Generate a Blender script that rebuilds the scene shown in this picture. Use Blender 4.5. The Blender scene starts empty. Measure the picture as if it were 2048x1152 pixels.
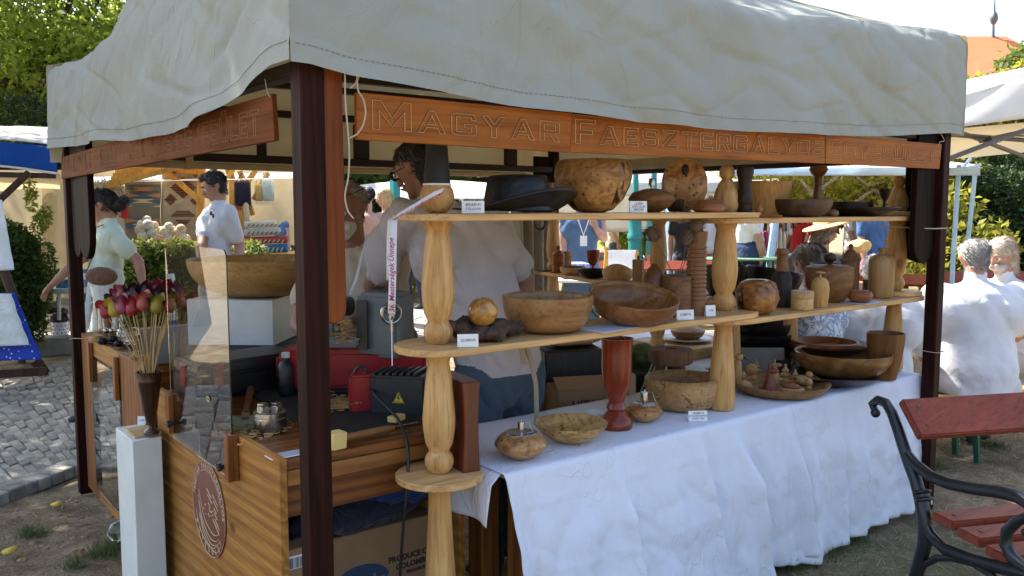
import bpy, bmesh, math, random
import numpy as np
from mathutils import Vector, Matrix, noise as mnoise
random.seed(7); RNG = np.random.default_rng(11)
S = bpy.context.scene
COL = S.collection
R = math.radians
# ---------------------------------------------------------------- camera
CAM = Vector((-.897, -2.0, 1.55)); F = 1689.6; PITCH = .09435; YAW = .90808
cd = bpy.data.cameras.new('camera'); cam = bpy.data.objects.new('camera', cd); COL.objects.link(cam)
cam.location = CAM; cam.rotation_euler = (math.pi/2 - PITCH, 0, YAW - math.pi/2)
cd.sensor_width = 36; cd.lens = F/2048*36; cd.clip_end = 2000; cd.clip_start = .05
S.camera = cam
# ---------------------------------------------------------------- sky, sun, exposure
SUN_EL = R(54); SUN_DIR = Vector((-.27, .96, 0)).normalized()*math.cos(SUN_EL) + Vector((0, 0, math.sin(SUN_EL)))
W = bpy.data.worlds.new('World'); S.world = W; W.use_nodes = True
wn = W.node_tree.nodes; wl = W.node_tree.links
sky = wn.new('ShaderNodeTexSky'); sky.sky_type = 'NISHITA'; sky.sun_disc = False
sky.sun_elevation = SUN_EL; sky.sun_rotation = math.atan2(SUN_DIR.x, SUN_DIR.y)
sky.air_density = 1.0; sky.dust_density = 3.0; sky.ozone_density = 1.0
bg = wn['Background']; bg.inputs['Strength'].default_value = .13
wl.new(sky.outputs[0], bg.inputs[0])
sl = bpy.data.lights.new('sun', 'SUN'); sl.energy = 4.6; sl.angle = R(.53); sl.color = (1, .95, .86)
so = bpy.data.objects.new('sun', sl); COL.objects.link(so)
so.rotation_euler = SUN_DIR.to_track_quat('Z', 'Y').to_euler()
S.view_settings.view_transform = 'Standard'; S.view_settings.look = 'None'
S.view_settings.exposure = 1.72; S.view_settings.gamma = 1; S.view_settings.use_curve_mapping = False
S.cycles.max_bounces = 8; S.cycles.diffuse_bounces = 4; S.cycles.glossy_bounces = 3
S.cycles.transmission_bounces = 6; S.cycles.transparent_max_bounces = 12
S.cycles.use_denoising = True; S.cycles.caustics_reflective = False; S.cycles.caustics_refractive = False
S.cycles.sample_clamp_indirect = 6
# ---------------------------------------------------------------- pixels to places
FW = Vector((math.cos(YAW)*math.cos(PITCH), math.sin(YAW)*math.cos(PITCH), -math.sin(PITCH)))
RT = Vector((math.sin(YAW), -math.cos(YAW), 0)); UP = RT.cross(FW)
def ray(x, y): return FW + RT*((x-1024)/F) + UP*((576-y)/F)
def at(x, y, z=None, X=None, Y=None, t=None):
    d = ray(x, y)
    if z is not None: t = (z-CAM.z)/d.z
    elif X is not None: t = (X-CAM.x)/d.x
    elif Y is not None: t = (Y-CAM.y)/d.y
    return CAM + d*t
def col(x, z, X=None, Y=None, t=None):
    n = RT - FW*((x-1024)/F)
    if Y is not None: return Vector((CAM.x-(n.y*(Y-CAM.y)+n.z*(z-CAM.z))/n.x, Y, z))
    if X is not None: return Vector((X, CAM.y-(n.x*(X-CAM.x)+n.z*(z-CAM.z))/n.y, z))
    p = CAM + FW*t + RT*((x-1024)/F*t); return p + UP*((z-p.z)/UP.z)
def depth(p): return (Vector(p)-CAM).dot(FW)
def ppm(p): return depth(p)/F
# ---------------------------------------------------------------- mesh builder
OFF = {}
def frame(axis, hint=(0, 0, 1)):
    a = Vector(axis).normalized(); h = Vector(hint)
    if abs(a.dot(h.normalized())) > .98: h = Vector((1, 0, 0)) if abs(a.x) < .9 else Vector((0, 1, 0))
    x = h.cross(a).normalized(); y = a.cross(x)
    return x, y, a
class MB:
    def __init__(s): s.v = []; s.f = []; s.m = []
    def add(s, vs, fs, mi=0):
        o = len(s.v); s.v += [tuple(v) for v in vs]
        for f in fs: s.f.append([i+o for i in f]); s.m.append(mi)
        return s
    def box(s, c, size, M=None, mi=0, taper=1):
        c = Vector(c); hx, hy, hz = size[0]/2, size[1]/2, size[2]/2
        vs = []
        for z in (-1, 1):
            k = taper if z > 0 else 1
            for x, y in ((-1, -1), (1, -1), (1, 1), (-1, 1)):
                p = Vector((x*hx*k, y*hy*k, z*hz)); vs.append(c+(M @ p if M else p))
        return s.add(vs, [(3, 2, 1, 0), (4, 5, 6, 7), (0, 1, 5, 4), (1, 2, 6, 5), (2, 3, 7, 6), (3, 0, 4, 7)], mi)
    def span(s, a, b, mi=0):
        a = Vector(a); b = Vector(b); return s.box((a+b)/2, (abs(b.x-a.x), abs(b.y-a.y), abs(b.z-a.z)), None, mi)
    def bar(s, p0, p1, w, h, hint=(0, 0, 1), mi=0):
        p0 = Vector(p0); p1 = Vector(p1); x, y, a = frame(p1-p0, hint)
        M = Matrix((x, y, a)).transposed(); return s.box((p0+p1)/2, (w, h, (p1-p0).length), M, mi)
    def tube(s, pts, r, seg=8, mi=0, caps=True, flat=1, hint=(0, 0, 1)):
        pts = [Vector(p) for p in pts]; n = len(pts); rs = r if isinstance(r, (list, tuple)) else [r]*n
        vs = []; px = None
        for i, p in enumerate(pts):
            d = (pts[min(i+1, n-1)]-pts[max(i-1, 0)])
            if px is None: x, y, a = frame(d, hint)
            else:
                a = d.normalized(); x = (px-a*px.dot(a)).normalized(); y = a.cross(x)
            px = x
            for k in range(seg):
                t = 2*math.pi*k/seg; vs.append(p+x*(math.cos(t)*rs[i])+y*(math.sin(t)*rs[i]*flat))
        fs = [(i*seg+k, i*seg+(k+1) % seg, (i+1)*seg+(k+1) % seg, (i+1)*seg+k) for i in range(n-1) for k in range(seg)]
        if caps: fs += [list(range(seg))[::-1], [(n-1)*seg+k for k in range(seg)]]
        return s.add(vs, fs, mi)
    def lathe(s, prof, c=(0, 0, 0), seg=32, M=None, mi=0, wob=None):
        c = Vector(c); vs = []; fs = []; rows = []
        for r, z in prof:
            if r <= 1e-5: rows.append([len(vs)]); p = Vector((0, 0, z)); vs.append(c+(M @ p if M else p))
            else:
                row = []
                for k in range(seg):
                    t = 2*math.pi*k/seg; q = wob(t, r, z) if wob else (r, z)
                    p = Vector((math.cos(t)*q[0], math.sin(t)*q[0], q[1])); row.append(len(vs)); vs.append(c+(M @ p if M else p))
                rows.append(row)
        for a, b in zip(rows, rows[1:]):
            for k in range(seg):
                k2 = (k+1) % seg
                if len(a) == 1 and len(b) == 1: continue
                if len(a) == 1: fs.append((a[0], b[k2], b[k]))
                elif len(b) == 1: fs.append((a[k], a[k2], b[0]))
                else: fs.append((a[k], a[k2], b[k2], b[k]))
        return s.add(vs, fs, mi)
    def ball(s, c, r, seg=14, mi=0, M=None):
        rx, ry, rz = (r, r, r) if not isinstance(r, (tuple, list)) else r
        c = Vector(c); n = max(6, seg//2); vs = [c+(M @ Vector((0, 0, -rz)) if M else Vector((0, 0, -rz)))]; fs = []
        for i in range(1, n):
            ph = math.pi*i/n
            for k in range(seg):
                t = 2*math.pi*k/seg; p = Vector((rx*math.sin(ph)*math.cos(t), ry*math.sin(ph)*math.sin(t), -rz*math.cos(ph)))
                vs.append(c+(M @ p if M else p))
        vs.append(c+(M @ Vector((0, 0, rz)) if M else Vector((0, 0, rz)))); L = len(vs)-1
        for k in range(seg):
            fs.append((0, 1+(k+1) % seg, 1+k)); fs.append((L, L-seg+k, L-seg+(k+1) % seg))
        for i in range(n-2):
            for k in range(seg):
                a = 1+i*seg; fs.append((a+k, a+(k+1) % seg, a+seg+(k+1) % seg, a+seg+k))
        return s.add(vs, fs, mi)
    def prism(s, poly, o, ex, ey, ez, mi=0):
        """polygon in the plane o + ex*a + ey*b, pushed along ez (a vector with its length)"""
        o, ex, ey, ez = Vector(o), Vector(ex), Vector(ey), Vector(ez); n = len(poly)
        vs = [o+ex*a+ey*b for a, b in poly]; vs += [v+ez for v in vs]
        fs = [list(range(n))[::-1], list(range(n, 2*n))]+[(k, (k+1) % n, n+(k+1) % n, n+k) for k in range(n)]
        return s.add(vs, fs, mi)
    def sheet(s, fn, nu, nv, mi=0, wrap=False):
        vs = [fn(i/nu, j/nv) for j in range(nv+1) for i in range(nu+1)]
        fs = [(j*(nu+1)+i, j*(nu+1)+i+1, (j+1)*(nu+1)+i+1, (j+1)*(nu+1)+i) for j in range(nv) for i in range(nu)]
        return s.add(vs, fs, mi)
    def build(s, name, mat, parent=None, smooth=True, bevel=0, ang=38, segs=1, solid=0, origin=None):
        me = bpy.data.meshes.new(name)
        vv = np.array(s.v, dtype=float)
        if parent is not None: o = OFF[parent]
        elif origin is not None: o = Vector(origin)
        else:
            lo = vv.min(0); hi = vv.max(0); o = Vector(((lo[0]+hi[0])/2, (lo[1]+hi[1])/2, lo[2]))
        me.from_pydata((vv-np.array(o)).tolist(), [], s.f)
        mats = mat if isinstance(mat, (list, tuple)) else [mat]
        for m in mats: me.materials.append(m)
        if len(mats) > 1: me.polygons.foreach_set('material_index', s.m)
        bm = bmesh.new(); bm.from_mesh(me)
        bmesh.ops.recalc_face_normals(bm, faces=bm.faces) if not solid else None
        if bevel:
            es = [e for e in bm.edges if len(e.link_faces) == 2 and e.calc_face_angle(0) > R(35)]
            bmesh.ops.bevel(bm, geom=es, offset=bevel, segments=segs, affect='EDGES', clamp_overlap=True)
        bm.to_mesh(me); bm.free()
        if smooth:
            me.polygons.foreach_set('use_smooth', [True]*len(me.polygons)); me.set_sharp_from_angle(angle=R(ang))
        ob = bpy.data.objects.new(name, me); COL.objects.link(ob)
        if solid:
            md = ob.modifiers.new('thickness', 'SOLIDIFY'); md.thickness = solid; md.offset = 0
        if parent is not None: ob.parent = parent; OFF[ob] = o
        else: ob.location = o; OFF[ob] = o
        return ob
def tag(o, label, cat, group=None):
    o['label'] = label; o['category'] = cat
    if group: o['group'] = group
    return o
def thing(name, label, cat, loc, group=None):
    o = bpy.data.objects.new(name, None); COL.objects.link(o); o.location = Vector(loc); o.empty_display_size = .1
    OFF[o] = Vector(loc); return tag(o, label, cat, group)
def struct(o, kind='structure'): o['kind'] = kind; return o
def copy_tree(o, loc, parent=None, rotz=None):
    c = o.copy(); COL.objects.link(c); c.parent = parent
    if parent is None:
        c.location = loc; OFF[c] = Vector(loc)
        if rotz is not None: c.rotation_euler = (0, 0, rotz)
    for ch in list(o.children): copy_tree(ch, None, c)
    return c
def text_mesh(txt, size, o, ex, ey, extrude=.0006, shear=0, align='LEFT', spacing=1.0, offset=0):
    cu = bpy.data.curves.new('txt', 'FONT'); cu.body = txt; cu.size = size; cu.extrude = extrude; cu.shear = shear
    cu.align_x = align; cu.align_y = 'CENTER'; cu.space_character = spacing; cu.resolution_u = 3; cu.offset = offset
    ob = bpy.data.objects.new('txt', cu); COL.objects.link(ob)
    dg = bpy.context.evaluated_depsgraph_get(); me = bpy.data.meshes.new_from_object(ob.evaluated_get(dg))
    ex, ey = Vector(ex).normalized(), Vector(ey).normalized(); ez = ex.cross(ey); o = Vector(o)
    mb = MB(); mb.add([o+ex*v.co.x+ey*v.co.y+ez*v.co.z for v in me.vertices], [list(p.vertices) for p in me.polygons])
    bpy.data.objects.remove(ob); bpy.data.curves.remove(cu); bpy.data.meshes.remove(me)
    return mb
# ---------------------------------------------------------------- materials
MATS = {}
class N:
    def __init__(s, name):
        s.m = bpy.data.materials.new(name); s.m.use_nodes = True; s.t = s.m.node_tree; s.b = s.t.nodes['Principled BSDF']
        s.out = s.t.nodes['Material Output']
    def n(s, ty, **k):
        nd = s.t.nodes.new('ShaderNode'+ty)
        for a, v in k.items():
            if a.startswith('i_'): nd.inputs[a[2:].replace('_', ' ')].default_value = v
            else: setattr(nd, a, v)
        return nd
    def l(s, a, b): s.t.links.new(a, b)
    def coords(s, scale=(1, 1, 1), rot=(0, 0, 0), rnd=True, kind='Object'):
        tc = s.n('TexCoord'); mp = s.n('Mapping'); mp.inputs['Scale'].default_value = scale; mp.inputs['Rotation'].default_value = rot
        s.l(tc.outputs[kind], mp.inputs['Vector'])
        if rnd:
            oi = s.n('ObjectInfo'); mu = s.n('VectorMath', operation='SCALE'); mu.inputs[0].default_value = (37, 53, 29)
            s.l(oi.outputs['Random'], mu.inputs['Scale']); ad = s.n('VectorMath', operation='ADD')
            s.l(mp.outputs[0], ad.inputs[0]); s.l(mu.outputs[0], ad.inputs[1]); return ad.outputs[0]
        return mp.outputs[0]
    def ramp(s, fac, stops):
        r = s.n('ValToRGB'); el = r.color_ramp.elements
        while len(el) < len(stops): el.new(.5)
        for e, (p, c) in zip(el, stops): e.position = p; e.color = (c[0], c[1], c[2], 1)
        s.l(fac, r.inputs[0]); return r.outputs[0]
    def mix(s, a, b, fac, mode='MIX'):
        m = s.n('Mix', data_type='RGBA', blend_type=mode)
        for sock, v in ((m.inputs[6], a), (m.inputs[7], b), (m.inputs[0], fac)):
            if hasattr(v, 'is_output') or isinstance(v, bpy.types.NodeSocket): s.l(v, sock)
            else: sock.default_value = v if not isinstance(v, tuple) else (v[0], v[1], v[2], 1)
        return m.outputs[2]
    def bump(s, h, st=.2, dist=.01):
        b = s.n('Bump'); b.inputs['Strength'].default_value = st; b.inputs['Distance'].default_value = dist
        s.l(h, b.inputs['Height']); s.l(b.outputs[0], s.b.inputs['Normal']); return b
    def noise(s, v, scale, detail=4, rough=.55, dist=0):
        n = s.n('TexNoise'); n.inputs['Scale'].default_value = scale; n.inputs['Detail'].default_value = detail
        n.inputs['Roughness'].default_value = rough; n.inputs['Distortion'].default_value = dist; s.l(v, n.inputs['Vector']); return n.outputs[0]
def mul(c, k): return tuple(x*k for x in c)
def flat(name, c, rough=.6, metal=0, var=.12, vs=9, bump=.15, bs=60, spec=.5, coat=0):
    if name in MATS: return MATS[name]
    n = N(name); v = n.coords()
    f = n.noise(v, vs); cc = n.ramp(f, [(.3, mul(c, 1-var*1.4)), (.7, mul(c, 1+var))]); n.l(cc, n.b.inputs['Base Color'])
    n.b.inputs['Roughness'].default_value = rough; n.b.inputs['Metallic'].default_value = metal
    n.b.inputs['Specular IOR Level'].default_value = spec
    if coat: n.b.inputs['Coat Weight'].default_value = coat; n.b.inputs['Coat Roughness'].default_value = .15
    if bump: n.bump(n.noise(v, bs, 3), bump, .004)
    MATS[name] = n.m; return n.m
WK = 1.0
def wood(name, light, dark, axis=0, scale=1.0, rough=.5, rings=9, warp=2.5, contrast=1.0, knots=False, bump=.12, coat=0, burl=0, worn=0, speck=(.03, .015, .008), spec=.3):
    """axis: along which the fibres run; the rings cut across it as bands"""
    if name in MATS: return MATS[name]
    light, dark = [tuple(x**1.13*g*WK for x, g in zip(c, (1, .95, .84))) for c in (light, dark)]
    n = N(name); st = [1, 1, 1]; st[axis] = .05 if not burl else .3
    v0 = n.coords((scale, scale, scale)); 
    mp = n.n('Mapping'); mp.inputs['Scale'].default_value = st; n.l(v0, mp.inputs['Vector']); v = mp.outputs[0]
    wv = n.n('TexWave', wave_type='RINGS' if knots == 'r' else 'BANDS', bands_direction='DIAGONAL', wave_profile='SIN')
    wv.inputs['Scale'].default_value = rings*(.8 if not burl else 1); wv.inputs['Distortion'].default_value = warp*(2.2 if burl else 4.5); wv.inputs['Detail'].default_value = 3
    wv.inputs['Detail Scale'].default_value = .9; wv.inputs['Detail Roughness'].default_value = .55; n.l(v, wv.inputs['Vector'])
    mp2 = n.n('Mapping'); s2 = [60, 60, 60]; s2[axis] = 2.2; mp2.inputs['Scale'].default_value = s2; n.l(v0, mp2.inputs['Vector'])
    fine = n.noise(mp2.outputs[0], 1.6, 5, .65)
    big = n.noise(v0, 3.2, 3)
    mid = tuple((a+b)/2 for a, b in zip(light, dark))
    contrast *= .55
    c = n.ramp(wv.outputs['Fac'], [(.05, tuple(m+(d-m)*contrast for m, d in zip(mid, dark))), (.45, mid), (.9, tuple(m+(l-m)*contrast for m, l in zip(mid, light)))])
    c = n.mix(c, n.ramp(fine, [(.32, (.55, .48, .42)), (.5, (1, 1, 1)), (.68, (1.2, 1.18, 1.12))]), .7, 'MULTIPLY')
    c = n.mix(c, n.ramp(big, [(.3, (.78, .74, .7)), (.7, (1.12, 1.1, 1.06))]), .8, 'MULTIPLY')
    if knots is True:
        vo = n.n('TexVoronoi'); vo.inputs['Scale'].default_value = 3.4; vo.inputs['Randomness'].default_value = 1
        mk = n.n('Mapping'); ks = [1, 1, 1]; ks[axis] = .55; mk.inputs['Scale'].default_value = ks; n.l(v0, mk.inputs['Vector']); n.l(mk.outputs[0], vo.inputs['Vector'])
        c = n.mix(c, n.mix(mul(dark, .35), c, n.ramp(vo.outputs['Distance'], [(.035, (0, 0, 0)), (.075, (1, 1, 1))])), .85)
    if burl:
        vo = n.n('TexVoronoi'); vo.inputs['Scale'].default_value = 38; n.l(n.coords((1, 1, 1)), vo.inputs['Vector'])
        pat = n.noise(v0, 5.5, 2); k = n.ramp(pat, [(.56-.1*burl, (0, 0, 0)), (.66-.1*burl, (1, 1, 1))])
        sp = n.ramp(vo.outputs['Distance'], [(.12, (1, 1, 1)), (.3, (0, 0, 0))])
        mm = n.n('Math', operation='MULTIPLY'); n.l(k, mm.inputs[0]); n.l(sp, mm.inputs[1])
        c = n.mix(c, speck, mm.outputs[0])
        sw = n.noise(v0, 9, 4, .6, 3.5); c = n.mix(c, n.ramp(sw, [(.42, (.55, .45, .38)), (.52, (1.1, 1.06, 1))]), .7, 'MULTIPLY')
    if worn:
        w = n.noise(mp2.outputs[0], .5, 5, .7); c = n.mix(c, tuple(min(1, x*3.2+.05) for x in dark), n.ramp(w, [(.62, (0, 0, 0)), (.72, (worn, worn, worn))]))
    n.l(c, n.b.inputs['Base Color']); n.b.inputs['Specular IOR Level'].default_value = spec
    rr = n.ramp(fine, [(.3, (rough+.1,)*3), (.7, (max(.05, rough-.07),)*3)]); n.l(rr, n.b.inputs['Roughness'])
    if coat: n.b.inputs['Coat Weight'].default_value = coat; n.b.inputs['Coat Roughness'].default_value = .2
    n.bump(fine, bump, .003); MATS[name] = n.m; return n.m
def fabric(name, c, trans=0, tc=None, weave=900, fold=.35, fs=7, var=.1, rough=.9, fdist=.012, crease=0, wk=.02):
    if name in MATS: return MATS[name]
    n = N(name); v = n.coords(rnd=False)
    f = n.noise(v, 5, 4); cc = n.ramp(f, [(.3, mul(c, 1-var)), (.7, mul(c, 1+var*.6))])
    n.l(cc, n.b.inputs['Base Color']); n.b.inputs['Roughness'].default_value = rough; n.b.inputs['Specular IOR Level'].default_value = .15
    n.b.inputs['Sheen Weight'].default_value = .15
    w1 = n.noise(v, fs, 3, .5, 1.2); w2 = n.noise(v, fs*4.3, 3, .6, .6); w3 = n.noise(v, weave, 1)
    a = n.n('Math', operation='MULTIPLY_ADD'); n.l(w2, a.inputs[0]); a.inputs[1].default_value = .2; n.l(w1, a.inputs[2])
    b = n.n('Math', operation='MULTIPLY_ADD'); n.l(w3, b.inputs[0]); b.inputs[1].default_value = wk; n.l(a.outputs[0], b.inputs[2])
    if crease:
        for q, (sc, dd) in enumerate(((fs*.9, 2.2), (fs*2.1, 1.4))):
            mpc = n.n('Mapping'); mpc.inputs['Scale'].default_value = (1, 1, .45); mpc.inputs['Rotation'].default_value = (.3*q-.1, .35-.5*q, 0); n.l(v, mpc.inputs['Vector']); rn = n.noise(mpc.outputs[0], sc, 2, .5, dd); rr = n.ramp(rn, [(.47, (0, 0, 0)), (.5, (1, 1, 1)), (.53, (0, 0, 0))]); mk = n.ramp(n.noise(v, sc*.45+q, 2), [(.45, (0, 0, 0)), (.6, (1, 1, 1))])
            mm = n.n('Math', operation='MULTIPLY'); n.l(rr, mm.inputs[0]); n.l(mk, mm.inputs[1]); b2 = n.n('Math', operation='MULTIPLY_ADD'); n.l(mm.outputs[0], b2.inputs[0]); b2.inputs[1].default_value = crease*(.16-.06*q); n.l(b.outputs[0], b2.inputs[2]); b = b2
    bp = n.bump(b.outputs[0], fold, fdist*3)
    if trans:
        tr = n.n('BsdfTranslucent'); tr.inputs[0].default_value = (*(tc or c), 1)
        mx = n.n('MixShader'); mx.inputs[0].default_value = trans; n.l(n.b.outputs[0], mx.inputs[1]); n.l(tr.outputs[0], mx.inputs[2]); n.l(mx.outputs[0], n.out.inputs[0])
    MATS[name] = n.m; return n.m
def leafm(name, c1, c2, trans=.4, tcol=None):
    if name in MATS: return MATS[name]
    n = N(name); g = n.n('NewGeometry'); v = n.coords(rnd=False)
    c = n.ramp(g.outputs['Random Per Island'], [(0, c1), (.5, tuple((a+b)/2 for a, b in zip(c1, c2))), (1, c2)])
    c = n.mix(c, n.ramp(n.noise(v, 1.3, 2), [(.35, (.7, .75, .7)), (.65, (1.2, 1.15, 1))]), 1, 'MULTIPLY')
    n.l(c, n.b.inputs['Base Color']); n.b.inputs['Roughness'].default_value = .55; n.b.inputs['Specular IOR Level'].default_value = .3
    tr = n.n('BsdfTranslucent'); tr.inputs[0].default_value = (*(tcol or mul(c2, 1.5)), 1)
    mx = n.n('MixShader'); mx.inputs[0].default_value = trans; n.l(n.b.outputs[0], mx.inputs[1]); n.l(tr.outputs[0], mx.inputs[2]); n.l(mx.outputs[0], n.out.inputs[0])
    MATS[name] = n.m; return n.m
def bark(name='bark', c=(.07, .05, .035)):
    if name in MATS: return MATS[name]
    n = N(name); v = n.coords((1, 1, .25)); f = n.noise(v, 26, 6, .7, .5)
    n.l(n.ramp(f, [(.35, mul(c, .35)), (.65, mul(c, 1.6))]), n.b.inputs['Base Color']); n.b.inputs['Roughness'].default_value = .9; n.bump(f, .9, .03)
    MATS[name] = n.m; return n.m
def glassm(name, tint=(1, 1, 1), rough=.0):
    if name in MATS: return MATS[name]
    n = N(name); n.b.inputs['Base Color'].default_value = (*tint, 1); n.b.inputs['Transmission Weight'].default_value = 1
    n.b.inputs['Roughness'].default_value = rough; n.b.inputs['IOR'].default_value = 1.45; MATS[name] = n.m; return n.m
PINE = wood('pine', (.70, .49, .25), (.52, .31, .12), axis=2, rings=14, rough=.42, knots=True, contrast=.8, warp=1.6)
PINE_X = wood('pine board', (.74, .54, .30), (.58, .37, .17), axis=0, rings=16, rough=.5, knots=True, contrast=.8, warp=1.6)
PINE_Y = wood('pine board cross', (.62, .43, .23), (.46, .28, .12), axis=1, rings=16, rough=.5, contrast=.8, warp=1.6)
POST = wood('dark stained post', (.055, .017, .013), (.016, .006, .005), axis=2, rings=20, rough=.55, worn=.3, contrast=.7, bump=.3, spec=.1)
BEAM = wood('dark beam', (.040, .018, .013), (.014, .007, .006), axis=0, rings=20, rough=.5, contrast=.7)
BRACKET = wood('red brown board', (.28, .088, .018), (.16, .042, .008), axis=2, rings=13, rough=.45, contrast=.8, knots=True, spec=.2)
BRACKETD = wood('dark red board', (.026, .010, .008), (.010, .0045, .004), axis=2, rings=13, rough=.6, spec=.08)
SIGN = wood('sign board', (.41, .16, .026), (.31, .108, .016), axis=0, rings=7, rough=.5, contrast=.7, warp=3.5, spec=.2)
SIGN_SHADED = wood('sign board shaded side', (.22, .085, .028), (.155, .055, .017), axis=1, rings=7, rough=.65, contrast=.7, warp=3.5, spec=.08)  # darker than the front board: the side's shade is put into the colour
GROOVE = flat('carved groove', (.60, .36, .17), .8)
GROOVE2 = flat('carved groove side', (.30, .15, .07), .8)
GROOVE_SHADE = flat('carved groove shade', (.10, .03, .01), .8)  # dark line along each groove: its shadow edge put into the colour
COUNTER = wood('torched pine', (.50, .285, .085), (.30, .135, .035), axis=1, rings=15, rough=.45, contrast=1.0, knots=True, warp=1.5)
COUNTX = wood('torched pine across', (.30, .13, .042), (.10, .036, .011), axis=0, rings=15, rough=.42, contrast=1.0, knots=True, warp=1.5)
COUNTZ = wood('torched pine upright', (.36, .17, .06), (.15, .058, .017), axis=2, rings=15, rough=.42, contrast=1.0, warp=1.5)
CANVAS = fabric('tent canvas', (.375, .415, .375), .17, (.78, .53, .23), fold=.5, fs=3.2, var=.06, weave=330, fdist=.012, crease=1.3, wk=.13)
LINEN = fabric('white tablecloth', (.80, .83, .92), .06, (.8, .85, .95), fold=.36, fs=5, var=.02, fdist=.008, crease=2.2)
WHITEP = flat('white painted board', (.66, .70, .66), .6, var=.05)
CARD = flat('white card', (.82, .84, .84), .8, var=.03, bump=0)
INK = flat('ink', (.02, .025, .04), .7, bump=0)
BLACKP = flat('black plastic', (.012, .013, .016), .4)
STEEL = flat('polished steel', (.42, .41, .40), .22, 1, .1, bump=0)
TWINE = flat('twine', (.50, .42, .30), .95, bump=.6, bs=200)
# ---------------------------------------------------------------- ground and path
def ground_mat():
    n = N('dry ground'); v = n.coords(rnd=False)
    a = n.noise(v, .55, 5, .6); b = n.noise(v, 6, 6, .7); c = n.noise(v, 55, 4, .7)
    col_ = n.ramp(b, [(.32, (.14, .105, .072)), (.52, (.26, .205, .14)), (.70, (.42, .345, .24))])
    col_ = n.mix(col_, n.ramp(c, [(.35, (.6, .58, .55)), (.62, (1.2, 1.18, 1.1))]), .8, 'MULTIPLY')
    g = n.ramp(a, [(.55, (0, 0, 0)), (.68, (.55, .55, .55))]); col_ = n.mix(col_, (.12, .12, .05), g)
    n.l(col_, n.b.inputs['Base Color']); n.b.inputs['Roughness'].default_value = .95; n.b.inputs['Specular IOR Level'].default_value = .1
    m = n.n('Math', operation='ADD'); n.l(b, m.inputs[0]); n.l(c, m.inputs[1]); n.bump(m.outputs[0], .6, .03); return n.m
GROUND = ground_mat()
def gz(x, y): return .018*mnoise.noise(Vector((x*1.3, y*1.3, 0)))+.008*mnoise.noise(Vector((x*5, y*5, 3)))-.02
xs = sorted(set([-400, -120, -40, -15, -8]+[round(-5+i*.125, 3) for i in range(113)]+[12, 16, 24, 40, 90, 200, 500]))
ys = sorted(set([-400, -120, -40, -15, -8]+[round(-4.5+i*.125, 3) for i in range(125)]+[14, 18, 26, 40, 90, 200, 500]))
mb = MB(); mb.v = [(x, y, gz(x, y)) for y in ys for x in xs]; nx = len(xs)
mb.f = [(j*nx+i, j*nx+i+1, (j+1)*nx+i+1, (j+1)*nx+i) for j in range(len(ys)-1) for i in range(nx-1)]; mb.m = [0]*len(mb.f)
struct(mb.build('ground', GROUND, origin=(0, 0, 0)))
STONE = []
for k, c in enumerate([(.25, .235, .20), (.30, .285, .24), (.205, .195, .17), (.27, .25, .205)]):
    STONE.append(flat('paving stone %d' % k, c, .75, var=.3, vs=14, bump=.5, bs=45))
MORTAR = flat('joint sand', (.075, .068, .055), .95, bump=.6)
# path edges: near edge and far edge as polylines, from left of the camera to behind the stall
NEAR = [(-6.5, -1.5), (-3.2, 1.0), (-.9, 2.83), (-.339, 3.27), (.065, 3.56), (.5, 3.75), (1.6, 4.4), (3.6, 5.9), (6.5, 8.2)]
FAR = [(-8.5, 1.0), (-5.4, 2.9), (-2.2, 4.8), (-.7, 5.75), (.06, 6.60), (.845, 7.56), (1.6, 8.2), (3.4, 9.4), (6.0, 11.0)]
def poly_at(pl, u):
    u *= len(pl)-1; i = min(int(u), len(pl)-2); w = u-i; return Vector((pl[i][0]*(1-w)+pl[i+1][0]*w, pl[i][1]*(1-w)+pl[i+1][1]*w))
mb = MB(); mb.sheet(lambda u, v: (*(poly_at(NEAR, u)*(1-v)+poly_at(FAR, u)*v), .004+gz(0, 0)*0), 60, 10)
path = struct(mb.build('path', MORTAR, origin=(0, 0, 0)))
# stones: rows across the path, laid with staggered joints
cells = []; nrow = 74
for i in range(nrow):
    u0, u1 = i/nrow, (i+1)/nrow
    wdt = (poly_at(FAR, u0)-poly_at(NEAR, u0)).length
    nc = max(8, int(wdt/.25)); cuts = [0.0]
    for k in range(1, nc): cuts.append((k+.5*(i % 2)+random.uniform(-.18, .18))/(nc+.5))
    cuts.append(1.0)
    def pp(u, v):
        w = .035*mnoise.noise(Vector((u*90, v*11, 0))); p = poly_at(NEAR, min(1, max(0, u+w*.16)))*(1-v)+poly_at(FAR, min(1, max(0, u+w*.16)))*v
        return p
    for a, b in zip(cuts, cuts[1:]):
        q = [pp(u0, a), pp(u0, b), pp(u1, b), pp(u1, a)]; c = sum(q, Vector((0, 0)))/4
        cells.append((c, [c+(p-c)*random.uniform(.93, .965) for p in q]))
vis = []; rest = MB()
def stone_geo(c, q, o):
    h = .018+random.uniform(-.004, .006); t1 = random.uniform(-.018, .018); t2 = random.uniform(-.018, .018)
    z = lambda p, k: h*k+(p-c).x*t1+(p-c).y*t2
    mid = [(a+b)/2+(((a+b)/2-c)*random.uniform(-.02, .05)) for a, b in zip(q, q[1:]+q[:1])]
    ring = [p for pair in zip(q, mid) for p in pair]
    vs = [(p.x-o[0], p.y-o[1], -.01) for p in ring]+[(p.x-o[0], p.y-o[1], z(p, .75)) for p in ring]+[((c+(p-c)*.93).x-o[0], (c+(p-c)*.93).y-o[1], z(p, 1)) for p in ring]
    n = 8; fs = [(k, (k+1) % n, n+(k+1) % n, n+k) for k in range(n)]+[(n+k, n+(k+1) % n, 2*n+(k+1) % n, 2*n+k) for k in range(n)]+[list(range(2*n, 3*n))]
    return vs, fs
scored = []
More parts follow.
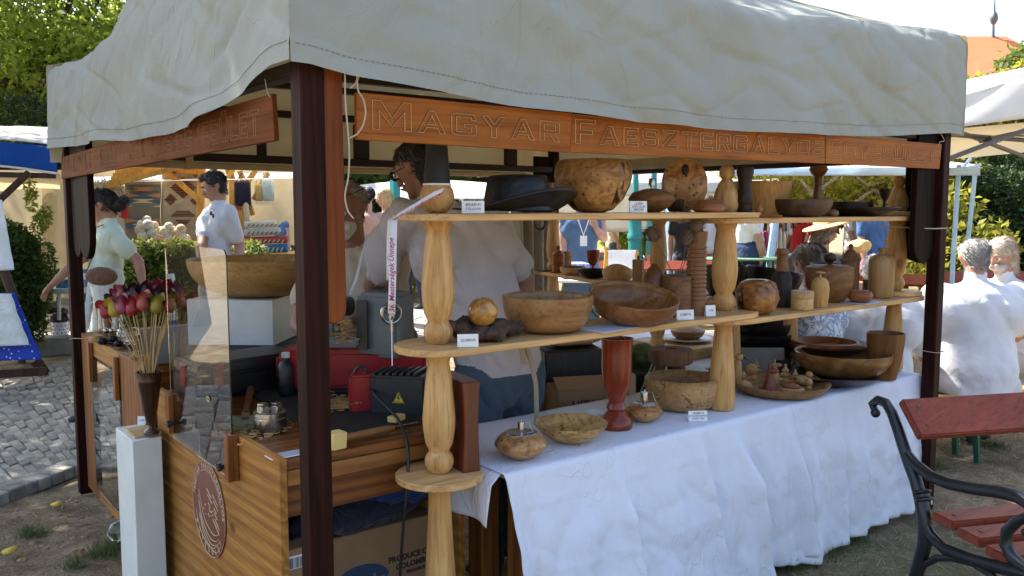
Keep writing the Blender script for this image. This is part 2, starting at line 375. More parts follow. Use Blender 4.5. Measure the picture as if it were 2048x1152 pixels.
for c, q in cells:
    p = Vector((c.x, c.y, 0)); d = depth(p)
    if d < .5: scored.append((-1, c, q)); continue
    v = p-CAM; sx = 1024+F*v.dot(RT)/d; sy = 576-F*v.dot(UP)/d
    ok = -20 < sx < 330 and 690 < sy < 1100
    scored.append((1/d if ok else -1, c, q))
scored.sort(key=lambda s: -s[0])
for i, (s_, c, q) in enumerate(scored):
    if i < 300 and s_ > 0:
        vs, fs = stone_geo(c, q, c); me = bpy.data.meshes.new('paving_stone'); me.from_pydata(vs, [], fs); me.materials.append(STONE[i % 4])
        me.polygons.foreach_set('use_smooth', [True]*len(me.polygons)); me.set_sharp_from_angle(angle=R(50))
        o = bpy.data.objects.new('paving_stone', me); COL.objects.link(o); o.parent = path; o.location = (c.x, c.y, .002)
    else:
        vs, fs = stone_geo(c, q, (0, 0)); rest.add([(a, b, z+.002) for a, b, z in vs], fs, random.randrange(4))
struct(rest.build('paving_field', STONE, path), 'stuff')
# kerb stones along the near edge
acc = 0
for i in range(26):
    a = poly_at(NEAR, .12+i*.022); b = poly_at(NEAR, .12+(i+1)*.022)
    d = (b-a).normalized(); nrm = Vector((d.y, -d.x)); m = (a+b)/2+nrm*.07
    L = (b-a).length*.985
    mb = MB(); M = Matrix(((d.x, nrm.x, 0), (d.y, nrm.y, 0), (0, 0, 1)))
    mb.box((m.x, m.y, .012), (L, (.15+random.uniform(-.01, .01)), .07), M); mb.build('kerb_stone', STONE[i % 3], path, bevel=.008)
# dry straw and litter on the soil in front, green tufts
def blades(n, fn, lmin, lmax, w, flatness, cmat, name, label, cat='grass'):
    vs = np.zeros((n*4, 3)); fs = np.arange(n*4).reshape(n, 4)
    k = 0
    for i in range(n):
        x, y = fn(); L = random.uniform(lmin, lmax); a = random.uniform(0, 6.283); e = random.uniform(*flatness)
        d = np.array([math.cos(a)*math.cos(e), math.sin(a)*math.cos(e), math.sin(e)])*L; s_ = np.array([-math.sin(a), math.cos(a), 0])*w*random.uniform(.6, 1.3)
        p = np.array([x, y, gz(x, y)+.002]); vs[k] = p-s_; vs[k+1] = p+s_; vs[k+2] = p+d+s_*.4; vs[k+3] = p+d-s_*.4; k += 4
    me = bpy.data.meshes.new(name); me.from_pydata(vs.tolist(), [], fs.tolist()); me.materials.append(cmat)
    o = bpy.data.objects.new(name, me); COL.objects.link(o); tag(o, label, cat); return struct(o, 'stuff')
def region():
    while True:
        x = random.uniform(-2.2, 8.0); y = random.uniform(-1.6, 9.5)
        p = Vector((x, y, 0)); d = depth(p)
        if d < .8: continue
        if random.random() > (2.6/d)**1.5: continue
        # keep off the paving
        near = np.interp(x, [q[0] for q in NEAR], [q[1] for q in NEAR]); far = np.interp(x, [q[0] for q in FAR], [q[1] for q in FAR])
        if near-.02 < y < far: continue
        return x, y
STRAW = leafm('dry straw', (.30, .235, .15), (.52, .43, .29), .1, (.3, .25, .15)); GRASSM = leafm('short grass', (.06, .09, .025), (.12, .16, .05), .25)
blades(34000, region, .02, .08, .0016, (-.05, .25), STRAW, 'dry_straw', 'scattered dry straw and chaff lying on the bare soil', 'straw')
tufts = [(at(x, y, z=0), r, n) for x, y, r, n in [(62, 1062, .07, 260), (215, 1100, .10, 420), (240, 1075, .06, 200), (150, 1125, .05, 160), (130, 672, .35, 900), (190, 900, .05, 60), (260, 1040, .05, 120), (1690, 1075, .16, 400), (1650, 1100, .12, 300), (1925, 1050, .10, 200), (1860, 930, .12, 250), (1990, 890, .12, 260), (1590, 1130, .1, 200)]]
tl = [(t[0], t[1]) for t in tufts for _ in range(t[2])]; ti = [0]
def tuft():
    p, r = tl[ti[0] % len(tl)]; ti[0] += 1; return p.x+random.gauss(0, r*.5), p.y+random.gauss(0, r*.5)
blades(len(tl), tuft, .02, .06, .0016, (.3, 1.3), GRASSM, 'grass_tufts', 'sparse green grass tufts growing out of the bare soil')
LEAFY = flat('fallen leaf yellow', (.55, .38, .04), .7); LEAFB = flat('fallen leaf brown', (.22, .13, .06), .8)
def fallen(x, y, s, m, label):
    p = at(x, y, z=.004); a = random.uniform(0, 6.28); mb = MB()
    out = [(0, 0), (.25, .28), (.6, .36), (1, .05), (.62, -.3), (.28, -.3)]
    mb.add([(p.x+s*(u*math.cos(a)-v*math.sin(a)), p.y+s*(u*math.sin(a)+v*math.cos(a)), .012+.012*abs(u-.5)+.01*abs(v)) for u, v in out], [(0, 1, 2), (0, 2, 3), (0, 3, 4), (0, 4, 5)])
    tag(mb.build('fallen_leaf', m, solid=.0008), label, 'leaf', 'fallen leaves on the soil')
fallen(108, 1018, .09, LEAFY, 'yellow fallen leaf on the soil just below the paving edge')
fallen(8, 1115, .10, LEAFY, 'yellow fallen leaf on the soil at the bottom left edge')
for i in range(16):
    fallen(random.uniform(20, 235), random.uniform(1000, 1148), random.uniform(.03, .06), LEAFB, 'small brown dead leaf lying on the bare soil left of the stall')
# ---------------------------------------------------------------- the stall: frame and canvas
SW, SD = 3.365, 2.95; PW = .066
stall = thing('market_stall', 'wooden market stall with dark posts and a grey green canvas roof', 'market stall', (SW/2, SD/2, 0))
for x, y in ((PW/2, PW/2), (SW+PW/2-.004, PW/2), (PW/2, SD+PW/2), (SW+PW/2, SD+PW/2)):
    mb = MB(); mb.box((x, y, 1.13), (PW, PW, 2.26)); mb.build('post', POST, stall, bevel=.006)
def rail(a, b, w=.035, h=.06, m=BEAM, nm='rail'):
    mb = MB(); mb.bar(a, b, w, h); mb.build(nm, m, stall, bevel=.003)
g = .002
rail((PW+g, .055, 1.905), (SW-g, .055, 1.905), .03, .05)
rail((PW+g, SD+.035, 1.842), (SW-g, SD+.035, 1.842), .065, .045)
rail((PW+g, SD+.035, 2.12), (SW-g, SD+.035, 2.12), .06, .04)
rail((PW+g, .05, 2.20), (SW-g, .05, 2.20), .06, .04)
for x in (.035, SW+.035):
    rail((x, PW+g, 1.905 if x < 1 else 1.80), (x, SD-g, 1.905 if x < 1 else 1.80), .05 if x < 1 else .065, .035)
    rail((x, PW+g, 2.12), (x, SD-g, 2.12), .06, .04)
# uprights between the back rails and rafters under the canvas
for x, w in ((.42, .05), (1.08, .05), (1.75, .10), (2.35, .05), (2.98, .10)):
    rail((x, SD+.035, 1.866), (x, SD+.035, 2.088), .04, w)
PK = Vector((SW/2, SD/2, 3.02))
for cx_, cy_ in ((.10, .10), (SW-.05, .10), (.10, SD-.05), (SW-.05, SD-.05)):
    c = Vector((cx_, cy_, 2.17)); rail(c, c+(PK-Vector((0, 0, .12))-c)*.97, .05, .04, nm='rafter')
for a, b in (((.03, .9, 2.145), (SW-.03, .9, 2.145)), ((.03, 2.0, 2.145), (SW-.03, 2.0, 2.145))):
    rail(a, b, .045, .03, nm='cross_beam')
# knee boards hanging beside the posts, rounded at the lower end
def hang_board(o, ex, w, top, bot, th, ez, m, rnd=.35):
    n = 8; r = w/2; pts = [(0, top-bot), (0, r)]
    pts += [(r-r*math.cos(math.pi*k/n), r-r*math.sin(math.pi*k/n)) for k in range(1, n)]+[(w, r), (w, top-bot)]
    mb = MB(); mb.prism([(a, b) for a, b in pts], Vector((o[0], o[1], bot)), ex, (0, 0, 1), Vector(ez)*th); return mb.build('knee_board', m, stall, bevel=.004)
x0 = at(636, 400, Y=.012).x; x1 = at(690, 400, Y=.012).x; zb = at(668, 648, Y=.012).z
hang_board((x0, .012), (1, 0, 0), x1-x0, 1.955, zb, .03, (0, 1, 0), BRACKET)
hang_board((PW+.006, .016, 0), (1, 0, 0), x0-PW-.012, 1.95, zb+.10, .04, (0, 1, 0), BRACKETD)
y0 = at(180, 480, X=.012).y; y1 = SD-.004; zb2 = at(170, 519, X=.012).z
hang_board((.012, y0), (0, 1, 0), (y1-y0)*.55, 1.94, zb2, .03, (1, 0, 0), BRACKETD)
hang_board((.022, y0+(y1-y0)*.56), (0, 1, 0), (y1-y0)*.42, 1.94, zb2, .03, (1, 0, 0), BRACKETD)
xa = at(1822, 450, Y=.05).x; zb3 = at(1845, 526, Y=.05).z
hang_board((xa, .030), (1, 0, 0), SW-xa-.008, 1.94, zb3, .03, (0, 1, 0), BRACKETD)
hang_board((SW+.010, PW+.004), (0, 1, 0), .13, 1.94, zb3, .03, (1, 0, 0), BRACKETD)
hang_board((SW-.16, SD+.02), (1, 0, 0), .14, 1.94, 1.30, .03, (0, 1, 0), BRACKETD)
# canvas
CX0, CX1, CY0, CY1 = -.045, SW+PW+.03, -.045, SD+PW+.05
fb = [(x, y) for x, y in ((548, 128), (570, 121), (620, 128), (700, 150), (820, 172), (950, 198), (1050, 214), (1150, 226), (1270, 244), (1400, 255), (1520, 264), (1650, 271), (1780, 272), (1900, 266))]
fp = [at(x, y, Y=CY0) for x, y in fb]; fpx = [p.x for p in fp]; fpz = [p.z for p in fp]
lb = [(545, 130), (520, 150), (480, 190), (440, 222), (400, 244), (350, 262), (300, 275), (250, 282), (200, 280), (150, 292), (108, 296)]
lp = [at(x, y, X=CX0) for x, y in lb]; lpy = [p.y for p in lp]; lpz = [p.z for p in lp]
def eave(side, u):
    """height of the canvas fold at the eave, u from near to far along the side"""
    if side == 'left':
        return float(np.interp(u, [0, .25, .48, .56, .66, .8, .93, 1], [2.30, 2.33, 2.33, 2.27, 2.235, 2.24, 2.27, 2.29]))
    if side == 'front': return 2.30+.085*u+.02*math.sin(u*9)-.03*math.sin(math.pi*u)
    if side == 'right': return 2.385-.06*math.sin(math.pi*u)-.085*u
    return 2.29+.01*u
def wr(p, k=1.0):
    a = mnoise.noise(Vector((p[0]*2.1, p[1]*2.1, p[2]*3.1)))*.042+mnoise.noise(Vector((p[0]*5+3, p[1]*5, p[2]*4)))*.015
    a += (abs(mnoise.noise(Vector((p[0]*3.3+p[2]*4, p[1]*3.3-p[2]*3, 7))))-.25)*.016
    a += (abs(mnoise.noise(Vector((p[0]*8-p[2]*3, p[1]*8+p[2]*9, 2))))-.25)*.008
    a -= max(0, 1-abs(mnoise.noise(Vector((p[0]*1.7+p[2]*3.1, p[1]*1.7-p[2]*2.4, 31))))*7)*.010
    a -= max(0, 1-abs(mnoise.noise(Vector((p[0]*2.6-p[2]*2.2, p[1]*2.6+p[2]*3.7, 17))))*11)*.005
    return a*k
def edge_pt(side, u):
    if side == 'front': return Vector((CX0+(CX1-CX0)*u, CY0, 0))
    if side == 'left': return Vector((CX0, CY0+(CY1-CY0)*u, 0))
    if side == 'right': return Vector((CX1, CY0+(CY1-CY0)*u, 0))
    return Vector((CX0+(CX1-CX0)*u, CY1, 0))
OUTW = {'front': Vector((0, -1, 0)), 'left': Vector((-1, 0, 0)), 'right': Vector((1, 0, 0)), 'back': Vector((0, 1, 0))}
def bottom(side, u):
    p = edge_pt(side, u)
    if side == 'front': return float(np.interp(p.x, fpx, fpz))
    if side == 'left': return float(np.interp(p.y, lpy, lpz))
    if side == 'right': return 1.905-.05*math.sin(math.pi*u)
    return 1.79+.01*math.sin(u*11)
def valance(side, nu=250, nv=56):
    def fn(u, v):
        p = edge_pt(side, u); zb_ = bottom(side, u); zt = eave(side, u); p.z = zb_+(zt-zb_)*v
        pin = min(1, u*12, (1-u)*12); k = .35+.65*pin
        tuck = -.028*max(0, (v-.86)/.14)**2
        return p+OUTW[side]*((wr(p, 1.15 if side in ('front', 'left') else .6)*k)+tuck+.012*(1-v)*pin)
    mb = MB(); mb.sheet(fn, nu, nv); o = mb.build('valance', CANVAS, stall, ang=180); return o
vals = {s_: valance(s_) for s_ in ('front', 'left', 'right', 'back')}
def roofp(side, nu=110, nv=50):
    def fn(u, v):
        e = edge_pt(side, u); e.z = eave(side, u); e = e+OUTW[side]*(-.028+wr(e, 1.15 if side in ('front', 'left') else .6)*(.35+.65*min(1, u*12, (1-u)*12)))
        s_ = v; p = e.lerp(PK, s_); p.z = e.z+(PK.z-e.z)*(s_**1.25)
        k = math.sin(math.pi*min(1, s_*1.0))*min(1, u*6, (1-u)*6)
        p.z += wr(Vector((p.x, p.y, 1)), 1.3)*k-.07*math.sin(math.pi*u)*math.sin(math.pi*s_)
        return p
    mb = MB(); mb.sheet(fn, nu, nv); return mb.build('roof_panel', CANVAS, stall, ang=180)
for s_ in ('front', 'left', 'right', 'back'): roofp(s_)
# stitched hem lines, one per visible valance
STITCH = flat('seam thread', (.26, .26, .22), .9, bump=0)
def hem(side, off, nu=220):
    vs = []; 
    pts = []
    for i in range(nu+1):
        u = .004+.992*i/nu; p = edge_pt(side, u); zb_ = bottom(side, u); zt = eave(side, u); v = off/(zt-zb_); p.z = zb_+off
        pin = min(1, u*12, (1-u)*12); pts.append(p+OUTW[side]*(wr(p, 1.15)*(.35+.65*pin)+.012*(1-v)*pin+.0018))
    mb = MB()
    for a, b in zip(pts[::1], pts[1::1]): mb.tube([a, a.lerp(b, .62)], .0011, 4)
    mb.build('hem_stitching', STITCH, vals[side])
hem('front', .045); hem('left', .045)
# rolled canvas straps on the far rails
STRAP = fabric('canvas strap', (.50, .42, .28), .2, (.6, .45, .25), fold=.3)
for x in (.62, 1.45):
    mb = MB(); mb.span((x, SD-.004, 1.77), (x+.045, SD+.076, 1.89)); mb.build('strap', STRAP, stall, bevel=.006)
mb = MB(); mb.tube([(SW+.03, .4, 1.84), (SW+.03, 1.6, 1.845), (SW+.03, 2.7, 1.84)], .045, 10); mb.build('rolled_side_curtain', STRAP, stall)
mb = MB(); mb.tube([(.2, SD+.02, 1.795), (1.5, SD+.02, 1.790), (3.1, SD+.02, 1.795)], .020, 10); mb.build('rolled_back_curtain', STRAP, stall)
# ---------------------------------------------------------------- carved signs
GL = {  # block letters as closed outlines in a unit-high box; first number is the width
 'M': (.95, [[(0, 0), (0, 1), (.2, 1), (.475, .42), (.75, 1), (.95, 1), (.95, 0), (.79, 0), (.79, .66), (.475, .12), (.16, .66), (.16, 0)]]),
 'A': (.9, [[(0, 0), (.36, 1), (.54, 1), (.9, 0), (.72, 0), (.64, .24), (.26, .24), (.18, 0)], [(.31, .38), (.59, .38), (.45, .8)]]),
 'G': (.85, [[(.85, .82), (.75, 1), (.1, 1), (0, .9), (0, .1), (.1, 0), (.75, 0), (.85, .1), (.85, .52), (.45, .52), (.45, .36), (.68, .36), (.68, .16), (.17, .16), (.17, .84), (.68, .84), (.68, .72), (.85, .72)]]),
 'Y': (.85, [[(0, 1), (.34, .45), (.34, 0), (.51, 0), (.51, .45), (.85, 1), (.65, 1), (.425, .62), (.2, 1)]]),
 'R': (.8, [[(0, 0), (0, 1), (.7, 1), (.8, .9), (.8, .5), (.7, .4), (.58, .4), (.8, 0), (.6, 0), (.38, .4), (.17, .4), (.17, 0)], [(.17, .55), (.63, .55), (.63, .84), (.17, .84)]]),
 'F': (.7, [[(0, 0), (0, 1), (.7, 1), (.7, .84), (.17, .84), (.17, .56), (.6, .56), (.6, .4), (.17, .4), (.17, 0)]]),
 'E': (.7, [[(0, 0), (0, 1), (.7, 1), (.7, .84), (.17, .84), (.17, .58), (.6, .58), (.6, .42), (.17, .42), (.17, .16), (.7, .16), (.7, 0)]]),
 'S': (.8, [[(0, .1), (.1, 0), (.7, 0), (.8, .1), (.8, .48), (.7, .58), (.17, .58), (.17, .84), (.63, .84), (.63, .74), (.8, .74), (.8, .9), (.7, 1), (.1, 1), (0, .9), (0, .52), (.1, .42), (.63, .42), (.63, .16), (.17, .16), (.17, .28), (0, .28)]]),
 'Z': (.8, [[(0, 0), (0, .16), (.56, .84), (0, .84), (0, 1), (.8, 1), (.8, .84), (.24, .16), (.8, .16), (.8, 0)]]),
 'T': (.8, [[(.315, 0), (.315, .84), (0, .84), (0, 1), (.8, 1), (.8, .84), (.485, .84), (.485, 0)]]),
 'L': (.7, [[(0, 0), (0, 1), (.17, 1), (.17, .16), (.7, .16), (.7, 0)]]),
 'O': (.85, [[(.1, 0), (0, .1), (0, .9), (.1, 1), (.75, 1), (.85, .9), (.85, .1), (.75, 0)], [(.17, .16), (.68, .16), (.68, .84), (.17, .84)]]),
 'U': (.85, [[(.1, 0), (0, .1), (0, 1), (.17, 1), (.17, .16), (.68, .16), (.68, 1), (.85, 1), (.85, .1), (.75, 0)]]),
}
GL['Á'] = (.9, GL['A'][1]+[[(.42, 1.1), (.58, 1.34), (.72, 1.34), (.54, 1.1)]])
GL['Ü'] = (.85, GL['U'][1]+[[(.16, 1.12), (.16, 1.28), (.32, 1.28), (.32, 1.12)], [(.53, 1.12), (.53, 1.28), (.69, 1.28), (.69, 1.12)]])
def carve(words, base, u0, u1, hfun, ex, ez, up, r, mats, parent, gap=.22, space=.5, big=1.0, flip=False):
    """outline letters cut into a board: words fitted between u0 and u1 along ex"""
    tot = 0; seq = []
    for wi, w in enumerate(words):
        for i, ch in enumerate(w):
            k = 1.25 if (i == 0 and big > 1) else 1; seq.append((tot, ch, k)); tot += GL[ch][0]*k+gap
        tot += space
    tot -= gap+space; sx = (u1-u0)/tot
    for o, ch, k in seq:
        a = MB()
        for poly in GL[ch][1]:
            pts = [base+ex*(u0+sx*(o+p*k))+up*(hfun(u0+sx*o)*q*k)+ez for p, q in poly]
            for p, q in zip(pts, pts[1:]+pts[:1]):
                dd = (q-p).normalized(); off = up*(-r*.9)
                a.tube([p-dd*r*.5, q+dd*r*.5], r, 4, caps=False); a.tube([p-dd*r*.5-off, q+dd*r*.5-off], r*.8, 4, 1, caps=False)
        a.build('carved_letter', list(mats), parent, smooth=False)
# front sign: three boards end to end, drooping a little
f0 = at(713, 184, Y=-.006); f1 = at(714, 279, Y=-.006); m0 = at(1145, 226, Y=-.006); m1 = at(1140, 305, Y=-.006); r0 = at(1884, 288, Y=-.006); r1 = at(1879, 338, Y=-.006)
s2 = at(1650, 270, Y=-.006); s3 = at(1650, 327, Y=-.006)
sign = thing('carved_name_board', 'long orange brown name board with carved outline letters hung along the front of the stall', 'sign', (1.7, 0, 1.72))
TH = .014
def board(a_t, a_b, b_t, b_b, m, par, nrm, th=TH):
    mb = MB(); vs = [a_b, b_b, b_t, a_t]; vs = [Vector(v) for v in vs]; mb.add(vs+[v+Vector(nrm)*th for v in vs], [(0, 1, 2, 3), (7, 6, 5, 4), (0, 4, 5, 1), (1, 5, 6, 2), (2, 6, 7, 3), (3, 7, 4, 0)])
    return mb.build('board', m, par, bevel=.0015)
board(f0, f1, m0, m1, SIGN, sign, (0, 1, 0)); board(m0+Vector((.003, .003, -.002)), m1+Vector((.003, .003, .001)), s2, s3, SIGN, sign, (0, 1, 0)); board(s2+Vector((.003, -.002, .002)), s3+Vector((.003, -.002, .001)), r0, r1, SIGN, sign, (0, 1, 0))
EXF = Vector((1, 0, 0)); UPZ = Vector((0, 0, 1))
def basez(x): return float(np.interp(x, [f1.x, m1.x, s3.x, r1.x], [f1.z, m1.z, s3.z, r1.z]))
for w, xa_, xb_, h in (('MAGYAR', 745, 1118, .060), ('FAESZTERGÁLYOS', 1150, 1645, .060), ('EGYESÜLET', 1658, 1872, .058)):
    pa = at(xa_, 270, Y=-.006); pb = at(xb_, 300, Y=-.006); bz = basez(pa.x); bz2 = basez(pb.x)
    ex = Vector((pb.x-pa.x, 0, bz2-bz)).normalized()
    carve([w], Vector((pa.x, -.006, bz+.030)), 0, (pb-pa).length, lambda u, h=h: h, ex, Vector((0, -.0022, 0)), UPZ, .0012, (GROOVE, GROOVE_SHADE), sign, big=1.25)
# side sign
g0 = at(543, 187, X=-.008); g1 = at(549, 281, X=-.008); h0 = at(122, 315, X=-.008); h1 = at(123.5, 358, X=-.008)
sign2 = thing('carved_name_board', 'brown name board with carved outline letters hung along the left side of the stall', 'sign', (0, 1.6, 1.72))
board(h0, h1, g0, g1, SIGN_SHADED, sign2, (1, 0, 0))
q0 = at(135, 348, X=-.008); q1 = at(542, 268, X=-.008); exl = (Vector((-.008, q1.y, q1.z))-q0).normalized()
carve(['MAGYAR', 'FAESZTERGÁLYOS', 'EGYESÜLET'], q0+Vector((0, 0, .004)), 0, (q1-q0).length*.97, lambda u: .070, exl, Vector((-.0003, 0, 0)), UPZ, .0012, (GROOVE2, GROOVE_SHADE), sign2, big=1.25, gap=.2)
# strings the signs hang from, and the loose twine by the near post
def string(pts, r, label, cat='string', m=TWINE, name='string', seg=6, group=None):
    # smooth a hand-laid polyline
    out = []; n = len(pts)
    for i in range(n-1):
        p0, p1, p2, p3 = [Vector(pts[max(0, min(n-1, i+k))]) for k in (-1, 0, 1, 2)]
        for k in range(6):
            t = k/6; out.append(.5*((2*p1)+(p2-p0)*t+(2*p0-5*p1+4*p2-p3)*t*t+(-p0+3*p1-3*p2+p3)*t**3))
    out.append(Vector(pts[-1])); mb = MB(); mb.tube(out, r, seg); o = mb.build(name, m); return tag(o, label, cat, group)
string([at(x, y, Y=-.02) for x, y in ((690, 140), (690, 180), (692, 220), (698, 290), (697, 350), (690, 390), (695, 420), (707, 437))], .0022, 'long loose end of twine dangling beside the front name board')
string([at(x, y, Y=-.028) for x, y in ((714, 150), (716, 180), (727, 200), (731, 225), (726, 250), (714, 268), (699, 276))], .0022, 'loop of twine curling over the left end of the front name board')
string([at(x, y, Y=-.015) for x, y in ((718, 150), (712, 165), (706, 172), (700, 176))], .003, 'frayed twine knot above the left end of the front name board')
string([at(x, y, Y=-.02) for x, y in ((1878, 262), (1886, 275), (1888, 282), (1880, 284), (1876, 292))], .002, 'twine holding up the right end of the front name board')
string([at(x, y, X=-.014) for x, y in ((530, 158), (534, 180), (540, 194))], .0015, 'thin cord holding the side name board at the near post')
string([at(x, y, X=-.02) for x, y in ((125, 296), (122, 315), (120, 318))], .0015, 'thin cord holding the far end of the side name board')
string([(PW+.002, -.003, 1.12), (PW/2, -.006, 1.12), (-.005, .03, 1.12), (PW/2, PW+.005, 1.12)], .002, 'string tied round the near post below the knee board') if False else None
z_ = at(1870, 457, Y=-.004).z
string([col(1760, z_+.01, Y=.2), (SW-.1, .02, z_), (SW, -.006, z_), (SW+.04, -.006, z_), (SW+PW+.003, .02, z_)], .003, 'grey string tied round the right post at shelf height')
z_ = at(1860, 708, Y=-.004).z
string([(SW-.02, .1, z_+.006), (SW-.006, .0, z_), (SW+.03, -.008, z_), (SW+PW+.01, -.004, z_-.003), (SW+PW+.005, .06, z_)], .002, 'pale string tied round the right post at table height')
z_ = at(150, 678, X=-.004).z
string([(.07, SD-.12, z_), (-.006, SD-.01, z_-.005), (-.006, SD+.03, z_-.02), (.03, SD+PW+.005, z_)], .002, 'white string tied round the far left post')
# ---------------------------------------------------------------- display shelf on turned columns
ZT, ZM, ZS = .70, 1.125, 1.533; SY = .22; TS = .022
CX = (col(878, .9, Y=SY).x, col(1445, .9, Y=SY).x, col(1789, 1.1, Y=SY).x)
shelf = thing('display_shelf', 'pine display shelf on thick turned columns along the front of the stall', 'shelf', (CX[1], SY, 0))
def stadium(x0, x1, r, n=14):
    p = [(x0-r*math.sin(math.pi*k/n), SY+r*math.cos(math.pi*k/n)) for k in range(n+1)]
    return p+[(x1+r*math.sin(math.pi*k/n), SY-r*math.cos(math.pi*k/n)) for k in range(n+1)]
def plank(x0, x1, ztop, r=.14, m=PINE_X, nm='shelf_board'):
    mb = MB(); mb.prism(stadium(x0, x1, r), (0, 0, ztop-TS), (1, 0, 0), (0, 1, 0), (0, 0, TS)); mb.build(nm, m, shelf, bevel=.003)
e_ = .001
plank(CX[0], CX[1], ZM); plank(CX[1], CX[2], ZM-TS-e_)
plank(CX[0], CX[1], ZS); plank(CX[1], CX[2], ZS-TS-e_)
plank(CX[2]-.0005, CX[2]+.0005, ZM, .13, nm='round_spacer'); plank(CX[2]-.0005, CX[2]+.0005, ZS, .13, nm='round_spacer')
plank(CX[0]-.0005, CX[0]+.0005, ZT+.01, .14, nm='round_base')
def column(x, z0, z1, kind, y=SY, par=None, m=PINE, k=1.0):
    H = z1-z0
    if kind == 'vase': prof = [(.030, 0), (.040, .012), (.0465, .030), (.0465, .042), (.041, .058), (.033, .068), (.034, .074), (.044, .095), (.051, .14), (.0525, .175), (.050, .21), (.043, .29), (.0365, .34), (.0345, H-.045), (.036, H-.028), (.043, H-.014), (.0455, H-.006), (.0455, H)]
    else: prof = [(.050, 0), (.0545, .012), (.055, .05), (.052, .14), (.043, .26), (.037, .33), (.035, H-.045), (.037, H-.026), (.043, H-.012), (.046, H-.005), (.046, H)]
    prof = [(r*k, z) for r, z in prof if z <= H]
    mb = MB(); mb.lathe([(0, 0)]+prof+[(0, H)], (x, y, z0), 36); return mb.build('column', m, par or shelf, ang=30)
column(CX[0], ZT+.01+e_, ZM-TS-e_, 'vase'); column(CX[0], ZM+e_, ZS-TS-e_, 'vase')
mb = MB(); mb.lathe([(0, 0), (.062, 0), (.064, .05), (.060, .18), (.050, .36), (.040, .52), (.036, .62), (.037, .655), (.043, .675), (.043, .685), (0, .685)], (CX[0], SY, .002), 36); mb.build('column', PINE, shelf, ang=30)
column(CX[1], ZT+.008, ZM-2*TS-2*e_, 'leg'); column(CX[1], ZM+e_, ZS-2*TS-2*e_, 'vase', k=1.02)
column(CX[2], ZT+.008, ZM-2*TS-2*e_, 'leg'); column(CX[2], ZM+e_, ZS-2*TS-2*e_, 'vase')
mb = MB(); k_ = .0157*.1
mb.lathe([(0, 0), (.024, 0), (.040, .012), (.051, .034), (.0535, .052), (.050, .070), (.040, .088), (.022, .102), (0, .106)], (CX[0], SY, ZS+e_), 32); mb.build('ball_finial', PINE, shelf)
for x, kk in ((CX[1], 1.04), (CX[2], .98)):
    mb = MB(); mb.lathe([(r*kk, z*kk) for r, z in ((0, 0), (.040, 0), (.049, .010), (.053, .030), (.051, .055), (.043, .085), (.032, .112), (.022, .125), (.020, .130), (.028, .140), (.0305, .155), (.028, .170), (.018, .182), (0, .186))], (x, SY, ZS+e_), 32); mb.build('pawn_finial', wood('pale pine', (.62, .45, .25), (.46, .29, .13), axis=2, rings=16, rough=.5), shelf)
mb = MB(); mb.span((2.42, .50, 1.10-TS), (3.25, .78, 1.10)); rear = mb.build('shelf_board', PINE_X, shelf, bevel=.003)
for x in (2.6, 3.1): column(x, ZT+.008, 1.10-TS-e_, 'leg', .66, k=.8)
# side wing: a second shelf and table running back into the stall
wa = at(1068, 541, z=1.10); wb = at(1296, 577, z=1.10); wd = Vector((wb.x-wa.x, wb.y-wa.y, 0)).normalized(); wn_ = Vector((-wd.y, wd.x, 0))
if wn_.x < 0: wn_ = -wn_
wing = thing('display_shelf', 'pine display shelf on slim turned columns running back along the right side', 'shelf', ((wa.x+wb.x)/2, (wa.y+wb.y)/2, 0))
def wing_board(z):
    a = Vector((wa.x, wa.y, z-TS)); L = 1.9; mb = MB(); n = 8
    pts = [(0, .0), (L, 0), (L, .26)]+[(.13-.13*math.sin(math.pi*k/n), .13+.13*math.cos(math.pi*k/n)) for k in range(n+1)]
    mb.prism(pts, a, wd, wn_, (0, 0, TS)); mb.build('shelf_board', PINE_Y, wing, bevel=.003)
wing_board(1.10); wing_board(1.50)
WC = []
for xp in (1106, 1316):
    p = col(xp, 1.1, X=wa.x+.1); 
    for _ in range(6):  # keep it on the centre line of the board
        a = (Vector((p.x, p.y, 0))-Vector((wa.x, wa.y, 0))).dot(wd); q = Vector((wa.x, wa.y, 0))+wd*a+wn_*.13; p = col(xp, 1.1, X=q.x)
    WC.append(p)
    column(p.x, .73, 1.10-TS-e_, 'vase', p.y, wing, k=.95); column(p.x, 1.10+e_, 1.50-TS-e_, 'vase', p.y, wing, k=.95)
# ---------------------------------------------------------------- tables under cloths
TABLEW = wood('table timber', (.36, .17, .055), (.18, .07, .02), axis=2, rings=10, rough=.6)
TY0, TY1 = .085, .64
ZTAB = ZT-.004
tab = thing('trestle_table', 'long wooden table hidden under white cloths at the front', 'table', (2.0, .35, 0))
mb = MB(); mb.span((.74, TY0, ZTAB-.03), (3.33, TY1, ZTAB)); mb.build('table_top', PINE_X, tab, bevel=.003)
for x in (.86, 1.98, 3.14):
    for y in (.24, .48):
        mb = MB(); mb.span((x, y-.05, .0), (x+.08, y+.04, ZTAB-.031)); mb.build('leg', TABLEW, tab, bevel=.004)
mb = MB(); mb.span((2.75, .14, .012), (3.2, .235, .10)); mb.build('foot_beam', TABLEW, tab, bevel=.006)
tab2 = thing('trestle_table', 'wooden side table under a white cloth along the right of the stall', 'table', (wa.x+.3, 1.6, 0))
W0 = Vector((wa.x, wa.y, 0))-wd*.1-wn_*.08
def wpt(a, b, z): q = W0+wd*a+wn_*b; return Vector((q.x, q.y, z))
mb = MB(); mb.prism([(0, 0), (2.0, 0), (2.0, 1.0), (0, 1.0)], wpt(0, 0, ZTAB-.03), wd, wn_, (0, 0, .03)); mb.build('table_top', PINE_Y, tab2, bevel=.003)
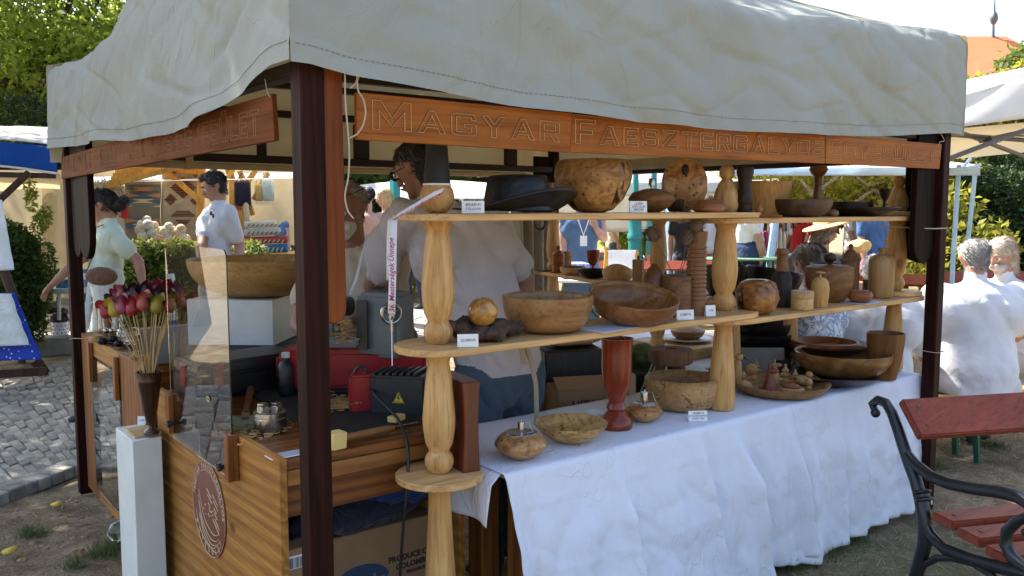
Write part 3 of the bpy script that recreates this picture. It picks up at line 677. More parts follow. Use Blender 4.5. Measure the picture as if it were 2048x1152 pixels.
for a, b in ((.1, .06), (.1, .9), (1.8, .06), (1.8, .9)):
    mb = MB(); mb.prism([(0, 0), (.07, 0), (.07, .07), (0, .07)], wpt(a, b, 0), wd, wn_, (0, 0, ZTAB-.032)); mb.build('leg', TABLEW, tab2)
def cloth(x0, x1, zbot, folds, name, label, seed, back=TY1+.02, flap=None, lean=0.0, zo=0.0):
    zt = ZTAB+.005+zo; L1 = back-TY0; nU = int((x1-x0)*130); nV = 88
    def fn(u, v):
        x = x0+(x1-x0)*u; drop = zt-zbot(x); L = L1+.02+drop; s_ = v*L; wv = 0
        rip = .002*mnoise.noise(Vector((x*6, s_*6, seed)))+.001*mnoise.noise(Vector((x*17, s_*15, seed+4)))
        if s_ < L1-.012: y = back-s_; z = zt+max(-.001, rip*.9); 
        elif s_ < L1+.012:
            a = (s_-(L1-.012))/.024*math.pi/2; y = TY0+.012-.014*math.sin(a)-.002; z = zt-.012+.012*math.cos(a); 
        else:
            d = s_-L1-.0; z = zt-d; k = min(1, d/.25)**1.3
            for fx, fw_, fa in folds:
                xx = x-fx-d*lean
                wv += fa*math.exp(-(xx/fw_)**2)*k
            wv += .034*max(0, math.sin(x*9.5+seed*1.3+d*.5))**14*k-.026*max(0, math.sin(x*13.3+seed*2.1-d*.6))**18*k
            wv += (.006*math.sin(x*17+seed+1.5*mnoise.noise(Vector((x*3, d*2, seed))))+.003*math.sin(x*41+2*seed+d*3))*k
            ridge = (abs(mnoise.noise(Vector((x*5+d*2.2, d*4.5-x*1.4, seed+9))))-.2)*.030+(abs(mnoise.noise(Vector((x*13-d*5, d*9+x*2, seed+2))))-.2)*.011
            hemd = (zt-zbot(x0+(x1-x0)*u))-d; crease = .0016*(1 if hemd < .022 else 0)+.0045*math.exp(-((d-.115)/.006)**2)+.004*math.exp(-((d-.36)/.006)**2)
            for cx in (x0+.28, x0+.62, x0+.95): crease += .004*math.exp(-((x-cx-d*.05)/.006)**2)
            y = TY0-.004-.02*k-wv-ridge*k-crease-rip*k-.05*d; x = x+d*lean
        return (x, y, z)
    mb = MB(); mb.sheet(fn, nU, nV); o = mb.build(name, LINEN, ang=180, solid=.0008); tag(o, label, 'tablecloth', 'white cloths on the front table'); return o
zb1 = lambda x: .045+.012*math.sin(x*9)
c2 = [at(x, y, Y=.03) for x, y in ((1570, 1125), (1640, 1108), (1700, 1066), (1780, 1030), (1840, 1003))]
zb2f = lambda x: float(np.interp(x, [p.x for p in c2], [p.z for p in c2]))
cl1 = cloth(.70, 2.26, zb1, ((1.16, .035, .022), (1.62, .03, .03), (1.84, .035, .06), (1.95, .03, -.03), (2.18, .05, .05)), 'white_tablecloth', 'creased white cloth hanging over the left half of the front table', 2.0, lean=.13, zo=.002)
cl2 = cloth(2.20, 3.40, zb2f, ((2.36, .05, .03), (2.62, .06, .025), (2.95, .05, .02), (3.2, .06, .03)), 'white_tablecloth', 'white cloth with stitched hem hanging over the right half of the front table', 5.0)
# short side flap at the left end of the first cloth
def flap(u, v):
    y = TY0+.02+u*.30; z = ZTAB+.004-v*.165; x = .70-.035*min(1, v*5)-.012*math.sin(u*9+v*2)*v-.012*v
    return (x, y, z)
mb = MB(); mb.sheet(flap, 30, 16); mb.build('end_flap', LINEN, cl1, ang=180, solid=.0008)
mb = MB()
for k in range(90):
    d = k*.0075; z = ZTAB-d-.012
    if z < .1: break
    mb.tube([(.706+d*.06+.012, TY0-.055-.008*d, z), (.706+d*.06+.022, TY0-.055-.008*d, z-.001)], .0006, 4)
# cloth of the side table
def wc(u, v):
    a = 2.0*u; b = -.02+1.04*v; p = wpt(a, b, ZTAB+.005+.002*mnoise.noise(Vector((a*8, b*8, 1)))); return p
mb = MB(); mb.sheet(wc, 40, 16); tag(mb.build('white_tablecloth', LINEN, ang=180, solid=.0008), 'white cloth lying on the side table at the right of the stall', 'tablecloth')
# ---------------------------------------------------------------- turned wares
WK = .98
WD = dict(
 honey=wood('ash honey', (.46, .30, .15), (.33, .185, .08), axis=0, rings=7, rough=.35, warp=3, coat=.15),
 walnut=wood('walnut', (.25, .125, .055), (.13, .055, .022), axis=0, rings=9, rough=.35, warp=3, coat=.15),
 cherry=wood('cherry', (.36, .16, .07), (.24, .09, .035), axis=0, rings=8, rough=.38, warp=2.5),
 oak=wood('brown oak', (.30, .17, .085), (.19, .095, .042), axis=0, rings=14, rough=.5, warp=2),
 dark=wood('smoked oak', (.055, .030, .022), (.020, .011, .009), axis=0, rings=12, rough=.4, warp=2),
 black=wood('ebonised wood', (.012, .011, .012), (.005, .005, .006), axis=0, rings=10, rough=.38, warp=1, bump=.3, contrast=1),
 hatw=wood('black oak hat', (.030, .030, .036), (.010, .010, .013), axis=0, rings=26, rough=.33, warp=1.2, bump=.4),
 pale=wood('maple', (.66, .50, .30), (.52, .35, .18), axis=0, rings=8, rough=.45, warp=3),
 yellow=wood('yellow burl', (.62, .41, .15), (.45, .25, .07), axis=0, rings=6, rough=.25, warp=5, coat=.4, burl=.25, speck=(.30, .15, .05)),
 burl=wood('poplar burl', (.56, .37, .19), (.36, .20, .085), axis=0, rings=5, rough=.35, warp=6, burl=1.0, coat=.2),
 burl2=wood('elm burl', (.44, .24, .09), (.24, .105, .035), axis=0, rings=5, rough=.3, warp=7, burl=1.1, coat=.3),
 burl3=wood('streaked burl', (.56, .37, .175), (.36, .20, .085), axis=0, rings=4, rough=.4, warp=6, burl=.35),
 red=wood('red cedar', (.34, .075, .030), (.20, .035, .014), axis=2, rings=6, rough=.25, warp=3, knots=True, coat=.4),
 spalt=wood('spalted beech', (.50, .34, .19), (.36, .22, .11), axis=0, rings=4, rough=.4, warp=7, burl=0),
 cork=wood('grey oak', (.25, .155, .095), (.15, .085, .05), axis=2, rings=12, rough=.7, warp=2),
 toy=wood('toy maple', (.58, .40, .22), (.44, .27, .13), axis=2, rings=10, rough=.45, warp=2),
 toyd=wood('toy plum', (.26, .075, .042), (.17, .045, .025), axis=2, rings=10, rough=.4, warp=2),
 olive=wood('ash olive', (.42, .255, .115), (.20, .095, .034), axis=0, rings=4, rough=.32, warp=5, coat=.2),
)
def spalt_lines(m):
    t = m.node_tree; b = t.nodes['Principled BSDF']; src = b.inputs['Base Color'].links[0].from_socket
    tc = t.nodes.new('ShaderNodeTexCoord'); no = t.nodes.new('ShaderNodeTexNoise'); no.inputs['Scale'].default_value = 9; no.inputs['Detail'].default_value = 3; no.inputs['Distortion'].default_value = 1.2
    t.links.new(tc.outputs['Object'], no.inputs[0]); r = t.nodes.new('ShaderNodeValToRGB'); e = r.color_ramp.elements
    e[0].position = .485; e[0].color = (1, 1, 1, 1); e[1].position = .515; e[1].color = (1, 1, 1, 1); x = e.new(.5); x.color = (.28, .18, .12, 1)
    t.links.new(no.outputs[0], r.inputs[0]); mx = t.nodes.new('ShaderNodeMix'); mx.data_type = 'RGBA'; mx.blend_type = 'MULTIPLY'; mx.inputs[0].default_value = 1
    t.links.new(src, mx.inputs[6]); t.links.new(r.outputs[0], mx.inputs[7]); t.links.new(mx.outputs[2], b.inputs['Base Color'])
spalt_lines(WD['spalt'])
def crack_lines(m, pos, width):
    t = m.node_tree; b = t.nodes['Principled BSDF']; src = b.inputs['Base Color'].links[0].from_socket
    tc = t.nodes.new('ShaderNodeTexCoord'); mp = t.nodes.new('ShaderNodeMapping'); mp.inputs['Scale'].default_value = (1, 1, .3)
    no = t.nodes.new('ShaderNodeTexNoise'); no.inputs['Scale'].default_value = 8.5; no.inputs['Detail'].default_value = 4; no.inputs['Distortion'].default_value = .8
    t.links.new(tc.outputs['Object'], mp.inputs[0]); t.links.new(mp.outputs[0], no.inputs[0]); r = t.nodes.new('ShaderNodeValToRGB'); e = r.color_ramp.elements
    e[0].position = pos; e[0].color = (1, 1, 1, 1); e[1].position = pos+width; e[1].color = (.10, .045, .02, 1)
    t.links.new(no.outputs[0], r.inputs[0]); mx = t.nodes.new('ShaderNodeMix'); mx.data_type = 'RGBA'; mx.blend_type = 'MULTIPLY'; mx.inputs[0].default_value = 1
    t.links.new(src, mx.inputs[6]); t.links.new(r.outputs[0], mx.inputs[7]); t.links.new(mx.outputs[2], b.inputs['Base Color'])
crack_lines(WD['burl3'], .60, .03); crack_lines(WD['burl2'], .60, .03)
ZTB = ZTAB+.008; ZM2 = ZM-TS-e_; ZS2 = ZS-TS-e_
def place(x, z, Y=None, yb=None, X=None):
    return at(x, yb, z=z) if yb is not None else col(x, z, Y=Y, X=X)
def turned(name, cat, label, x, z, prof, m, Y=None, yb=None, X=None, group=None, seg=40, tilt=None, wob=None, flip=0, parent=None, pname=None, raw=None, p=None):
    p = p or place(x, z, Y, yb, X); k = ppm(p); pr = [(a*k, b*k) for a, b in prof]
    M = None
    if tilt: M = Matrix.Rotation(R(tilt[0]), 3, Vector((RT.x, RT.y, 0)))@Matrix.Rotation(R(tilt[1]), 3, Vector((FW.x, FW.y, 0)))
    mb = MB(); mb.lathe(pr, p+Vector((0, 0, .0012)), seg, M, wob=wob); o = mb.build(pname or name, m, parent, ang=42, origin=None if parent else p)
    if parent is None: tag(o, label, cat, group)
    return o
def bowlp(rim, base, h, th=3, p=1.6, foot=0, inc=0, n=9):
    """outer wall from the foot to the rim, over the lip and down inside (pixels)"""
    out = [(0, 0), (base, 0)]
    for i in range(1, n+1):
        t = i/n; out.append((base+(rim-base)*math.sin(t*math.pi/2)**(1/p if p > 1 else p), h*(1-math.cos(t*math.pi/2))**(1/1.15)))
    if inc: out.append((rim-inc, h+inc*.9))
    top = out[-1]; out += [(top[0]-th*.35, top[1]+th*.3), (top[0]-th*.8, top[1]+th*.1)]
    for i in range(n, 0, -1):
        a, b = out[1+i]; out.append((max(0, a-th*1.15), max(th*1.1, b+0*th) if i < n else b-th*.4))
    out += [(base*.5, th*1.1), (0, th*1.05)]
    return out
U_ = Vector((0, 0, 1)); G1 = 'wares on the front shelves'; G2 = 'wares on the front table'; G3 = 'wares on the side shelf'
HONEY, WAL = WD['honey'], WD['walnut']
# --- top shelf
p = place(870, ZS, Y=SY)
p = Vector((CX[0], SY, ZS+.106)); cup = thing('paper_cup', 'black paper cup upside down on the ball finial of the near column', 'cup', p)
mb = MB(); k = ppm(p); mb.lathe([(22*k, 82*k), (22*k, 84*k), (0, 84*k), (0, 83*k), (21*k, 81*k), (27*k, 2*k), (27.6*k, 0)], p-Vector((0, 0, .018)), 32)
mb.build('cup_body', flat('black paper', (.014, .014, .016), .55), cup); mb = MB(); mb.lathe([(27.6*k, -1*k), (29*k, 0), (29*k, 2.5*k), (27.8*k, 3.2*k)], p-Vector((0, 0, .018)), 32); mb.build('rim', CARD, cup)
# black wooden hat
p = col(1035, ZS, Y=.20); k = ppm(p); hat = thing('wooden_hat', 'black turned wooden hat with curled brim on the top shelf', 'hat', p, G1)
mb = MB(); mb.lathe([(72*k, 6*k), (67*k, 30*k), (62*k, 58*k), (60*k, 70*k), (57*k, 74*k), (20*k, 77*k), (0, 77*k)], p, 48); mb.build('crown', WD['hatw'], hat, ang=60)
def brim(u, v):
    a = u*2*math.pi; r = (68+v*72)*k; c = math.cos(a)*RT+math.sin(a)*Vector((FW.x, FW.y, 0)).normalized()
    side = max(0, math.cos(a+.55))**.9+.12*max(0, -math.cos(a)); zz = (6-3*v)*k+side*(v**1.25)*46*k
    rr = r*(1-.08*side*v); return p+Vector((c.x*rr, c.y*rr*.8, zz+.001))
mb = MB(); mb.sheet(brim, 72, 10); o = mb.build('brim', WD['hatw'], hat, ang=180, solid=.006)
# big burl vessel
def wob_burl(a, r, z): return (r*(1+.02*math.sin(3*a+1)-.05*max(0, 1-abs(((a+.95+math.pi) % (2*math.pi))-math.pi)/.10)*min(1, z/.05)), z)
turned('burl_vase', 'vase', 'large round burl vessel with dark cracks on the top shelf', 1187, ZS, [(0, 0), (22, 0), (40, 6), (60, 26), (73, 52), (78, 72), (76, 90), (70, 102), (66, 104), (62, 102), (66, 88), (60, 60), (30, 20), (0, 14)], WD['burl3'], Y=.21, seg=72, wob=wob_burl, group=G1)
def lamp(x, z, label, hw, h, m, Y=None, yb=None, foot=16, mouth=20, wick=26, flip=False, grp=G1):
    p = place(x, z, Y, yb); k = ppm(p); t = thing('oil_lamp', label, 'oil lamp', p, grp)
    mb = MB(); mb.lathe([(0, 0), (foot*k, 0), (foot*1.15*k, .02*h*k), (.78*hw*k, .25*h*k), (.96*hw*k, .48*h*k), (hw*k, .56*h*k), (.95*hw*k, .66*h*k), (.82*hw*k, .85*h*k), ((mouth+4)*k, h*k), (mouth*k, h*k), (mouth*.96*k, (h-2)*k), (0, (h-3)*k)], p+Vector((0, 0, .001)), 44); mb.build('body', m, t, ang=60)
    mb = MB(); mb.lathe([((mouth+1.5)*k, (h-.2)*k), ((mouth+1)*k, (h+.8)*k), ((mouth-2)*k, (h+.4)*k), (mouth*.6*k, (h-1.5)*k), (0, (h-1.6)*k)], p+Vector((0, 0, .001)), 36); mb.build('metal_dish', STEEL, t)
    w = wick*.28; mb = MB(); mb.lathe([(w*.55*k, (h-3)*k), (w*.62*k, (h+wick*.25)*k), (w*k, (h+wick*.3)*k), (w*k, (h+wick*.85)*k), (w*.9*k, (h+wick*.92)*k), (w*.3*k, (h+wick*.92)*k), (w*.25*k, (h+wick*1.1)*k), (0, (h+wick*1.1)*k)], p, 20); mb.build('burner', STEEL, t)
    pts = [p+RT*(a*k)+Vector((0, 0, b*k)) for a, b in ((w, h+wick*.85), (w+8, h+wick*.9), (w+14, h+wick*.3), (w+18, h+wick*.05), (w+6, h-1))]
    mb = MB(); mb.tube(pts, .0011, 6); mb.build('wick_hook', STEEL, t); return t
lamp(1303, ZS, 'flattened brown wooden oil lamp on the top shelf beside the burl vessel', 47, 46, WD['oak'], Y=.20, mouth=12, wick=24)
turned('small_cup', 'bowl', 'small purple brown wooden cup behind the oil lamp on the top shelf', 1350, ZS, bowlp(18, 8, 24, 2), WD['dark'], Y=.31, group=G1)
p = col(1368, ZS, Y=.30); k = ppm(p); disc = thing('burl_disc', 'round burl wood disc with a dark hollow standing on a small black stand', 'wood disc', p, G1)
fdir = Vector((FW.x, FW.y, 0)).normalized(); Md = Matrix((RT, Vector((0, 0, 1)), -fdir)).transposed()
mb = MB(); c_ = p+Vector((0, 0, 54*k)); mb.lathe([(0, 5*k), (42*k, 4*k), (45*k, 0), (42*k, -4*k), (0, -5*k)], c_, 56, Md, wob=lambda a, r, z: (r*(1.0+.16*abs(math.sin(a))), z)); mb.build('disc', WD['burl'], disc, ang=50); mb = MB(); mb.ball(c_+U_*30*k-fdir*3.5*k, (8*k, 3*k, 12*k), 18, M=Matrix((RT, fdir, Vector((0, 0, 1)))).transposed()); mb.build('hollow', WD['dark'], disc)
mb = MB(); mb.tube([p+Vector((0, 0, .001)), p+Vector((0, 0, 12*k))], 1.6*k, 8); mb.lathe([(0, 0), (14*k, 0), (14*k, 2*k), (0, 2.5*k)], p+Vector((0, 0, .001)), 20); mb.build('stand', BLACKP, disc)
turned('low_box', 'box', 'low angular pale red wooden box on the top shelf before the pawn finial', 1418, ZS, [(0, 0), (26, 0), (32, 4), (32, 12), (26, 21), (17, 25), (12, 25), (0, 24)], WD['cherry'], Y=.13, group=G1)
turned('candlestick', 'candlestick', 'dark turned candlestick on the top shelf just right of the pawn finial', 1488, ZS2, [(0, 0), (17, 0), (18, 8), (14, 11), (16, 16), (14, 22), (16, 28), (18, 34), (14, 48), (12, 62), (14, 76), (17, 90), (16, 100), (0, 101)], WD['dark'], Y=.16, group=G1)
turned('tub', 'bowl', 'straight sided honey coloured wooden tub on the top shelf', 1524, ZS2, [(0, 0), (42, 0), (46, 12), (57, 70), (54, 70), (44, 12), (40, 6), (0, 6)], wood('honey tub', (.52, .34, .15), (.40, .23, .09), axis=2, rings=10, rough=.4), Y=.31, group=G1)
turned('small_pagoda', 'ornament', 'tiny turned pagoda ornament on a saucer on the top shelf', 1518, ZS2, [(0, 0), (16, 0), (19, 3), (8, 7), (4, 9), (7, 13), (6, 19), (3, 25), (1.5, 29), (2, 31), (0, 36)], WD['cherry'], Y=.11, group=G1)
turned('flat_dish', 'dish', 'flat little brown dish lying at the front of the top shelf', 1545, ZS2, [(0, 0), (14, 0), (20, 3), (18, 5), (0, 3)], WD['cherry'], Y=.09, group=G1)
turned('grey_bowl', 'bowl', 'wide dark grey brown bowl at the front of the top shelf', 1598, ZS2, bowlp(64, 24, 34, 3, 1.5), wood('grey walnut', (.14, .095, .075), (.075, .05, .04), axis=0, rings=8, rough=.35), Y=.18, group=G1)
turned('goblet_stand', 'candlestick', 'slim brown candlestick with a wide cup standing behind the grey bowl', 1634, ZS2, [(0, 0), (22, 0), (22, 5), (14, 10), (9, 40), (7, 60), (8, 78), (14, 84), (18, 92), (16, 98), (0, 96)], WD['walnut'], Y=.33, group=G1)
turned('walnut_dish', 'bowl', 'dark straight walled walnut dish on the top shelf', 1697, ZS2, [(0, 0), (40, 0), (44, 3), (45, 28), (43, 28), (41, 5), (0, 5)], WD['dark'], Y=.31, group=G1)
turned('dark_plate', 'plate', 'wide dark shallow plate on the top shelf at the right', 1724, ZS2, [(0, 0), (28, 0), (45, 6), (72, 16), (71, 18), (44, 9), (0, 5)], WD['dark'], Y=.17, group=G1)
turned('round_ornament', 'ornament', 'small round brown ornament between the grey bowl and the dark plate', 1664, ZS2, [(0, 0), (8, 0), (13, 5), (12, 11), (6, 15), (0, 15)], WD['oak'], Y=.12, group=G1)
turned('dark_goblet', 'goblet', 'little dark goblet beside the far right pawn finial', 1768, ZS2, [(0, 0), (10, 0), (10, 2), (3, 5), (3, 28), (10, 38), (14, 52), (13, 52), (9, 40), (0, 34)], WD['dark'], Y=.34, group=G1)
# --- middle shelf, near half
p0 = col(975, ZM, Y=.20)
rnd = random.Random(3)
def drift(c, L, d, r0, seed, par, squash=.6):
    n = 22; pts = []; rs = []
    for i in range(n):
        t = i/(n-1); q = c+d*(L*(t-.5))+Vector((0, 0, .004*math.sin(t*8+seed)))+Vector((-d.y, d.x, 0))*(.012*math.sin(t*6+seed)); pts.append(q)
        rs.append(r0*(.35+.9*math.sin(math.pi*min(1, max(0.03, t*.93+.05)))**.6)*(1+.18*math.sin(t*23+seed)))
    mb = MB(); mb.tube(pts, rs, 16, flat=squash)
    out = []
    for v in mb.v:
        q = Vector(v); nn = mnoise.noise(q*30+Vector((seed, 0, 0)))*.016+mnoise.noise(q*75)*.010; ax = q-c; out.append(tuple(q+Vector((ax.x*.1, ax.y*.3, 1)).normalized()*nn))
    mb.v = [(a, b, max(z, ZM+.001)) for a, b, z in out]; return mb.build('limb', bark('driftwood bark', (.085, .048, .032)), par, ang=180)
dw = thing('driftwood', 'piece of rough dark driftwood on the middle shelf', 'driftwood', p0, G1)
drift(col(950, ZM+.03, Y=.19), .20, Vector((1, -.2, -.18)).normalized(), .036, 1.0, dw); drift(col(1005, ZM+.03, Y=.17), .22, Vector((1, .35, .02)).normalized(), .034, 4.0, dw); drift(col(925, ZM+.035, Y=.26), .13, Vector((.5, 1, .1)).normalized(), .035, 7.0, dw)
p = col(966, ZM+.050, Y=.17); k = ppm(p)
turned('ball_vase', 'vase', 'yellow burl ball vase with a small hole resting on the driftwood', 966, ZM, [(0, 0), (12, 1), (22, 8), (29, 22), (30, 31), (28, 40), (21, 50), (12, 55), (8, 56), (7, 53), (0, 40)], WD['yellow'], p=p, group=G1, tilt=(8, 0))
def card(x, z, lines, label, w=42, h=25, Y=None, yb=None, turn=0, lean=.10, cz=0):
    p = place(x, z, Y, yb); k = ppm(p); ex = Vector((RT.x, RT.y, 0)); ex = (Matrix.Rotation(R(turn), 3, 'Z')@ex); fd = ex.cross(Vector((0, 0, 1)))  # fd points to the viewer side
    upv = (Vector((0, 0, 1))-fd*lean).normalized(); o = p-ex*(w*k/2)+Vector((0, 0, .001+cz)); t = thing('price_card', label, 'price card', p, 'hand written price cards')
    mb = MB(); mb.prism([(0, 0), (w*k, 0), (w*k, h*k), (0, h*k)], o, ex, upv, -fd*.0012); mb.prism([(0, 0), (w*k, 0), (w*k, h*k*.97), (0, h*k*.97)], o-fd*(lean*2*h*k+.004), ex, (Vector((0, 0, 1))+fd*lean).normalized(), -fd*.0012); mb.build('paper', CARD, t, smooth=False)
    for i, (txt, s_) in enumerate(lines):
        text_mesh(txt, s_*k, o+ex*(w*k*.5)+upv*(h*k*(1-(i+.9)/(len(lines)+.9)))+fd*.0006, ex, upv, .0002, .25, 'CENTER').build('handwriting', INK, t, smooth=False)
card(936, ZM, [('22.000-Ft', 8)], 'white price card reading 22.000-Ft in front of the driftwood', 42, 26, Y=.10, turn=8)
card(946, ZS, [('80.000-Ft', 8), ('TÖLGYFA', 7)], 'price card reading 80.000-Ft leaning on the wooden hat', 45, 25, Y=.11)
card(1277, ZS, [('12.000-', 6), ('DIÓ-OLAJ', 6), ('MÉCSES', 6)], 'price card in front of the flattened oil lamp on the top shelf', 36, 23, Y=.10, turn=10)
card(1371, ZM, [('5.000-Ft', 7)], 'price card in front of the teasel vase on the middle shelf', 37, 20, Y=.11, turn=14)
card(1422, ZM, [('7.500', 5)], 'small price card beside the spiral vase', 22, 22, Y=.12, turn=20)
card(1396, ZTB, [('38.000-Ft', 6), ('24-8-(DIÓ-BÜKK)', 5), ('GYERTYÁN', 5)], 'price card on the white cloth in front of the spalted bowl', 38, 21, yb=843, turn=5)
turned('large_bowl', 'bowl', 'large plain honey brown bowl on the middle shelf', 1095, ZM, bowlp(91, 40, 70, 4, 1.7), wood('linden bowl', (.40, .25, .125), (.28, .155, .07), axis=0, rings=5, rough=.35, warp=4, coat=.2), Y=.22, group=G1, seg=56)
turned('tilted_bowl', 'bowl', 'brown ash bowl tipped towards the viewer on the middle shelf', 1266, ZM, bowlp(90, 34, 50, 6, 1.5), wood('ash brown', (.36, .19, .08), (.22, .105, .04), axis=0, rings=11, rough=.35, warp=3, coat=.2), p=col(1262, ZM+.014, Y=.19), group=G1, seg=56, tilt=(13, 5))
PAPER = flat('printed paper', (.72, .76, .86), .8, var=.03, bump=0)
def paper(x, z, w, d, Y, ang, label, yb=None):
    p = place(x, z, Y, yb); ex = Matrix.Rotation(R(ang), 3, 'Z')@Vector((1, 0, 0)); ey = Vector((-ex.y, ex.x, 0)); t = thing('paper_sheet', label, 'paper', p)
    mb = MB(); mb.prism([(-w/2, -d/2), (w/2, -d/2), (w/2, d/2), (-w/2, d/2)], p+Vector((0, 0, .0012)), ex, ey, (0, 0, .0006)); mb.build('sheet', PAPER, t, smooth=False)
    mb = MB()
    for i in range(9):
        q = p+ey*(d*(.38-.09*i))+Vector((0, 0, .0021)); mb.prism([(-w*.42, 0), (w*random.uniform(.2, .42), 0), (w*.2, .0022), (-w*.42, .0022)], q, ex, ey, (0, 0, .0002))
    mb.build('printed_lines', INK, t, smooth=False)
paper(1215, ZM, .20, .14, .13, 6, 'pale printed sheet lying between the two large bowls')
paper(1722, ZM2, .20, .15, .14, 4, 'white printed sheet under the little cherry bowl on the right shelf')
turned('teardrop_form', 'ornament', 'reddish brown teardrop shaped turning behind the tipped bowl', 1308, ZM, [(0, 0), (20, 2), (25, 22), (26, 48), (22, 74), (12, 92), (4, 100), (0, 101)], WD['walnut'], Y=.31, group=G1)
p = col(1352, ZM, Y=.22); k = ppm(p); tv = thing('teasel_vase', 'cylindrical brown oak vase on the middle shelf holding dried teasels', 'vase', p, G1)
mb = MB(); mb.lathe([(0, 0), (29*k, 0), (29*k, 78*k), (27*k, 80*k), (14*k, 80*k), (11*k, 83*k), (9*k, 83*k), (8*k, 70*k), (0, 60*k)], p+Vector((0, 0, .001)), 36); mb.build('body', wood('oak cylinder', (.25, .135, .075), (.16, .075, .04), axis=0, rings=10, rough=.5, warp=3), tv)
TEAS = flat('teasel', (.17, .12, .085), .9, bump=1, bs=300)
for hx, hy, bx, r0 in ((1307, 480, 1345, 11), (1370, 487, 1355, 11), (1386, 462, 1358, 12)):
    q = p+RT*((hx-1352)*k)+Vector((0, 0, (635-hy)*k)); b_ = p+RT*((bx-1352)*k)+Vector((0, 0, 80*k))
    t = thing('dried_teasel', 'dried spiny teasel head leaning %s in the oak vase' % ('to the left', 'upright in the middle', 'to the right')[(1307, 1370, 1386).index(hx)], 'teasel', b_, 'dried teasels')
    dv = (q-b_).normalized(); mb = MB(); mb.tube([b_-dv*.03, b_.lerp(q, .5)+RT*.004, q], .0018, 6); mb.build('stalk', TEAS, t)
    x_, y_, a_ = frame(dv); Mt = Matrix((x_, y_, a_)).transposed(); mb = MB(); mb.lathe([(0, -16*k), (8*k, -13*k), (r0*k, -2*k), (r0*.9*k, 8*k), (5*k, 16*k), (0, 18*k)], q+dv*8*k, 16, Mt)
    for i in range(170):
        th = random.uniform(0, 6.28); h_ = random.uniform(-14, 15)*k; rr = r0*k*math.sqrt(max(.05, 1-(h_/(19*k))**2)); dd = x_*math.cos(th)+y_*math.sin(th); o_ = q+dv*(8*k+h_)
        mb.tube([o_+dd*rr*.8, o_+dd*(rr+8*k)+dv*5*k], [.0012, .0003], 3, caps=False)
    mb.build('seed_head', TEAS, t)
sp = []
for i in range(13): sp += [(18.0, 30+i*8.4), (20.5, 32+i*8.4), (20.0, 35+i*8.4), (18.0, 37.6+i*8.4)]
turned('spiral_vase', 'vase', 'tall ribbed spiral turned vase on the middle shelf', 1391, ZM, [(0, 0), (20, 0), (19, 26)]+sp+[(18, 141), (20, 150), (21, 166), (18, 166), (15, 150), (0, 140)], wood('ribbed beech', (.33, .185, .09), (.21, .11, .05), axis=2, rings=14, rough=.55), Y=.19, group=G1)
# --- middle shelf, far half
def wob_b(a, r, z): return (r*(1+.07*math.sin(2*a+.6)+.045*math.sin(5*a+z*90)), z)
turned('burl_pot', 'vase', 'lumpy orange burl pot with dark holes beside the middle column', 1513, ZM2, [(0, 0), (24, 0), (38, 10), (45, 30), (45, 46), (36, 62), (24, 68), (18, 67), (22, 58), (10, 30), (0, 26)], WD['burl2'], Y=.17, group=G1, seg=64, wob=wob_b)
p = col(1562, ZM2, Y=.26); k = ppm(p); bt = thing('bark_bottle', 'bottle shaped vase with bark left on its lower half', 'vase', p, G1)
mb = MB(); mb.lathe([(0, 0), (19*k, 0), (20*k, 20*k), (20*k, 58*k), (17*k, 66*k), (13.5*k, 72*k)], p+Vector((0, 0, .001)), 40, wob=lambda a, r, z: (r*(1+.05*mnoise.noise(Vector((a*3, z*60, 0)))+.03*math.sin(a*7)), z)); mb.build('bark', bark('dark bark', (.045, .035, .03)), bt, ang=180)
mb = MB(); mb.lathe([(13.7*k, 71*k), (11.5*k, 80*k), (10.5*k, 104*k), (13*k, 106*k), (11*k, 116*k), (7*k, 116*k), (6*k, 100*k), (0, 95*k)], p+Vector((0, 0, .001)), 32); mb.build('neck', WD['oak'], bt)
t = place(1604, ZM2, .14); k = ppm(t); bx_ = thing('lidded_box', 'small pale lidded wooden box on the right half of the middle shelf', 'box', t, G1)
mb = MB(); mb.lathe([(0, 0), (20*k, 0), (21.5*k, 2*k), (21.5*k, 23*k), (0, 23*k)], t+Vector((0, 0, .001)), 36); mb.build('body', WD['pale'], bx_); mb = MB(); mb.lathe([(0, 24.2*k), (22*k, 24.2*k), (22*k, 36*k), (20.5*k, 38*k), (0, 38*k)], t, 36); mb.build('lid', WD['pale'], bx_)
t = place(1639, ZM2, .15); k = ppm(t); eg = thing('egg_cup_set', 'yellow domed box with a tiny upturned goblet standing on it', 'box', t, G1)
mb = MB(); mb.lathe([(0, 0), (15*k, 0), (17*k, 20*k), (18*k, 36*k), (16*k, 50*k), (10*k, 58*k), (0, 60*k)], t+Vector((0, 0, .001)), 32); mb.build('body', wood('box wood', (.56, .38, .17), (.44, .27, .10), axis=2, rings=9, rough=.4), eg)
mb = MB(); mb.lathe([(2*k, 59*k), (1.3*k, 66*k), (9*k, 68*k), (10*k, 70*k), (0, 71*k)], t, 24); mb.build('tiny_goblet', WD['pale'], eg)
t = place(1657, ZM2, .25); k = ppm(t); pt = thing('lidded_pot', 'large round wooden pot with a flat lid and dark ball knob', 'pot', t, G1)
mb = MB(); mb.lathe([(0, 0), (26*k, 0), (38*k, 12*k), (45*k, 34*k), (46*k, 56*k), (45*k, 66*k), (0, 66*k)], t+Vector((0, 0, .001)), 44); mb.build('body', WD['oak'], pt)
mb = MB(); mb.lathe([(0, 67*k), (46*k, 67*k), (46*k, 69*k), (34*k, 73*k), (6*k, 75*k), (0, 75*k)], t, 44); mb.build('lid', WD['oak'], pt)
mb = MB(); mb.lathe([(0, 75*k), (5*k, 75.5*k), (5*k, 78*k), (10*k, 82*k), (12*k, 88*k), (10*k, 95*k), (0, 99*k)], t, 24); mb.build('knob', WD['dark'], pt)
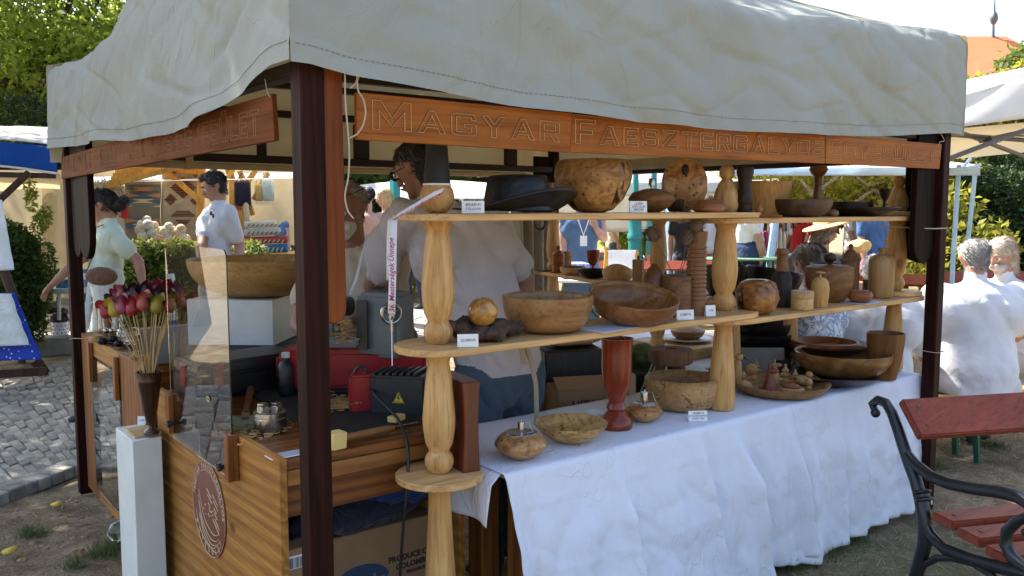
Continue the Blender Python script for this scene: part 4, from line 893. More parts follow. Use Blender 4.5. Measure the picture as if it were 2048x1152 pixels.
t = place(1698, ZM2, .32); k = ppm(t); jr = thing('finial_jar', 'tall ribbed brown jar with a pointed finial lid', 'jar', t, G1)
mb = MB(); mb.lathe([(0, 0), (18*k, 0), (18*k, 70*k), (0, 70*k)], t+Vector((0, 0, .001)), 32); mb.build('body', WD['cork'], jr); mb = MB(); mb.lathe([(0, 71*k), (20*k, 71*k), (20*k, 74*k), (15*k, 78*k), (13*k, 84*k), (7*k, 92*k), (3*k, 95*k), (5*k, 99*k), (4*k, 103*k), (0, 106*k)], t, 32); mb.build('lid', WD['cork'], jr)
turned('bottle_vase', 'vase', 'pale wooden bottle vase with a short flared neck and one dark knot', 1761, ZM2, [(0, 0), (22, 0), (24, 4), (24.5, 74), (21, 82), (8, 88), (6, 93), (9, 99), (8, 99), (4, 92), (0, 90)], wood('knotty birch', (.50, .34, .18), (.38, .235, .11), axis=2, rings=7, rough=.45, warp=5), Y=.19, group=G1)
turned('small_bowl', 'bowl', 'little cherry bowl with turned in rim on the printed sheet', 1720, ZM2+.002, [(0, 0), (15, 0), (22, 6), (24, 14), (21, 21), (17, 23), (13, 22), (14, 12), (0, 6)], WD['cherry'], Y=.13, group=G1)
turned('tiny_box', 'box', 'tiny brown cylinder box half hidden behind the bottle vase', 1733, ZM2, [(0, 0), (8, 0), (8, 30), (0, 30)], WD['oak'], Y=.31, group=G1)
turned('flat_plate', 'plate', 'flat brown plate leaning low behind the lidded pot', 1610, ZM2, [(0, 0), (22, 0), (30, 10), (28, 11), (0, 4)], WD['oak'], Y=.33, group=G1)
# --- side wing shelf
def onwing(x, z, b=.13):
    p = col(x, z, X=wa.x)
    for _ in range(12):
        a = (Vector((p.x, p.y, 0))-Vector((wa.x, wa.y, 0))).dot(wd); q = Vector((wa.x, wa.y, 0))+wd*a+wn_*b; p = col(x, z, X=q.x)
    return p
ZW = 1.10
rp = [(0, 0), (12, 0)]+[q for i in range(8) for q in ((12.6, 1+i*4.7), (13.4, 3+i*4.7), (12.2, 5+i*4.7))]+[(9, 42), (5, 45), (3, 46), (5, 50), (3, 54), (0, 55)]
turned('honey_pot', 'pot', 'small ribbed beehive pot with a lid on the side shelf', 1116, ZW, rp, WD['cherry'], p=onwing(1116, ZW, .06), group=G3, seg=28)
turned('grained_vase', 'vase', 'small flaring vase with dark wavy grain on the side shelf', 1133, ZW, [(0, 0), (10, 0), (10, 14), (12, 40), (10, 40), (7, 10), (0, 8)], WD['spalt'], p=onwing(1133, ZW, .17), group=G3, seg=28)
turned('nested_bowl', 'bowl', 'pale small bowl, the lower of two nested on the side shelf', 1146, ZW, bowlp(27, 11, 15, 1.6), WD['pale'], p=onwing(1146, ZW, .07), group=G3)
turned('nested_bowl', 'bowl', 'brown small bowl nested in the pale bowl on the side shelf', 1144, ZW, [(0, 0), (10, 0), (18, 6), (22, 14), (21, 14.5), (17, 7.5), (0, 2)], WD['oak'], p=onwing(1146, ZW+.008, .07), group=G3)
turned('black_dish', 'dish', 'shallow black dish on the side shelf', 1185, ZW, bowlp(30, 12, 17, 2), WD['black'], p=onwing(1185, ZW, .06), group=G3)
turned('red_goblet', 'goblet', 'dark red wooden goblet on a thin stem on the side shelf', 1186, ZW, [(0, 0), (10, 0), (10, 1.5), (3, 4), (2.6, 18), (8, 22), (11, 28), (13, 50), (11.6, 50), (9, 30), (0, 25)], WD['red'], p=onwing(1186, ZW, .18), group=G3)
turned('natural_edge_bowl', 'bowl', 'natural edge bowl with a dark wavy rim on the side shelf', 1238, ZW, bowlp(32, 13, 26, 2.5), WD['pale'], p=onwing(1236, ZW, .09), group=G3, seg=48, wob=lambda a, r, z: (r, z*(1+.22*(math.cos(2*(a-.9)))*min(1, z/.03))))
p = onwing(1276, ZW, .05); k = ppm(p); ml = thing('block_lamp', 'square spalted wood block lamp with a small black wick on the side shelf', 'oil lamp', p, G3)
mb = MB(); Mz = Matrix.Rotation(R(30), 3, 'Z'); mb.box(p+Vector((0, 0, 26*k+.001)), (20*k, 20*k, 52*k), Mz); mb.build('block', WD['spalt'], ml, bevel=.003); mb = MB(); mb.tube([p+Vector((0, 0, 52*k)), p+Vector((0, 0, 60*k))], 2.4*k, 10); mb.build('wick', BLACKP, ml)
turned('brown_bowl', 'bowl', 'brown bowl on the side shelf behind the teasel vase', 1345, ZW, bowlp(34, 14, 24, 2.5), WD['cherry'], p=onwing(1345, ZW, .15), group=G3)
turned('small_disc', 'plate', 'small flat pine disc at the front of the side shelf', 1290, ZW, [(0, 0), (17, 0), (17, 4), (0, 4)], WD['pale'], p=onwing(1292, ZW, .02), group=G3)
turned('black_bowl', 'bowl', 'deep black bowl on the side shelf behind the middle column', 1450, ZW, bowlp(43, 18, 62, 3, 1.8), WD['black'], p=col(1450, ZW, Y=0.7), group=G3)
turned('stacked_bowl', 'bowl', 'wide dark brown bowl, the lower of two stacked behind the bark bottle', 1545, ZW, bowlp(58, 22, 40, 3, 1.5), WD['dark'], p=col(1545, ZW, Y=0.64), group=G3)
turned('stacked_bowl', 'bowl', 'black bowl tilted inside a wide dark brown bowl behind the bark bottle', 1538, ZW, bowlp(50, 20, 38, 2.5, 1.5), WD['black'], p=col(1538, ZW+.035, Y=.64), group=G3, tilt=(0, 8))
turned('dark_bowl', 'bowl', 'small dark bowl with a pale rim on the side shelf behind the lidded pot', 1650, ZW, bowlp(30, 12, 50, 2), WD['dark'], p=col(1650, ZW, Y=0.64), group=G3)
# --- on the white cloth
p = place(944, ZTB, yb=948); k = ppm(p); wb_ = thing('clutch_box', 'glossy mahogany box with curved sides standing upright at the table end', 'box', p, G2)
MAH = wood('mahogany', (.22, .065, .035), (.11, .028, .015), axis=2, rings=7, rough=.28, coat=.4)
# a slab seen end-on: long axis runs back into the stall, faces hollowed
ex = Vector((.16, .987, 0)).normalized(); ey = Vector((ex.y, -ex.x, 0))
def slab(u, v): pass
mb = MB(); H = 200*k*.93; L = .21; w = .062; nz = 14
prof = [(w*(.5-.10*math.sin(math.pi*i/nz)), H*i/nz) for i in range(nz+1)]
rows = []
for a in (0, L):
    rows.append([p+ex*(a+(.06*0))+ey*s_*r_+Vector((0, 0, z_+.001)) for s_, seq in ((-1, prof), (1, prof[::-1])) for r_, z_ in seq])
n_ = len(rows[0]); mb.add(rows[0]+rows[1], [list(range(n_)), [n_+i for i in range(n_)][::-1]]+[(i, (i+1) % n_, n_+(i+1) % n_, n_+i) for i in range(n_)])
mb.build('body', MAH, wb_, bevel=.003); mb = MB(); q = p+ex*.10+ey*(w*.41)+Vector((0, 0, H*.5)); Mk = Matrix((ex, Vector((0, 0, 1)), ey)).transposed()
mb.lathe([(.026, 0), (.028, .003), (.024, .006), (.012, .003), (0, .003)], q, 24, Mk); mb.build('carved_rosette', wood('dark rosette', (.06, .02, .012), (.03, .01, .006)), wb_)
lamp(1042, ZTB, 'round burl oil lamp with steel burner nearest the table end', 54, 52, WD['burl'], yb=916, foot=18, mouth=30, wick=24, grp=G2)
turned('burl_plate', 'plate', 'wide pale natural edge plate with burl specks on the white cloth', 1142, ZTB, [(0, 0), (28, 0), (40, 6), (58, 18), (72, 34), (74, 38), (71, 38), (56, 22), (36, 10), (0, 5)], WD['burl'] if False else wood('pale burl plate', (.62, .47, .24), (.48, .32, .13), axis=0, rings=6, rough=.45, warp=4, burl=.3), yb=882, group=G2, seg=56, wob=lambda a, r, z: (r*(1+.02*math.sin(3*a)), z))
t = place(1191, ZTB, yb=838); k = ppm(t); mb = MB(); mb.lathe([(0, 0), (18*k, 0), (21*k, 10*k), (22*k, 14*k), (20.5*k, 14*k), (18*k, 3*k), (0, 2*k)], t+Vector((0, 0, .001)), 28); tag(mb.build('white_cup', flat('white cardboard cup', (.75, .75, .72), .5), origin=t), 'small white round tub between the plate and the red vase', 'tub')
turned('tall_vase', 'vase', 'tall glossy red brown footed vase standing on the white cloth', 1232, ZTB, [(0, 0), (32, 0), (34, 8), (30, 18), (22, 28), (17, 34), (20, 40), (18, 47), (15, 52), (20, 66), (27, 90), (30, 120), (30, 150), (31, 175), (33, 180), (30, 180), (27, 150), (0, 130)], WD['red'], yb=855, group=G2, seg=48)
lamp(1288, ZTB, 'small lumpy burl oil lamp with steel burner beside the tall red vase', 38, 36, WD['burl'], yb=843, foot=13, mouth=22, wick=26, grp=G2)
turned('spalted_bowl', 'bowl', 'large pale bowl with dark wandering spalt lines on the white cloth', 1363, ZTB, bowlp(74, 40, 58, 5, 1.9, inc=3), WD['spalt'], yb=814, group=G2, seg=56)
t = col(1340, ZTB, Y=.585); k = ppm(t)*1.12; st = thing('small_stool', 'round grey brown milking stool with a hole, standing behind the spalted bowl', 'stool', t, G2)
mb = MB(); mb.lathe([(10*k, 52*k), (37*k, 52*k), (39*k, 56*k), (40*k, 74*k), (38*k, 77*k), (11*k, 78*k), (9*k, 74*k), (9*k, 56*k)], t, 40); mb.build('seat', WD['cork'], st)
for a in (.5, 2.6, 4.7):
    d_ = Vector((math.cos(a), math.sin(a), 0)); mb = MB(); mb.tube([t+d_*25*k+Vector((0, 0, .001)), t+d_*20*k+Vector((0, 0, 53*k))], [9*k, 11*k], 16); mb.build('leg', WD['cork'], st)
t = place(1560, ZTB, yb=785); k = ppm(t); TP = t; TK = k
turned('toy_tray', 'tray', 'wide round wooden tray full of small turned toys on the white cloth', 1560, ZTB, [(0, 0), (70, 0), (84, 6), (94, 18), (96, 21), (93, 21.5), (82, 10), (70, 5), (0, 4.5)], wood('ash tray', (.42, .27, .135), (.30, .175, .08), axis=0, rings=14, rough=.45, warp=2), p=t, group=G2, seg=64)
def toy(x, y, kind, label, s=1.0, m=None, turn=0):
    """small turned toys standing on the tray; x, y are the pixel of the base"""
    b = at(x, y, z=TP.z+5.6*TK); k = ppm(b)*s; m = m or WD['toy']; t_ = thing('wooden_toy', label, 'toy', b, 'turned toys on the tray'); ex = Matrix.Rotation(R(turn), 3, 'Z')@RT; fy = Vector((-ex.y, ex.x, 0))
    Me = Matrix((ex, fy, Vector((0, 0, 1)))).transposed()
    if kind == 'bird':
        mb = MB(); mb.ball(b+Vector((0, 0, 11*k)), (15*k, 9*k, 10*k), 20, M=Me); mb.build('body', m, t_); mb = MB(); mb.ball(b+ex*9*k+Vector((0, 0, 22*k)), 7*k, 16); mb.build('head', m, t_); mb = MB(); mb.tube([b+ex*14*k+Vector((0, 0, 22*k)), b+ex*26*k+Vector((0, 0, 18*k))], [2.4*k, .6*k], 8); mb.build('beak', WD['toyd'], t_)
    elif kind == 'tall':
        mb = MB(); mb.lathe([(0, 0), (14*k, 0), (15*k, 6*k), (13*k, 18*k), (7*k, 34*k), (5*k, 44*k), (5*k, 46*k)], b, 24); mb.build('body', m, t_); mb = MB(); mb.ball(b+ex*5*k+Vector((0, 0, 49*k)), (14*k, 7*k, 6*k), 18, M=Me); mb.build('head', m, t_)
        for d in (-2.5, 2.5): mb = MB(); mb.ball(b-ex*1*k+fy*d*k+Vector((0, 0, 58*k)), (2.2*k, 1.8*k, 8*k), 10); mb.build('ear', m, t_)
        mb = MB(); mb.ball(b+ex*13*k+Vector((0, 0, 9*k)), (9*k, 6*k, 5*k), 12, M=Me); mb.build('foot', m, t_)
    elif kind == 'heron':
        mb = MB(); mb.lathe([(0, 0), (6*k, 0), (8*k, 30*k), (7*k, 50*k), (4*k, 58*k), (0, 60*k)], b, 16); mb.build('body', m, t_); mb = MB(); mb.ball(b+ex*2*k+Vector((0, 0, 63*k)), 8*k, 14); mb.build('head', m, t_); mb = MB(); mb.tube([b+ex*8*k+Vector((0, 0, 64*k)), b+ex*20*k+Vector((0, 0, 56*k))], [2.5*k, .6*k], 8); mb.build('beak', WD['dark'], t_)
    elif kind == 'snail':
        mb = MB(); mb.ball(b+Vector((0, 0, 8*k)), (26*k, 13*k, 9*k), 24, M=Me); mb.build('base', m, t_); mb = MB(); mb.ball(b-ex*2*k-fy*3*k+Vector((0, 0, 15*k)), (22*k, 10*k, 8*k), 22, M=Me@Matrix.Rotation(.2, 3, 'Y')); mb.build('shell', WD['cherry'], t_)
    elif kind == 'top':
        mb = MB(); mb.lathe([(0, 0), (9*k, 0), (13*k, 3*k), (7*k, 7*k), (9*k, 10*k), (4*k, 14*k), (6*k, 17*k), (2.5*k, 22*k), (2*k, 27*k), (0, 28*k)], b, 22); mb.build('body', m, t_)
    elif kind == 'leaf':
        mb = MB(); mb.ball(b+Vector((0, 0, 14*k)), (14*k, 5*k, 10*k), 20, M=Me@Matrix.Rotation(.5, 3, 'Y')); mb.build('fan', m, t_); mb = MB(); mb.tube([b+Vector((0, 0, .001)), b+Vector((0, 0, 8*k))], 2.2*k, 8); mb.build('stem', m, t_)
    else:
        mb = MB(); mb.ball(b+Vector((0, 0, 18*k)), 9*k, 18); mb.build('head', m, t_); mb = MB(); mb.lathe([(0, 0), (7*k, 0), (8*k, 6*k), (4*k, 11*k), (0, 13*k)], b, 16); mb.build('body', m, t_)
toy(1475, 776, 'heron', 'long beaked wooden bird toy at the left edge of the tray')
toy(1492, 785, 'leaf', 'oval fan shaped wooden toy on a stem at the front left of the tray')
toy(1483, 768, 'ball', 'small round headed wooden toy behind the fan toy', 1)
toy(1503, 762, 'ball', 'larger pale round headed wooden toy near the left of the tray', 1.3)
toy(1512, 752, 'top', 'stacked ring wooden toy with tiny horns at the back of the tray', 1.2)
toy(1538, 790, 'tall', 'red brown long eared wooden toy standing in the middle of the tray', 1.0, WD['toyd'])
toy(1549, 765, 'tall', 'pale wooden toy half hidden behind the red brown one', .72)
toy(1583, 787, 'snail', 'oval two toned wooden snail toy at the front of the tray', 1.0, turn=-8)
toy(1570, 762, 'top', 'small ringed spinning top toy behind the snail toy', 1.25)
toy(1590, 765, 'top', 'flat layered wooden toy beside the spinning top', 1.0)
toy(1608, 772, 'bird', 'plump pale bird toy with a long beak at the right of the tray', 1.05, turn=-25)
toy(1618, 779, 'ball', 'small egg shaped wooden toy at the right rim of the tray', .8)
toy(1525, 785, 'leaf', 'flat paddle shaped wooden toy lying near the front of the tray', .7, turn=-20)
turned('live_edge_dish', 'dish', 'long dark live edge dish under the bowl of balls', 1668, ZTB, [(0, 0), (36, 0), (60, 6), (90, 20), (87, 21), (58, 9), (0, 3)], WD['dark'], yb=768, group=G2, seg=48, wob=lambda a, r, z: (r*(1+.05*math.sin(2*a+1)), z*(1+.25*math.sin(2*a))))
pbb = place(1684, ZTB, yb=756)+Vector((0, 0, .012)); turned('olive_bowl', 'bowl', 'wide brown figured bowl holding two wooden balls', 1684, ZTB, bowlp(93, 34, 48, 4, 1.35), WD['olive'], p=pbb, group=G2, seg=60)
for i, (dx, r_) in enumerate(((-30, 15), (-8, 12))):
    k = ppm(pbb); mb = MB(); q = pbb+RT*dx*k+Vector((0, 0, (24)*k)); mb.ball(q, (r_*k*1.3, r_*k, r_*k*.8), 20); tag(mb.build('wooden_egg', WD['pale']), ('larger' if i == 0 else 'smaller')+' pale wooden egg lying in the figured bowl', 'wooden egg', 'eggs in the figured bowl')
pdd = col(1648, ZTB+.03, Y=.50); turned('broad_dish', 'dish', 'broad dark dish under the thick rimmed ring bowl', 1648, ZTB, [(0, 0), (30, 0), (50, 10), (88, 34), (86, 36), (48, 14), (0, 5)], WD['dark'], p=pdd, group=G2, seg=48)
turned('ring_bowl', 'bowl', 'thick rimmed red brown bowl set in the broad dark dish', 1650, ZTB, [(0, 0), (50, 0), (64, 6), (68, 14), (69, 24), (65, 29), (60, 29), (58, 20), (50, 12), (0, 10)], WD['cherry'], p=pdd+Vector((0, 0, .030)), group=G2, seg=48)
turned('tall_cup', 'cup', 'tall brown figured beaker at the right end of the table', 1768, ZTB, [(0, 0), (22, 0), (24, 8), (31, 40), (35, 70), (36, 92), (34, 93), (31, 70), (20, 14), (0, 10)], wood('walnut beaker', (.30, .15, .06), (.17, .075, .028), axis=2, rings=5, rough=.35, warp=5), Y=.125, group=G2, seg=44)
for i, (dz, lab) in enumerate(((0, 'bottom one of three black bowls stacked behind the middle column'), (22, 'middle one of three black bowls stacked behind the middle column'), (42, 'top one of three black bowls stacked behind the middle column'))):
    q = place(1520, ZTB, yb=722); k = ppm(q); turned('stacked_bowl', 'bowl', lab, 1520, ZTB, bowlp(66-i*2, 26, 36, 2.5, 1.4), WD['black'], p=q+Vector((0, 0, dz*k)), group=G2, seg=44)
for x, y, w_, h_, c_, lab in ((1527, 748, 86, 52, (.20, .19, .17), 'plain grey card panel leaning behind the toy tray'), (1490, 742, 40, 40, (.45, .33, .24), 'brown card panel leaning behind the middle column')):
    q = place(x, ZTB, yb=y); k = ppm(q); mb = MB(); mb.prism([(-w_/2*k, 0), (w_/2*k, 0), (w_/2*k, h_*k), (-w_/2*k, h_*k)], q+Vector((0, 0, .001)), RT, (Vector((0, 0, 1))+fdir*.2).normalized(), fdir*.004); tag(mb.build('card_panel', flat('card '+lab[:12], c_, .8), origin=q), lab, 'card')
q = place(1592, ZTB, yb=748); mb = MB(); mb.box(q+Vector((0, .1, .035)), (.16, .12, .07), Matrix.Rotation(.5, 3, 'Z')); tag(mb.build('black_case', BLACKP, bevel=.006), 'flat black case lying behind the bowl of balls', 'case')
q = at(1375, 682, z=ZTB+.06); k = ppm(q)
turned('serving_plate', 'plate', 'large pale plate on the side table under the lidded dish', 1375, ZTB, [(0, 0), (30, 0), (48, 5), (47, 7), (0, 3)], flat('white china', (.74, .75, .74), .25), p=q, group=None)
bl = thing('lidded_bowl', 'pale lidded bowl with a tiny knob on the side table', 'bowl', q+Vector((0, 0, .012)))
mb = MB(); mb.lathe([(0, 0), (18*k, 0), (30*k, 8*k), (34*k, 17*k), (0, 17*k)], q+Vector((0, 0, .009)), 36); mb.build('body', HONEY, bl); mb = MB(); mb.lathe([(0, 17.6*k), (34.5*k, 17.6*k), (34*k, 19*k), (18*k, 28*k), (4*k, 31*k), (3*k, 33*k), (4*k, 36*k), (0, 37*k)], q+Vector((0, 0, .009)), 36); mb.build('lid', WD['pale'], bl)
mb = MB(); mb.span((q.x-.22, q.y-.22, ZTB), (q.x+.30, q.y+.26, q.z-.001)); tag(mb.build('display_riser', PINE_X, bevel=.003), 'low pine riser block on the side table under the plate', 'riser')
WK = 1.0
# ---------------------------------------------------------------- work counter and lathe
def boxpx(mb, x0, x1, y0, y1, t, dpt, turn=0, mi=0, lean=0):
    """upright box whose near face covers these pixels at distance t; dpt metres deep"""
    a = at((x0+x1)/2, y1, t=t); b = at((x0+x1)/2, y0, t=t); w = (x1-x0)/F*t; h = b.z-a.z
    ex = Matrix.Rotation(R(turn), 3, 'Z')@RT; ey = Vector((-ex.y, ex.x, 0)); M = Matrix((ex, ey, Vector((0, 0, 1)))).transposed()
    c = Vector((a.x, a.y, a.z+h/2))+ey*(dpt/2); mb.box(c, (w, dpt, h), M); return c, M, (w, dpt, h)
ZC = .80; CXL = .055; CYF = .345; CYB = 1.60; CXR = .76
cnt = thing('work_counter', 'torched pine work counter with a round emblem on its side', 'counter', (.5, 1.0, 0))
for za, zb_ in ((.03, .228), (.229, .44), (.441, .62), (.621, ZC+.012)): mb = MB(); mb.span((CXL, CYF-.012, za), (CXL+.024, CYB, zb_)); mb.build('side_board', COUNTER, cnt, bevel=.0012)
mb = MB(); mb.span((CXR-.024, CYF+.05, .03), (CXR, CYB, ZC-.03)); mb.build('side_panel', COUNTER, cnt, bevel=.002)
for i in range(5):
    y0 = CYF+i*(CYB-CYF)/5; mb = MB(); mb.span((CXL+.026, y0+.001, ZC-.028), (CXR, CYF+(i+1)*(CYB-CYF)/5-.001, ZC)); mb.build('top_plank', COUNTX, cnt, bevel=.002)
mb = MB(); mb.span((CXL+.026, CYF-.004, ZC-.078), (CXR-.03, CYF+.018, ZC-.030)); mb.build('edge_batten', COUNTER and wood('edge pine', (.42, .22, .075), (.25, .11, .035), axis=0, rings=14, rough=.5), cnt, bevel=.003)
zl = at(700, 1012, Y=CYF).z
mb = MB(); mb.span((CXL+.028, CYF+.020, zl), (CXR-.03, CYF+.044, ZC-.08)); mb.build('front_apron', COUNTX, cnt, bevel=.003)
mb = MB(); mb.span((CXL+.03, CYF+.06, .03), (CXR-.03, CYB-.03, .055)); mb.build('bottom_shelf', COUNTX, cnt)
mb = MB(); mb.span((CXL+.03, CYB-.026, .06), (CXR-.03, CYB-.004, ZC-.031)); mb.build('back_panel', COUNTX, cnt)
# emblem
ec = at(419, 1017, X=CXL-.001); er = 97*ppm(ec); EMB = flat('emblem brown', (.155, .048, .030), .6, var=.08); CREAM = flat('emblem cream', (.52, .37, .22), .8, bump=0)
em = thing('round_emblem', 'round red brown turners emblem with pale engraving on the counter side', 'emblem', ec)
Mx = Matrix((Vector((0, -1, 0)), Vector((0, 0, 1)), Vector((-1, 0, 0)))).transposed()
mb = MB(); mb.lathe([(0, 0), (er, 0), (er, .003), (er*.985, .0042), (0, .0042)], ec, 64, Mx); mb.build('disc', EMB, em)
def E2(a, b, o=.0046): return ec+Vector((-o, -a*er, b*er))
mb = MB()
def arc(r, a0, a1, n=40, th=.0016): mb.tube([E2(r*math.cos(R(a0+(a1-a0)*i/n)), r*math.sin(R(a0+(a1-a0)*i/n))) for i in range(n+1)], th, 5)
arc(.985, 0, 360, 64, .0012); arc(.80, 20, 165, 40, .0013); arc(.80, 195, 320, 40, .0013)
for x_, y_, x2, y2 in ((-.05, .42, .22, .28), (0, .30, .26, .18), (.30, .38, .60, .22), (.34, .26, .60, .12), (.36, .12, .50, .03), (.38, .02, .54, -.08), (.40, -.10, .66, -.26), (.28, -.14, .64, -.36), (.02, .14, .14, .06), (.05, .04, .15, -.03)):
    mb.tube([E2(x_, y_), E2(x2, y2)], .0019, 5)
for cv in (((-.57, .27), (-.30, -.22), (.05, -.42), (.36, -.46), (.67, -.34)), ((-.60, .15), (-.42, -.30), (0, -.58), (.38, -.58), (.66, -.42)), ((-.60, 0), (-.38, -.45), (.05, -.70), (.34, -.68), (.52, -.58)), ((-.58, -.25), (-.28, -.66), (.2, -.82), (.5, -.76), (.74, -.55))):
    q = [Vector((a, b)) for a, b in cv]; q = [q[0]*2-q[1]]+q+[q[-1]*2-q[-2]]; pts = []
    for i in range(1, len(q)-2):
        for k in range(6): t = k/6; a, b, c, d = q[i-1:i+3]; w = .5*((2*b)+(c-a)*t+(2*a-5*b+4*c-d)*t*t+(-a+3*b-3*c+d)*t**3); pts.append(E2(w.x, w.y))
    mb.tube(pts, .0016, 5)
random.seed(21)
for i in range(14): a_, b_ = random.uniform(-.3, .3), random.uniform(-.15, .12); mb.tube([E2(a_, b_), E2(a_+.03, b_-.02)], .0016, 4)
mb.build('engraving', CREAM, em)
mb = MB()
def ring_text(txt, r, a0, a1, size, inward=False):
    n = len(txt)
    for i, ch in enumerate(txt):
        if ch == ' ': continue
        a = R(a0+(a1-a0)*(i+.5)/n); rad = Vector((0, -math.cos(a), math.sin(a))); tang = Vector((0, -math.sin(a), -math.cos(a)))
        if inward: rad2, t2 = -rad, -tang
        else: rad2, t2 = rad, tang
        m2 = text_mesh(ch, size, ec+rad*(r*er)+Vector((-.0047, 0, 0)), t2, rad2, .0002, 0, 'CENTER', offset=.0008); mb.add(m2.v, m2.f)
ring_text('MAGYAR FAESZTERGÁLYOS', .885, 172, -2, er*.17); ring_text('EGYESÜLET', .885, 205, 330, er*.17, True); mb.build('ring_lettering', CREAM, em, smooth=False)
# acrylic screens with wooden cleats and black wing screws
ACR = glassm('clear acrylic', (.97, .99, .98))
def acrylic(X, y_near, y_far, z0, z1, label, rad=.03, th=.004):
    n = 6; pts = [(y_near, z0), (y_far, z0)]+[(y_far-rad+rad*math.cos(R(90*k/n)), z1-rad+rad*math.sin(R(90*k/n))) for k in range(n+1)]+[(y_near+rad-rad*math.sin(R(90*k/n)), z1-rad+rad*math.cos(R(90*k/n))) for k in range(n+1)]
    mb = MB(); mb.prism(pts, (X, 0, 0), (0, 1, 0), (0, 0, 1), (th, 0, 0)); return tag(mb.build('acrylic_screen', ACR, smooth=False), label, 'screen')
XA = .038
yn = at(465, 930, X=XA).y; yf = at(344, 860, X=XA).y; z0 = at(466, 962, X=XA).z; z1 = at(400, 494, X=XA).z
acrylic(XA, yn, yf, z0, z1, 'tall clear acrylic screen clamped to the side of the work counter')
CLEAT = wood('cleat', (.34, .15, .05), (.2, .08, .025), axis=2, rings=8, rough=.4)
for y_, px0, px1 in ((yn+.004, 882, 975), (yf-.012, 803, 880)):
    zt_ = at(470 if y_ < 1 else 355, px0, X=XA-.02).z; zb_ = at(470 if y_ < 1 else 355, px1, X=XA-.02).z
    mb = MB(); mb.span((XA-.020, y_-.022, zb_), (XA-.001, y_+.018, zt_)); mb.span((XA-.001, y_-.022, zb_), (CXL-.001, y_-.008, zt_)); mb.build('cleat', CLEAT, cnt, bevel=.002)
for y_, zz in ((yn+.045, z0+.028), (yf-.06, z0+.0)):
    zz = at(452, 940, X=XA-.02).z if y_ < 1 else at(357, 858, X=XA-.02).z
    mb = MB(); mb.lathe([(0, 0), (.013, 0), (.013, .012), (.007, .014), (.006, .028), (0, .028)], (XA-.034, y_, zz), 14, Matrix((Vector((0, 1, 0)), Vector((0, 0, 1)), Vector((1, 0, 0)))).transposed()); mb.build('clamp_screw', BLACKP, cnt)
STK = flat('gold sticker', (.62, .52, .12), .5); sp_ = at(416, 798, X=XA-.002); mb = MB(); mb.lathe([(0, 0), (.021, 0), (.021, .0006), (0, .0006)], sp_, 24, Matrix((Vector((0, -1, 0)), Vector((0, 0, .45)), Vector((-1, 0, 0)))).transposed())
stk = tag(mb.build('number_sticker', STK), 'small gold oval sticker with the number 24566 on the tall acrylic screen', 'sticker'); text_mesh('24566', .016, sp_+Vector((-.001, 0, 0)), (0, -1, 0), (0, 0, 1), .0002, 0, 'CENTER').build('number', INK, stk, smooth=False)
# things on the counter top
MAT = flat('black rubber mat', (.010, .011, .012), .75); T0 = ZC+.001
mb = MB(); mb.prism([(at(x, y, z=T0).x, at(x, y, z=T0).y) for x, y in ((662, 886), (842, 848), (800, 762), (640, 728), (480, 730), (470, 772))], (0, 0, T0), (1, 0, 0), (0, 1, 0), (0, 0, .004)); tag(mb.build('rubber_mat', MAT), 'black rubber mat spread over the work counter', 'mat')
T1 = T0+.0055
p = at(541, 862, z=T0); k = ppm(p); ck = thing('lathe_chuck', 'polished steel lathe chuck standing on the counter edge', 'chuck', p)
mb = MB(); mb.lathe([(0, 0), (27*k, 0), (31*k, 3*k), (32*k, 12*k), (32*k, 28*k), (31*k, 29*k), (31*k, 31*k), (32*k, 32*k), (32*k, 40*k), (29*k, 42*k), (12*k, 42*k), (11*k, 34*k), (0, 34*k)], p+Vector((0, 0, .0006)), 44); mb.build('body', STEEL, ck, ang=25)
for i in range(4):
    a = i*math.pi/2+.4; q = p+Vector((math.cos(a)*19*k, math.sin(a)*19*k, 48*k)); mb = MB(); mb.box(q, (17*k, 15*k, 13*k), Matrix.Rotation(a, 3, 'Z')); mb.build('jaw', STEEL, ck, bevel=.0015)
WAX = flat('wax block', (.72, .55, .20), .5, var=.06)
p = at(672, 897, z=T0); k = ppm(p); mb = MB(); mb.box(p+Vector((0, 0, 17*k)), (32*k, 30*k, 34*k), Matrix.Rotation(.1, 3, 'Z'), taper=1.1); tag(mb.build('wax_block', WAX, bevel=.003), 'yellow wax block at the front edge of the counter', 'wax block')
p = at(793, 842, z=T1); k = ppm(p); mb = MB(); mb.box(p+Vector((0, 0, 6*k)), (36*k, 22*k, 12*k), Matrix.Rotation(.5, 3, 'Z')); tag(mb.build('wax_block', WAX, bevel=.003), 'flat yellow wax block beside the black control box', 'wax block')
hnd = wood('tool handle', (.30, .17, .08), (.2, .1, .04), axis=0); pa = at(690, 876, z=T1+.014); pb = at(835, 846, z=T1+.014)
tl_ = thing('turning_gouge', 'wooden handled turning gouge lying along the counter edge', 'tool', (pa+pb)/2)
mb = MB(); d_ = (pb-pa); mb.tube([pa+d_*t for t in (.0, .05, .15, .35, .55, .66)], [.011, .013, .012, .014, .013, .008], 14); mb.build('handle', hnd, tl_); mb = MB(); mb.tube([pa+d_*.66, pa+d_*1.0], [.006, .005], 10); mb.build('blade', STEEL, tl_); mb = MB(); mb.tube([pa-d_*.10, pa+d_*.002], [.012, .0118], 14); mb.build('ferrule', flat('pale ferrule', (.6, .62, .52), .4), tl_)
